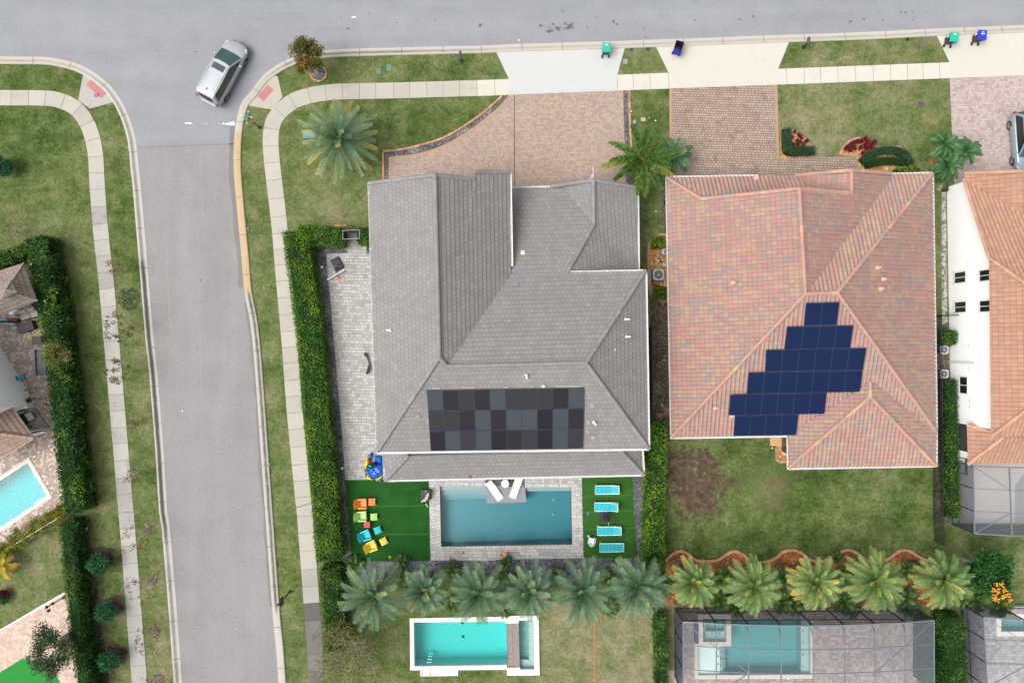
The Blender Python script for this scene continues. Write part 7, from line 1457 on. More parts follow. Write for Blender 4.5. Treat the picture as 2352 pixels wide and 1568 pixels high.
t = thing('plastic_chair', 'white moulded garden chair with a slotted back on the turf beside a ball', 'chair', P(*zl(203, 1185)) + Vector((0, 0, .03)), R(-12)); o = MB(); wp = plain('white_plastic', (.72, .76, .76), .45); o.box((0, .02, .42), (.42, .42, .025), 0, 0, .5, (.96, .96)); o.build('seat', wp, t, bevel=.02)
secs = []
for z, y, w_ in ((.42, -.20, .40), (.62, -.26, .42), (.80, -.32, .36), (.86, -.34, .20)): secs.append([Vector((-w_ / 2, y + .05, z)), Vector((-w_ / 4, y, z)), Vector((w_ / 4, y, z)), Vector((w_ / 2, y + .05, z))])
o = MB(); ribbon(o, secs, close=False); o = o.build('backrest', wp, t); md = o.modifiers.new('thick', 'SOLIDIFY'); md.thickness = .02
for sx in (-1, 1):
    o = MB(); o.tube([(sx * .24, -.22, .60), (sx * .27, .05, .64), (sx * .25, .26, .62), (sx * .24, .28, .4)], .022, n=6); o.build('armrest', wp, t)
    for y in (.24, -.20): o = MB(); o.tube([(sx * .19, y, .42), (sx * .24, y * 1.15, 0)], .022, .018, 6); o.build('leg', wp, t)
def ball(label, x, y, r_, mat, z=.03):
    o = MB(); o.sphere((0, 0, r_), r_, 14); o = o.build('ball', mat, smooth=True); o.location = P(x, y, 0) + Vector((0, 0, z)); return tag(o, label, 'ball')
ball('pale aqua ball touching the white plastic chair', *zl(155, 1112), .10, plain('aqua_ball', (.30, .66, .68), .4)); ball('bright pink ball on the deck below the main pool', 1063.5, 1269, .085, plain('pink_ball', (.72, .02, .22), .4)); ball('dark pink ball resting on the porch gutter', 1079.7, 1095.4, .10, plain('magenta_ball', (.48, .01, .14), .4), .0)
bl_ = [o for o in COL.objects if o.name == 'ball.002'][0]; bl_.location = P(1079.7, 1094.5, 3.22)
o = MB(); o.tube([(math.cos(a) * .075, math.sin(a) * .075, .03) for a in [2 * math.pi * k / 16 for k in range(17)]], .024, n=6, cap=False); o = o.build('toy_ring', plain('lime_ring', (.42, .62, .06), .5)); o.location = P(*za_(835, 1390)) + Vector((0, 0, .03)); tag(o, 'small lime yellow ring toy on the turf by the palm tips', 'toy')
zt_ = lambda a, b: c_pool(a, b)
t = thing('toy_dart', 'small pale green foam toy lying by the curled canopy base', 'toy', P(*zt_(225, 658)) + Vector((0, 0, .03)), R(-62)); o = MB(); o.tube([(-.15, 0, .04), (.12, 0, .04), (.18, 0, .04)], .03, .018, 8); o.build('body', plain('mint_foam', (.35, .75, .5), .6), t); o = MB(); o.box((-.11, 0, .04), (.09, .12, .015)); o.build('fin', plain('green_foam', (.05, .5, .2), .6), t)
t = thing('umbrella_base', 'square black base with a curled beige canopy over it at the pool corner', 'umbrella base', P(*zt_(213, 446)) + Vector((0, 0, .034)), R(2)); o = MB(); o.box((0, 0, .13), (.76, .80, .26), 0, 0, .5, (.98, .98)); o.build('base', MT['black'], t, bevel=.03)
bcv = plain('beige_canvas', (.44, .385, .37), .8, .2, ns=4, na=.12); path = [P(*zt_(*q), 1.0) for q in ((265, 415), (215, 440), (205, 490), (170, 545), (105, 600))]; inn = [P(*zt_(*q), 1.0) for q in ((272, 430), (262, 510), (235, 570), (190, 605), (130, 612))]
secs = []
for a, b in zip(path, inn):
    a2 = Matrix.Rotation(-R(2), 4, 'Z') @ (a - t.location); b2 = Matrix.Rotation(-R(2), 4, 'Z') @ (b - t.location); m = (a2 + b2) / 2; secs.append([Vector((a2.x, a2.y, .66)), Vector((m.x, m.y, .88)), Vector((b2.x, b2.y, .66))])
o = MB(); ribbon(o, secs, close=False); o = o.build('canopy', bcv, t, smooth=True); md = o.modifiers.new('thick', 'SOLIDIFY'); md.thickness = .03
o = MB(); o.tube([(.1, .05, .26), (.05, 0, .75)], .03, n=8); o.build('mast', MT['grey_metal'], t); o = MB(); o.sphere((-.02, .27, .28), .04, 8); o.build('knob', MT['trim'], t)
# in-pool ledge loungers and table
sh = plain('glossy_white_shell', (.76, .79, .80), .25, .5, ns=2, na=.03)
def ledge(a, b, lab):
    pa, pb = P(*c_pool(*a), .1), P(*c_pool(*b), .1); d = (pb - pa); L_ = d.length; t = thing('ledge_lounger', lab, 'sun lounger', ((pa + pb) / 2).xy.to_3d() + Vector((0, 0, -.085)), math.atan2(d.y, d.x), 'white shelf loungers in the pool'); secs = []
    for i in range(15):
        f = i / 14; x = -L_ / 2 + L_ * f; z = .12 + .42 * max(0, .36 - f) ** 1.1 * 1.6 + .10 * math.exp(-((f - .66) / .12) ** 2) - .05 * max(0, f - .85) * 3; z = max(.07, z); secs.append([Vector((x, -.275, z)), Vector((x, .275, z)), Vector((x, .275, z - .06)), Vector((x, -.275, z - .06))])
    o = MB(); ribbon(o, secs); o.build('shell', sh, t, smooth=False); o = MB(); o.box((.1, 0, .05), (.9, .4, .10)); o.build('foot', sh, t)
    return t
tl1 = ledge((1372, 214), (1614, 555), 'left white curved lounger on the pool sun shelf with dark headrest'); ledge((1966, 140), (1831, 524), 'right white curved lounger on the pool sun shelf')
o = MB(); o.box((-.80, 0, .22), (.24, .52, .10)); o.build('headrest', plain('black_cushion', (.02, .02, .025), .7), tl1, bevel=.03)
t = thing('pool_table', 'round white side table standing on the pool shelf between the loungers', 'table', P(*c_pool(1695, 250), .35).xy.to_3d() + Vector((0, 0, -.085))); o = MB(); o.lathe([(.27, .0), (.29, .40)], 24); o.build('drum', plain('grey_drum', (.22, .225, .25), .5), t); o = MB(); o.lathe([(.29, .40), (.295, .45), (.02, .455)], 24); o.build('top', sh, t); o = MB(); o.lathe([(.02, .455), (.018, .47), (.001, .47)], 8); o.build('plug', MT['black'], t)
# four-in-a-row garden game leaning in the palm bed
zg = crop(1940, 2180, 140, 2195); t = thing('garden_game', 'blue perforated garden game board with orange tray leaning in the palm bed', 'game', P(*zg(1160, 900)), 0)
q = [P(*zg(960, 925), .45), P(*zg(1340, 675), .75), P(*zg(1430, 860), .35), P(*zg(1010, 1140), .1)]; q = [v - t.location for v in q]; nrm = (q[1] - q[0]).cross(q[3] - q[0]).normalized(); nrm = nrm if nrm.z > 0 else -nrm
o = MB(); o.mesh(q + [v - nrm * .05 for v in q], [(0, 1, 2, 3), (7, 6, 5, 4), (0, 4, 5, 1), (1, 5, 6, 2), (2, 6, 7, 3), (3, 7, 4, 0)]); bd = o.build('board', plain('game_blue', (.01, .24, .52), .4), t); o = MB()
for i in range(4):
    for j in range(3):
        c = q[0].lerp(q[1], (i + .5) / 4).lerp(q[3].lerp(q[2], (i + .5) / 4), (j + .5) / 3) + nrm * .004; u_ = (q[1] - q[0]).normalized(); v_ = nrm.cross(u_); o.face([c + (u_ * math.cos(a) + v_ * math.sin(a)) * .042 for a in [2 * math.pi * k / 12 for k in range(12)]])
o.build('hole', MT['glass'], bd)
q2 = [P(*zg(*p), z) - t.location for p, z in (((960, 760), .3), ((1180, 580), .42), ((1395, 370), .5), ((1380, 600), .55), ((1340, 670), .6), ((970, 890), .4))]; o = MB(); o.mesh(q2 + [v - Vector((0, 0, .10)) for v in q2], [tuple(reversed(range(6))), tuple(range(6, 12))] + [(i, (i + 1) % 6, 6 + (i + 1) % 6, 6 + i) for i in range(6)]); o.build('tray', plain('game_orange', (.80, .14, .02), .45), t); o = MB(); o.lathe([(.06, 0), (.06, .02), (.001, .02)], 14, P(*zg(1170, 545), .5) - t.location); o.build('disc', plain('game_lime', (.45, .62, .08), .4), t)
lid('pool_float', 'flat light blue pool float half hidden under the palm by the game board', *zg(1690, 1010), .42, .16, R(-35), plain('float_blue', (.03, .36, .60), .5), h=.08, cat='float')
# flag
zf = crop(2300, 640, 180, 2352); hb = P(1363, 413, 4.2); t = thing('flag', 'striped flag with white stars on blue hanging from a pole on the grey house gable', 'flag', hb)
a = P(*zf(965, 1040), 4.25) - hb; b = P(*zf(945, 355), 5.0) - hb; o = MB(); o.tube([a, b], .012, n=8); o.sphere(b, .03, 8); o.sphere(a + Vector((.03, 0, 0)), .05, 8); o.build('pole', MT['trim'], t)
fr_, fw_, fb_ = plain('flag_red', (.34, .012, .06), .7), plain('flag_white', (.76, .75, .77), .7), plain('flag_blue', (.02, .025, .09), .7)
sx_ = Vector((-1, -.15, 0)); NX, NZ = 26, 13; vs = {}
for i in range(NX + 1):
    for j in range(NZ + 1):
        f = i / NX; p = b.lerp(a, .04 + .92 * f); fl_ = max(0, f - .5) / .5; g_ = j / NZ; vs[i, j] = p + Vector((0, 0, -.78 * g_ * (1 - .55 * fl_))) + sx_ * (.10 * g_ + .42 * g_ * fl_ ** 1.2 + .02 * math.sin(9 * g_ + 8 * f)) + Vector((0, -.16 * g_ * fl_, 0))
for m_, nm, pick in ((fb_, 'canton', lambda i, j: i < 12 and j < 8), (fr_, 'red_stripes', lambda i, j: not (i < 12 and j < 8) and j % 2 == 0), (fw_, 'white_stripes', lambda i, j: not (i < 12 and j < 8) and j % 2 == 1)):
    o = MB()
    for i in range(NX):
        for j in range(NZ):
            if pick(i, j): o.face([vs[i, j], vs[i + 1, j], vs[i + 1, j + 1], vs[i, j + 1]])
    ob = o.build(nm, m_, t)
    if nm == 'canton':
        o = MB()
        for i in range(1, 12, 2):
            for j in range(0, 8, 2): c = vs[i, j] + Vector((0, 0, -.02)); o.sphere(c, .022, 6)
        o.build('star', fw_, ob)
# ------------------------------------------------------------------ side yard machinery
zs8 = crop(2560, 900, 140, 646)
def condenser(lab, x, y, s, hgt, cas, grp=None, pad=True):
    t = thing('air_conditioner', lab, 'air conditioner', P(x, y, hgt).xy.to_3d(), R(1), grp)
    if pad: o = MB(); o.box((-.04, 0, .04), (s * 1.28, s * 1.22, .08)); o.build('pad', MT['grey_lid'], t)
    o = MB(); o.box((0, 0, .08 + (hgt - .08) / 2), (s, s, hgt - .08)); o.build('casing', plain('condenser_casing', (.10, .105, .11), .6), t, bevel=.05); o = MB(); r_ = s * .40
    n = 24
    vs = [Vector((r_ * math.cos(2 * math.pi * k / n), r_ * math.sin(2 * math.pi * k / n), hgt + .03)) for k in range(n)]; ov = []
    for k in range(n):
        a = 2 * math.pi * k / n; m_ = max(abs(math.cos(a)), abs(math.sin(a))); q_ = (s * .5 / m_); q_ = min(q_, s * .61); ov.append(Vector((q_ * math.cos(a), q_ * math.sin(a), hgt + .03)))
    o.mesh(vs + ov + [v - Vector((0, 0, .06)) for v in ov], [(k, n + k, n + (k + 1) % n, (k + 1) % n) for k in range(n)] + [(n + k, 2 * n + k, 2 * n + (k + 1) % n, n + (k + 1) % n) for k in range(n)]); o.build('top_cover', cas, t)
    o = MB(); o.lathe([(r_, hgt - .12), (r_, hgt - .13)], 20); o.build('fan_well', plain('fan_well', (.05, .056, .06), .6), t); o = MB()
    for k in range(4): a = k * math.pi / 2 + .6; o.box((math.cos(a) * r_ * .55, math.sin(a) * r_ * .55, hgt - .07), (r_ * .75, r_ * .42, .015), a, 0, .5, (1, 1.1)); 
    o.build('fan_blade', plain('fan_blade', (.17, .18, .185), .4), t); o = MB(); o.lathe([(r_ * .22, hgt - .08), (r_ * .22, hgt + .02), (.001, hgt + .03)], 14); o.build('hub', cas, t); o = MB()
    for k in range(5): q_ = r_ * (.3 + .16 * k); o.tube([(math.cos(a) * q_, math.sin(a) * q_, hgt + .035) for a in [2 * math.pi * j / 20 for j in range(21)]], .006, n=4, cap=False)
    o.build('grille', plain('grille_wire', (.22, .235, .24), .5), t)
condenser('large grey air conditioner with round fan in the stone edged side bed', *zs8(343, 917), .84, .8, plain('pale_grey_casing', (.36, .39, .375), .5)); condenser('upper of two small air conditioners at the foot of the white house', 2168.5, 803, .64, .75, plain('light_grey_casing', (.47, .48, .49), .5), 'air conditioners by the white house'); condenser('lower of two small air conditioners at the foot of the white house', 2168.5, 858.5, .64, .75, bpy.data.materials['light_grey_casing'], 'air conditioners by the white house')
t = thing('softener_tank', 'round pale grey water tank with green and black valves in the side bed', 'tank', P(*zs8(412, 520))); o = MB(); o.lathe([(.25, 0), (.26, .05), (.25, 1.05), (.22, 1.12), (.02, 1.14)], 22); o.build('tank', plain('grey_tank', (.36, .37, .37), .5), t); o = MB(); o.box((-.04, .08, 1.18), (.10, .14, .08)); o.build('valve', MT['green_lid'], t); o = MB(); o.box((.08, .02, 1.18), (.14, .09, .10)); o.lathe([(.06, 1.14), (.06, 1.18), (.001, 1.18)], 12, (-.04, -.10, 0)); o.build('control_head', MT['black'], t); o = MB(); o.box((.15, .03, 1.2), (.06, .10, .08)); o.build('label_plate', MT['trim'], t)
t = thing('pump', 'small black pump with white pipes beside the round tank', 'pump', P(*zs8(375, 658))); o = MB(); o.box((0, 0, .15), (.26, .22, .3)); o.build('body', MT['black'], t, bevel=.03); o = MB(); o.box((.10, .02, .32), (.20, .14, .05)); o.build('cover', MT['grey_metal'], t); o = MB(); o.tube([(-.1, 0, .28), (-.42, .0, .28)], .03, n=8); o.tube([(-.1, -.02, .24), (-.28, -.16, .24), (-.42, -.26, .2)], .03, n=8); o.build('pipe', MT['trim'], t)
t = thing('filter_canister', 'small round cream filter canister above the air conditioner', 'canister', P(*zs8(434, 738))); o = MB(); o.lathe([(.15, 0), (.16, .4), (.12, .46), (.02, .47)], 16); o.build('body', plain('cream_canister', (.45, .42, .36), .5), t); o = MB(); o.tube([(math.cos(a) * .06, math.sin(a) * .06, .49) for a in [k * .4 for k in range(12)]], .014, n=5); o.build('handle', MT['tan_plastic'], t)
pp = [P(*zs8(*q)) + Vector((0, 0, .09)) for q in ((238, 1015), (216, 1060), (245, 1105), (330, 1125), (430, 1150), (505, 1172))]; o = MB(); c0 = pp[0].copy(); c0.z = 0; o.tube([p - c0 for p in pp], .055, n=8); o = o.build('insulated_pipe', MT['black'], smooth=True); o.location = c0; tag(o, 'black insulated pipe snaking from the large air conditioner to the wall', 'pipe')
t = thing('garden_hose', 'coiled green garden hose on the pink house side wall', 'hose', P(1527, 468)); o = MB()
for k in range(4): o.tube([(math.cos(a) * (.14 + .03 * k), math.sin(a) * (.26 + .03 * k), .35 + .05 * k) for a in [2 * math.pi * j / 18 for j in range(19)]], .022, n=6, cap=False)
o.build('coil', plain('hose_green', (.02, .20, .12), .5), t); o = MB(); o.box((0, 0, .22), (.14, .30, .44)); o.build('reel', MT['black'], t)
t = thing('meter_box', 'grey electric meter box on the pink house side wall below the hose', 'meter box', P(1530, 484)); o = MB(); o.box((0, 0, 1.2), (.16, .32, .5)); o.build('box', MT['grey_metal'], t, bevel=.01); o = MB(); o.tube([(0, 0, 0), (0, 0, 1.0)], .03, n=6); o.build('conduit', MT['grey_metal'], t)
zst = crop(3600, 520, 360, 2016); t = thing('stone_pile', 'stack of pale stacked paving stones beside the front corner of the white house', 'stones', P(*zst(890, 1300)))
for k, (x, y, z, a) in enumerate([(-.25, .12, .06, .4), (-.05, .02, .06, .5), (.16, -.08, .06, .45), (.05, .16, .18, .6), (-.14, -.10, .06, .3), (.10, .02, .19, .5), (-.32, .25, .06, .7)]): o = MB(); o.box((x, y, z), (.34, .20, .12), -a, 0, rnd.random()); o.build('stone', plain('pale_paving', (.42, .36, .32), .9), t, bevel=.015)
t = thing('flower_pot', 'round black plant pot beside the stone stack', 'pot', P(*zst(965, 1340))); o = MB(); o.lathe([(.16, 0), (.21, .34), (.23, .36), (.20, .36), (.18, .28), (.01, .28)], 18); o.build('pot', MT['black'], t); o = MB(); o.lathe([(.18, .285), (.001, .29)], 14); o.build('soil', MT['darkmulch'], t)
# ------------------------------------------------------------------ fences
def fence(name, label, a, b, hgt, mat, spacing=.12, post=2.2, solid=False):
    p, q = P(*a), P(*b); d = q - p; L_ = d.length; ang = math.atan2(d.y, d.x); t = thing(name, label, 'fence', p, ang)
    if solid: o = MB(); o.box((L_ / 2, 0, hgt / 2), (L_, .04, hgt)); o.build('panel', mat, t)
    else:
        o = MB()
        for k in range(int(L_ / spacing)): o.box(((k + .5) * spacing, 0, hgt / 2), (.034, .034, hgt))
        o.build('picket_panel', mat, t)
        for z in (.12, hgt - .05, hgt - .28): o = MB(); o.box((L_ / 2, 0, z), (L_, .035, .035)); o.build('rail', mat, t)
    n = max(1, int(L_ / post))
    for k in range(n + 1): o = MB(); o.box((L_ * k / n, 0, hgt / 2 + .03), (.07, .07, hgt + .06)); o.build('post', mat, t)
    return t
fence('picket_fence', 'black picket fence at the right end of the pink house back lawn', (2142, 1125), (2146, 1240), 1.5, MT['black_metal']); fence('picket_fence', 'black picket fence running along the shaded gap beside the white house', (2139, 728), (2143, 1118), 1.5, MT['black_metal']); fence('picket_fence', 'short black cross fence between the pink house and the white house wall', (2139, 726), (2175, 725), 1.5, MT['black_metal'])
fence('privacy_fence', 'dark green privacy fence along the east side of the grey house', (1488, 752), (1489.5, 972), 1.8, plain('dark_green_panel', (.012, .03, .026), .6), solid=True)
fence('picket_fence', 'black rail fence along the hedge right of the string line lawn', (1501, 1398), (1505, 1640), 1.3, MT['black_metal'])
zlft = crop(0, 1940, 320, 1004)
t = fence('rail_fence', 'white rail fence hidden in yellow green shrubs below the aqua pool', (-30, 1291), (148, 1184), 1.0, MT['trim'], .25, 2.4)
# ------------------------------------------------------------------ screen enclosures
MT['mesh_top'] = m_screen('insect_screen', (.20, .225, .26), .16, .62); MT['mesh_side'] = m_screen('side_insect_screen', (.055, .065, .085), .34, .80)
def beams(t, segs, w, mat, name):
    for a, b in segs:
        d = b - a; L_ = d.length
        if L_ < .05: continue
        o = MB(); E = d.to_track_quat('X', 'Z').to_euler(); o.box((a + b) / 2, (L_, w, w * 1.3), 0, 0, .5, (1, 1), E); o.build(name, mat, t, world=True)
def meshes(t, quads, mat, name):
    for q in quads:
        o = MB(); o.face(q); o.build(name, mat, t, world=True)
t = thing('screen_enclosure', 'large dark framed screen enclosure with arched edge over the teal pool', 'screen enclosure', P(1825, 1480))
bx = [1550.5, 1622, 1693, 1765, 1837, 1908, 1979, 2048, 2100.5]; top_y = [(1569, 1427, 3.0), (1645.5, 1435, 3.45), (1719.5, 1438.3, 3.75), (1794, 1439, 3.9), (1868, 1438.8, 3.95), (1940.5, 1437, 3.9), (2010.5, 1433, 3.7), (2079.5, 1430, 3.45), (2145, 1423.5, 3.0)]
tp = [P(*q) for q in top_y]; gb_ = [P(x, 1394.5 - 4 * i / 8) for i, x in enumerate(bx)]; up = Vector((0, 0, 1)); gb2 = [Vector((p.x, p.y, 0)) for p in tp]; S_ = Vector((.04, -1, 0)) * 10
yb = sum(p.y for p in tp) / 9
st_ = [Vector((p.x, tp[0].y + (tp[8].y - tp[0].y) * i / 8, p.z)) for i, p in enumerate(tp)]; tp = st_
foot = [Vector((p.x, p.y, 0)) for p in tp]
beams(t, [(foot[i], tp[i]) for i in range(9)], .075, MT['bronze'], 'post'); beams(t, [(tp[i], tp[i + 1]) for i in range(8)], .075, MT['alum'], 'eave_beam')
beams(t, [(foot[0] + up * z, foot[8] + up * z) for z in (.05, .95, 2.75)], .06, MT['bronze'], 'wall_rail')
purl = []
for i in range(9): purl.append([tp[i] + Vector((.01 * (i - 4) * 0, -1, 0)) * d_ + up * 0 for d_ in (0, 1.72, 3.45, 5.2)])
beams(t, [(p[0], p[3]) for p in purl], .07, MT['alum'], 'roof_beam')
for k in (1, 2, 3): beams(t, [(purl[i][k], purl[i + 1][k]) for i in range(8)], .05, MT['alum'], 'purlin')
beams(t, [(purl[0][0], purl[1][1]), (purl[1][1], purl[2][2]), (purl[8][0], purl[7][1]), (purl[7][1], purl[6][2]), (purl[2][2], purl[1][3]), (purl[6][2], purl[7][3])], .05, MT['alum'], 'roof_brace')
beams(t, [(foot[i] + up * (tp[i].z - .75), tp[i] + Vector((0, -.75, 0))) for i in range(1, 8)], .045, MT['bronze'], 'knee_brace')
E0 = Vector((0, -5.2, 0))
for i in (0, 8): beams(t, [(foot[i] + Vector((0, -d_, 0)), purl[i][k]) for k, d_ in ((1, 1.72), (2, 3.45), (3, 5.2))] + [(foot[i] + up * .95, foot[i] + E0 + up * .95), (foot[i] + up * .05, foot[i] + E0 + up * .05)], .06, MT['bronze'], 'side_post'); beams(t, [(purl[i][0], purl[i][3])], .075, MT['alum'], 'eave_beam')
beams(t, [(foot[0] + up * 2.9, foot[0] + Vector((0, -1.72, 0))), (foot[8] + up * 2.9, foot[8] + Vector((0, -1.72, 0)))], .04, MT['bronze'], 'side_brace')
meshes(t, [[foot[i], foot[i + 1], tp[i + 1], tp[i]] for i in range(8)], MT['mesh_side'], 'wall_screen'); meshes(t, [[purl[i][k], purl[i + 1][k], purl[i + 1][k + 1], purl[i][k + 1]] for i in range(8) for k in range(3)], MT['mesh_top'], 'roof_screen'); meshes(t, [[foot[i], foot[i] + E0, purl[i][3], purl[i][0]] for i in (0, 8)], MT['mesh_side'], 'side_screen')
o = MB(); o.prism([P(*c_cage(x, y)).xy for x, y in ((208, 172), (228, 172), (262, 1251), (238, 1251))], 0, .10); o.build('sill_curb', MT['walk'] if 'walk' in MT else MT['white'], t, world=True)
lid('pool_bench', 'dark slatted bench beside the hot tub inside the screen enclosure', *c_cage(506, 518), .26, 1.46, R(1), plain('slate_bench', (.035, .042, .055), .5), h=.42, cat='bench')
lid('skimmer_cover', 'round white skimmer cover on the deck inside the screen enclosure', *c_cage(1828, 1178), .22, .22, 0, MT['trim'], 'round', .03)
t = thing('screen_enclosure', 'grey framed screen enclosure in the lower right corner behind a clipped hedge', 'screen enclosure', P(2290, 1480)); q4 = T(3, 3)
f0 = P(*q4(1978, 962), 3.0); f1 = P(*q4(2351, 985), 3.25); f2 = f1 + Vector((3, .05, 0)); tpz = [f0, f1, f2]; ft = [Vector((p.x, p.y, 0)) for p in tpz]; dS = Vector((.06, -1, 0))
beams(t, [(ft[i], tpz[i]) for i in range(3)], .07, MT['bronze'], 'post'); beams(t, [(tpz[0], tpz[1]), (tpz[1], tpz[2])], .07, MT['alum'], 'eave_beam'); beams(t, [(f0, f0 + dS * 6), (f1, f1 + dS * 6)], .07, MT['alum'], 'roof_beam')
for d_ in (1.65, 3.35, 5.1): beams(t, [(f0 + dS * d_, f1 + dS * (d_ - .1)), (f1 + dS * (d_ - .1), f2 + dS * (d_ - .1))], .05, MT['alum'], 'purlin'); beams(t, [(ft[0] + dS * d_, f0 + dS * d_)], .06, MT['bronze'], 'side_post')
beams(t, [(f0, f1 + dS * 1.6), (f1 + dS * 3.3, f0 + dS * 5.1)], .045, MT['alum'], 'roof_brace'); beams(t, [(ft[0] + up * .95, ft[0] + up * .95 + dS * 6), (ft[0] + up * .05, ft[2] + up * .05), (ft[0] + up * 1.0, ft[2] + up * 1.0)], .055, MT['bronze'], 'wall_rail')
meshes(t, [[ft[0], ft[1], f1, f0], [ft[0], ft[0] + dS * 6, f0 + dS * 6, f0]], MT['mesh_side'], 'side_screen'); meshes(t, [[f0, f1, f1 + dS * 6, f0 + dS * 6]], MT['mesh_top'], 'roof_screen')
t = thing('screen_enclosure', 'grey framed lanai screen attached behind the white house', 'screen enclosure', P(2260, 1150)); a0, a1 = P(*c_lan(580, 672), 2.95), P(*c_lan(597, 1485), 2.95); b0, b1 = P(*c_lan(1018, 690), 3.05), P(*c_lan(1048, 1512), 3.05); c0_, c1_ = b0 + Vector((3.2, -.05, 0)), b1 + Vector((3.2, -.05, 0)); fl_ = lambda p: Vector((p.x, p.y, 0))
beams(t, [(a0, a1), (b0, b1), (a0, b0), (b0, c0_), (a1, b1), (b1, c1_)], .08, MT['alum'], 'roof_beam')
for k in (1 / 3, 2 / 3): beams(t, [(a0.lerp(a1, k), b0.lerp(b1, k)), (b0.lerp(b1, k), c0_.lerp(c1_, k))], .05, MT['alum'], 'purlin'); beams(t, [(fl_(a0.lerp(a1, k)), a0.lerp(a1, k))], .06, MT['bronze'], 'side_post')
beams(t, [(a0, b0.lerp(b1, 1 / 3)), (a1, b0.lerp(b1, 2 / 3))], .05, MT['alum'], 'roof_brace'); beams(t, [(fl_(a1), a1), (fl_(b1), b1), (fl_(a0), a0)], .07, MT['bronze'], 'post'); beams(t, [(fl_(a0) + up * .95, fl_(a1) + up * .95), (fl_(a0) + up * .05, fl_(a1) + up * .05), (fl_(a1) + up * .05, fl_(c1_) + up * .05), (fl_(a1) + up * .95, fl_(c1_) + up * .95)], .055, MT['bronze'], 'wall_rail'); dd = (a1 - a0).normalized()
da, db = fl_(a0) + dd * -.35, fl_(a0) + dd * .75; beams(t, [(da + up * .1, da + up * 2.0), (db + up * .1, db + up * 2.0), (da + up * .1, db + up * .1), (da + up * 2.0, db + up * 2.0), (da + up * 2.15 - dd * .1, db + up * 2.15 + dd * .1)], .05, MT['bronze'], 'door_frame')
beams(t, [(fl_(a1) + up * .1, a1.lerp(b1, .5) - up * .6), (fl_(b1), a1.lerp(b1, .5) - up * .6)], .045, MT['bronze'], 'wall_brace'); meshes(t, [[fl_(a0), fl_(a1), a1, a0], [fl_(a1), fl_(c1_), c1_, a1]], MT['mesh_side'], 'side_screen'); meshes(t, [[a0, b0, b1, a1], [b0, c0_, c1_, b1]], MT['mesh_top'], 'roof_screen')
# ------------------------------------------------------------------ left terrace things
zt5 = crop(0, 1180, 220, 1437)
def at5(x, y, z=0): return P(*zt5(x, y), z)
cush = plain('beige_cushion', (.47, .435, .375), .9, .15, ns=6, na=.08); wick = plain('dark_wicker', (.05, .04, .035), .7)
for (c, lab, a) in (((665, 515), 'left beige cushioned patio chair under the gazebo edge', 17), ((885, 455), 'right beige cushioned patio chair beside the tall hedge', 17)):
    t = thing('patio_chair', lab, 'chair', at5(*c, .4).xy.to_3d(), R(a), 'beige cushioned chairs by the gazebo'); o = MB(); o.box((0, 0, .16), (.66, .74, .32)); o.build('frame', wick, t, bevel=.02); o = MB(); o.box((0, -.14, .40), (.62, .42, .16)); o.build('seat_cushion', cush, t, bevel=.04); o = MB(); o.box((0, .22, .58), (.62, .30, .40), 0, 0, .5, (1, .85), Euler((R(-14), 0, 0))); o.build('back_cushion', cush, t, bevel=.05)
t = thing('storage_box', 'dark grey storage box with faded red lettering on its lid on the terrace', 'box', at5(668, 838, .5).xy.to_3d(), R(20)); o = MB(); o.box((.02, 0, .26), (1.18, .66, .50)); o.build('body', plain('charcoal_box', (.055, .052, .06), .8), t, bevel=.02); o = MB(); o.box((0, 0, .54), (1.22, .70, .06)); ld = o.build('lid', plain('slate_fabric_lid', (.085, .08, .095), .85), t, bevel=.02)
rl = plain('faded_red_print', (.36, .05, .05), .8)
for k in range(7): o = MB(); x = -.32 + .105 * k; o.box((x - .03, .005, .573), (.022, .15, .006)); o.box((x + .012, .045 * (1 if k % 2 else -1), .574), (.06, .026, .006)); (o.box((x + .036, 0, .575), (.022, .13, .006)) if k % 3 != 1 else o.box((x + .02, .06, .575), (.05, .022, .006))); o.build('lettering', rl, ld)
rug_m = plain('pale_yellow_rug', (.52, .48, .27), .95, .1, ns=5, na=.1); t = thing('outdoor_rug', 'pale yellow outdoor rug with dark lattice lines under the storage box', 'rug', at5(880, 800) + Vector((0, 0, .02)), R(20)); o = MB(); o.box((0, 0, .006), (1.5, 1.75, .012)); o.build('pile', rug_m, t); o = MB()
for k in range(-3, 4):
    o.box((k * .23, 0, .014), (.022, 1.7, .006), .35); o.box((0, k * .27, .018), (1.5, .022, .006), .35)
o.build('lattice', plain('rug_lines', (.17, .14, .09), .95), t)
t = thing('ottoman', 'square brown wicker ottoman at the hedge side of the terrace', 'ottoman', at5(958, 1182, .4).xy.to_3d(), R(4)); o = MB(); o.box((0, 0, .2), (.68, .58, .36)); o.build('body', wick, t, bevel=.02); o = MB(); o.box((0, 0, .41), (.72, .62, .07)); o.build('lid', plain('brown_fabric', (.115, .095, .09), .85), t, bevel=.02)
def cloth(name, lab, poly, mat, z, seed, cat='cloth'):
    q = [P(*zt5(*p)) for p in poly]; c = sum(q, Vector()) / len(q); o = MB(); N = 6; fine = []; n = len(q)
    for i in range(n):
        for k in range(4): fine.append(q[i].lerp(q[(i + 1) % n], k / 4) - c)
    m_ = len(fine); vs, fs = [], []
    for r_ in range(N + 1):
        for p in fine: v = p * (1 - r_ / N); vs.append(Vector((v.x, v.y, max(.0, (z if r_ else 0) + .09 * abs(mn.noise(Vector((v.x * 6, v.y * 6, seed)))) * (1 if r_ else 0)))))
    for r_ in range(N):
        for i in range(m_): fs.append((r_ * m_ + i, r_ * m_ + (i + 1) % m_, (r_ + 1) * m_ + (i + 1) % m_, (r_ + 1) * m_ + i))
    o.mesh(vs, fs); o = o.build(name, mat, smooth=True); o.location = (c.x, c.y, .03); return tag(o, lab, cat)
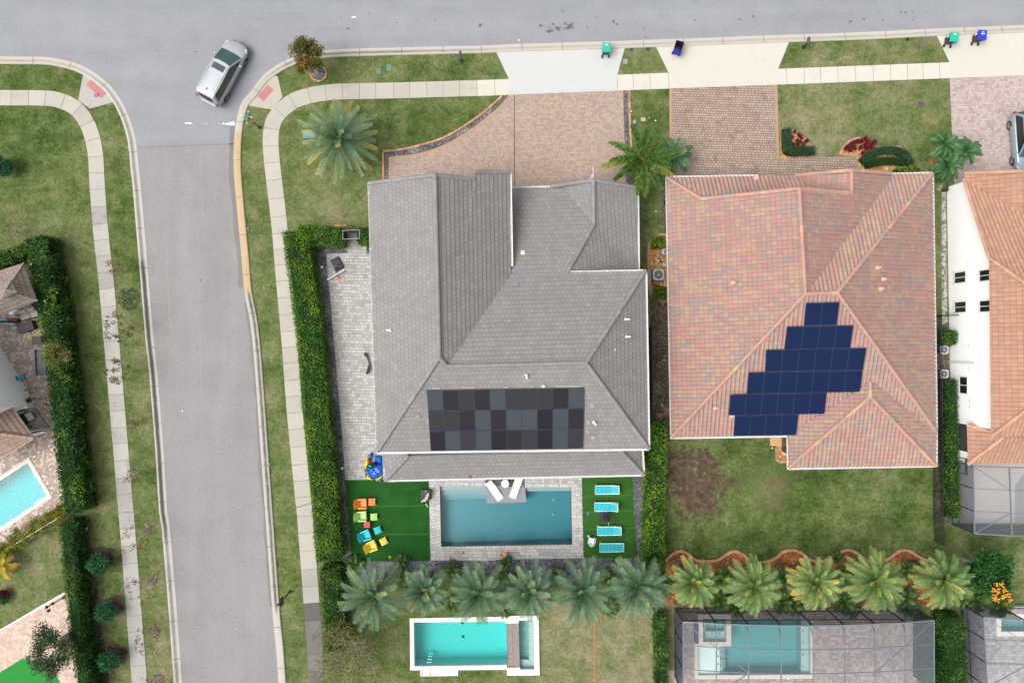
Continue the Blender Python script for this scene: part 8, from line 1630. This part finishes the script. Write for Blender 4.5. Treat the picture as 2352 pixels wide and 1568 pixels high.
cloth('towel', 'bright white folded towel at the gazebo roof edge', [(330, 490), (400, 410), (590, 350), (595, 390), (500, 470), (405, 560)], plain('white_towel', (.68, .70, .76), .9), .55, 1, 'towel'); cloth('blanket', 'crumpled pale blue blanket on the terrace below the gazebo', [(25, 640), (130, 600), (250, 600), (300, 700), (470, 710), (490, 770), (400, 820), (180, 785), (60, 720)], plain('pale_blue_blanket', (.27, .36, .41), .9, .15, ns=9, na=.35), .40, 2, 'blanket'); cloth('leather_seat', 'dark red brown seat beside the pale blue blanket', [(260, 600), (440, 600), (560, 640), (560, 700), (300, 710)], plain('oxblood_seat', (.10, .03, .02), .5, .4, ns=6, na=.5), .38, 3, 'seat'); cloth('tarp', 'crumpled cream plastic sheet below the grey storage box', [(540, 1000), (800, 950), (850, 990), (820, 1040), (660, 1065)], plain('cream_sheet', (.48, .47, .36), .7, .3, ns=12, na=.3), .12, 4, 'sheet')
z6b = z6; t = thing('daybed', 'grey slatted daybed with flat cushion against the tall hedge', 'daybed', P(*z6b(655, 190), .4).xy.to_3d(), R(3)); gm = plain('grey_resin', (.20, .205, .22), .7); o = MB(); o.box((0, 0, .18), (.96, 1.98, .22)); o.build('frame', gm, t, bevel=.02); o = MB(); o.box((-.02, .14, .36), (.70, 1.5, .14)); o.build('cushion', plain('grey_cushion', (.17, .175, .185), .9), t, bevel=.05); o = MB(); o.box((0, -.70, .42), (.66, .38, .14)); o.build('pillow', plain('dark_grey_pillow', (.125, .13, .14), .9), t, bevel=.05)
for sx in (-1, 1): o = MB(); o.box((sx * .46, 0, .40), (.09, 1.98, .30)); o.build('armrest', gm, t, bevel=.02)
t = thing('toddler_chair', 'small teal plastic chair with round seat by the white house wall', 'chair', P(*z6b(372, 430)), R(12)); tm = plain('teal_plastic', (.008, .30, .38), .45); o = MB(); o.lathe([(.17, .28), (.20, .31), (.20, .34), (.02, .345)], 20, (.04, .02, 0)); o.build('seat', tm, t); o = MB(); secs = [[Vector((-.20, -.17, z)), Vector((-.26, 0, z)), Vector((-.20, .17, z))] for z in (.33, .56)]; ribbon(o, secs, close=False); o = o.build('backrest', tm, t); md = o.modifiers.new('thick', 'SOLIDIFY'); md.thickness = .06
for k in range(4): a = k * math.pi / 2 + .78; o = MB(); o.tube([(.04 + math.cos(a) * .13, math.sin(a) * .13, .3), (.04 + math.cos(a) * .18, math.sin(a) * .18, 0)], .03, n=6); o.build('leg', tm, t)
pp = [P(*z6b(*q)) for q in ((450, 760), (560, 770), (680, 768), (720, 750), (840, 762))]; o = MB(); c0 = pp[0].copy(); o.tube([p - c0 + Vector((0, 0, .04)) for p in pp], .02, n=5)
def loop(cx, cy, r_, a0, a1, n=18): return [P(*z6b(cx + r_ * math.cos(a), cy + r_ * math.sin(a))) for a in [a0 + (a1 - a0) * k / n for k in range(n + 1)]]
for lp2 in (loop(520, 632, 50, 0, 6.3), loop(730, 888, 45, 0, 6.3), loop(735, 820, 45, -2.5, 3.2)): o.tube([p - c0 + Vector((0, 0, .045)) for p in lp2], .02, n=5, cap=False)
o.tube([P(*z6b(*q)) - c0 + Vector((0, 0, .05)) for q in ((840, 868), (815, 940), (780, 975), (745, 970), (735, 945))], .02, n=5); o = o.build('garden_hose', plain('dark_hose', (.055, .04, .042), .5)); o.location = c0; tag(o, 'dark garden hose looped over the mixed pavers by the white wall', 'hose')
t = thing('grill', 'black grill and pans half under the kitchen roof', 'grill', P(*z6b(400, 1080)), R(-38)); o = MB(); o.box((0, 0, .45), (.8, .55, .9)); o.build('cart', MT['black'], t, bevel=.03); o = MB(); o.M = Matrix.Translation((0, 0, .95)) @ Matrix.Rotation(R(90), 4, 'Y'); o.lathe([(.22, -.36), (.24, -.3), (.24, .3), (.22, .36)], 14); o.build('hood', plain('grey_black_hood', (.05, .055, .06), .35, .5), t); o = MB(); o.tube([(-.3, -.28, 1.0), (.3, -.28, 1.0)], .02, n=6); o.build('handle', MT['steel'], t)
t = thing('tray_table', 'pale grey panel leaning on the kitchen counter kerb', 'panel', P(*z6b(522, 1030)), R(33)); o = MB(); o.box((0, 0, .5), (.52, .60, .04), 0, 0, .5, (1, 1), Euler((R(6), 0, 0))); o.build('top', plain('pale_grey_panel', (.46, .47, .52), .5), t, bevel=.01)
for sx in (-1, 1): o = MB(); o.box((sx * .22, 0, .24), (.04, .5, .48)); o.build('leg', MT['grey_metal'], t)
t = thing('mesh_rack', 'black framed mesh rack lying along the white kitchen wall', 'panel', P(*z6b(445, 915)), R(18)); o = MB(); o.box((0, 0, .9), (.62, .30, .03)); o.build('mesh', plain('dark_mesh', (.035, .036, .036), .7), t); o = MB()
for (x, y, w_, d_) in ((0, .15, .66, .03), (0, -.15, .66, .03), (.32, 0, .03, .3), (-.32, 0, .03, .3)): o.box((x, y, .92), (w_, d_, .03))
o.build('frame', MT['black_metal'], t)
o = MB(); o.tube([(math.cos(a) * .14, math.sin(a) * .10, 0) for a in [2 * math.pi * k / 20 for k in range(21)]], .035, n=6, cap=False); o = o.build('hose_ring', MT['black']); o.location = P(*z6b(470, 1200)) + Vector((0, 0, .08)); tag(o, 'coiled black ring of hose at the kitchen roof edge', 'hose')
zl7 = zlft; bp = P(*zl7(805, 1403)); t = thing('lamp_post', 'dark lamp post with three round heads on the pink driveway', 'lamp post', bp); top_ = P(*zl7(655, 1496), 2.3) - bp; o = MB(); o.tube([(0, 0, 0), (0, 0, .35)], .12, .06, 12); o.tube([(0, 0, .3), (0, 0, 2.2)], .04, .04, 10); o.build('post', MT['bronze'], t)
for k in range(3):
    a = R(150 + 120 * k) if k else None; p = Vector((0, 0, 2.3)) if k == 0 else Vector((math.cos(a) * .34, math.sin(a) * .34, 2.05)); o = MB(); o.lathe([(.02, -.16), (.10, -.10), (.12, .02), (.06, .12), (.01, .16)], 12, p); o.build('lamp_head', MT['black_metal'], t)
    if k: o = MB(); o.tube([(0, 0, 1.85), (p.x * .5, p.y * .5, 1.98), p - Vector((0, 0, .14))], .018, n=6); o.build('arm', MT['bronze'], t)
lid('utility_box', 'dark grey utility box beside the narrow hedge on the pink driveway', *T(3, 0)(655, 1118), .55, .45, R(25), plain('slate_box', (.07, .085, .09), .7), h=.7)
# string line on the lower lawn
t = thing('marking_tape', 'two orange marking strings stretched down the lower lawn', 'string', P(1366, 1423)); om = plain('orange_tape', (.75, .23, .06), .6)
for dx in (-1.6, 1.0): o = MB(); a, b = P(1366 + dx, 1420), P(1365.4 + dx * .5, 1640); o.tube([a + Vector((0, 0, .15)), (a + b) / 2 + Vector((0, 0, .12)), b + Vector((0, 0, .15))], .012, n=5); o.build('string', om, t, world=True)
for y in (1420, 1640): o = MB(); p = P(1366, y); o.tube([p, p + Vector((0, 0, .3))], .02, n=6); o.build('stake', MT['bark'], t, world=True)
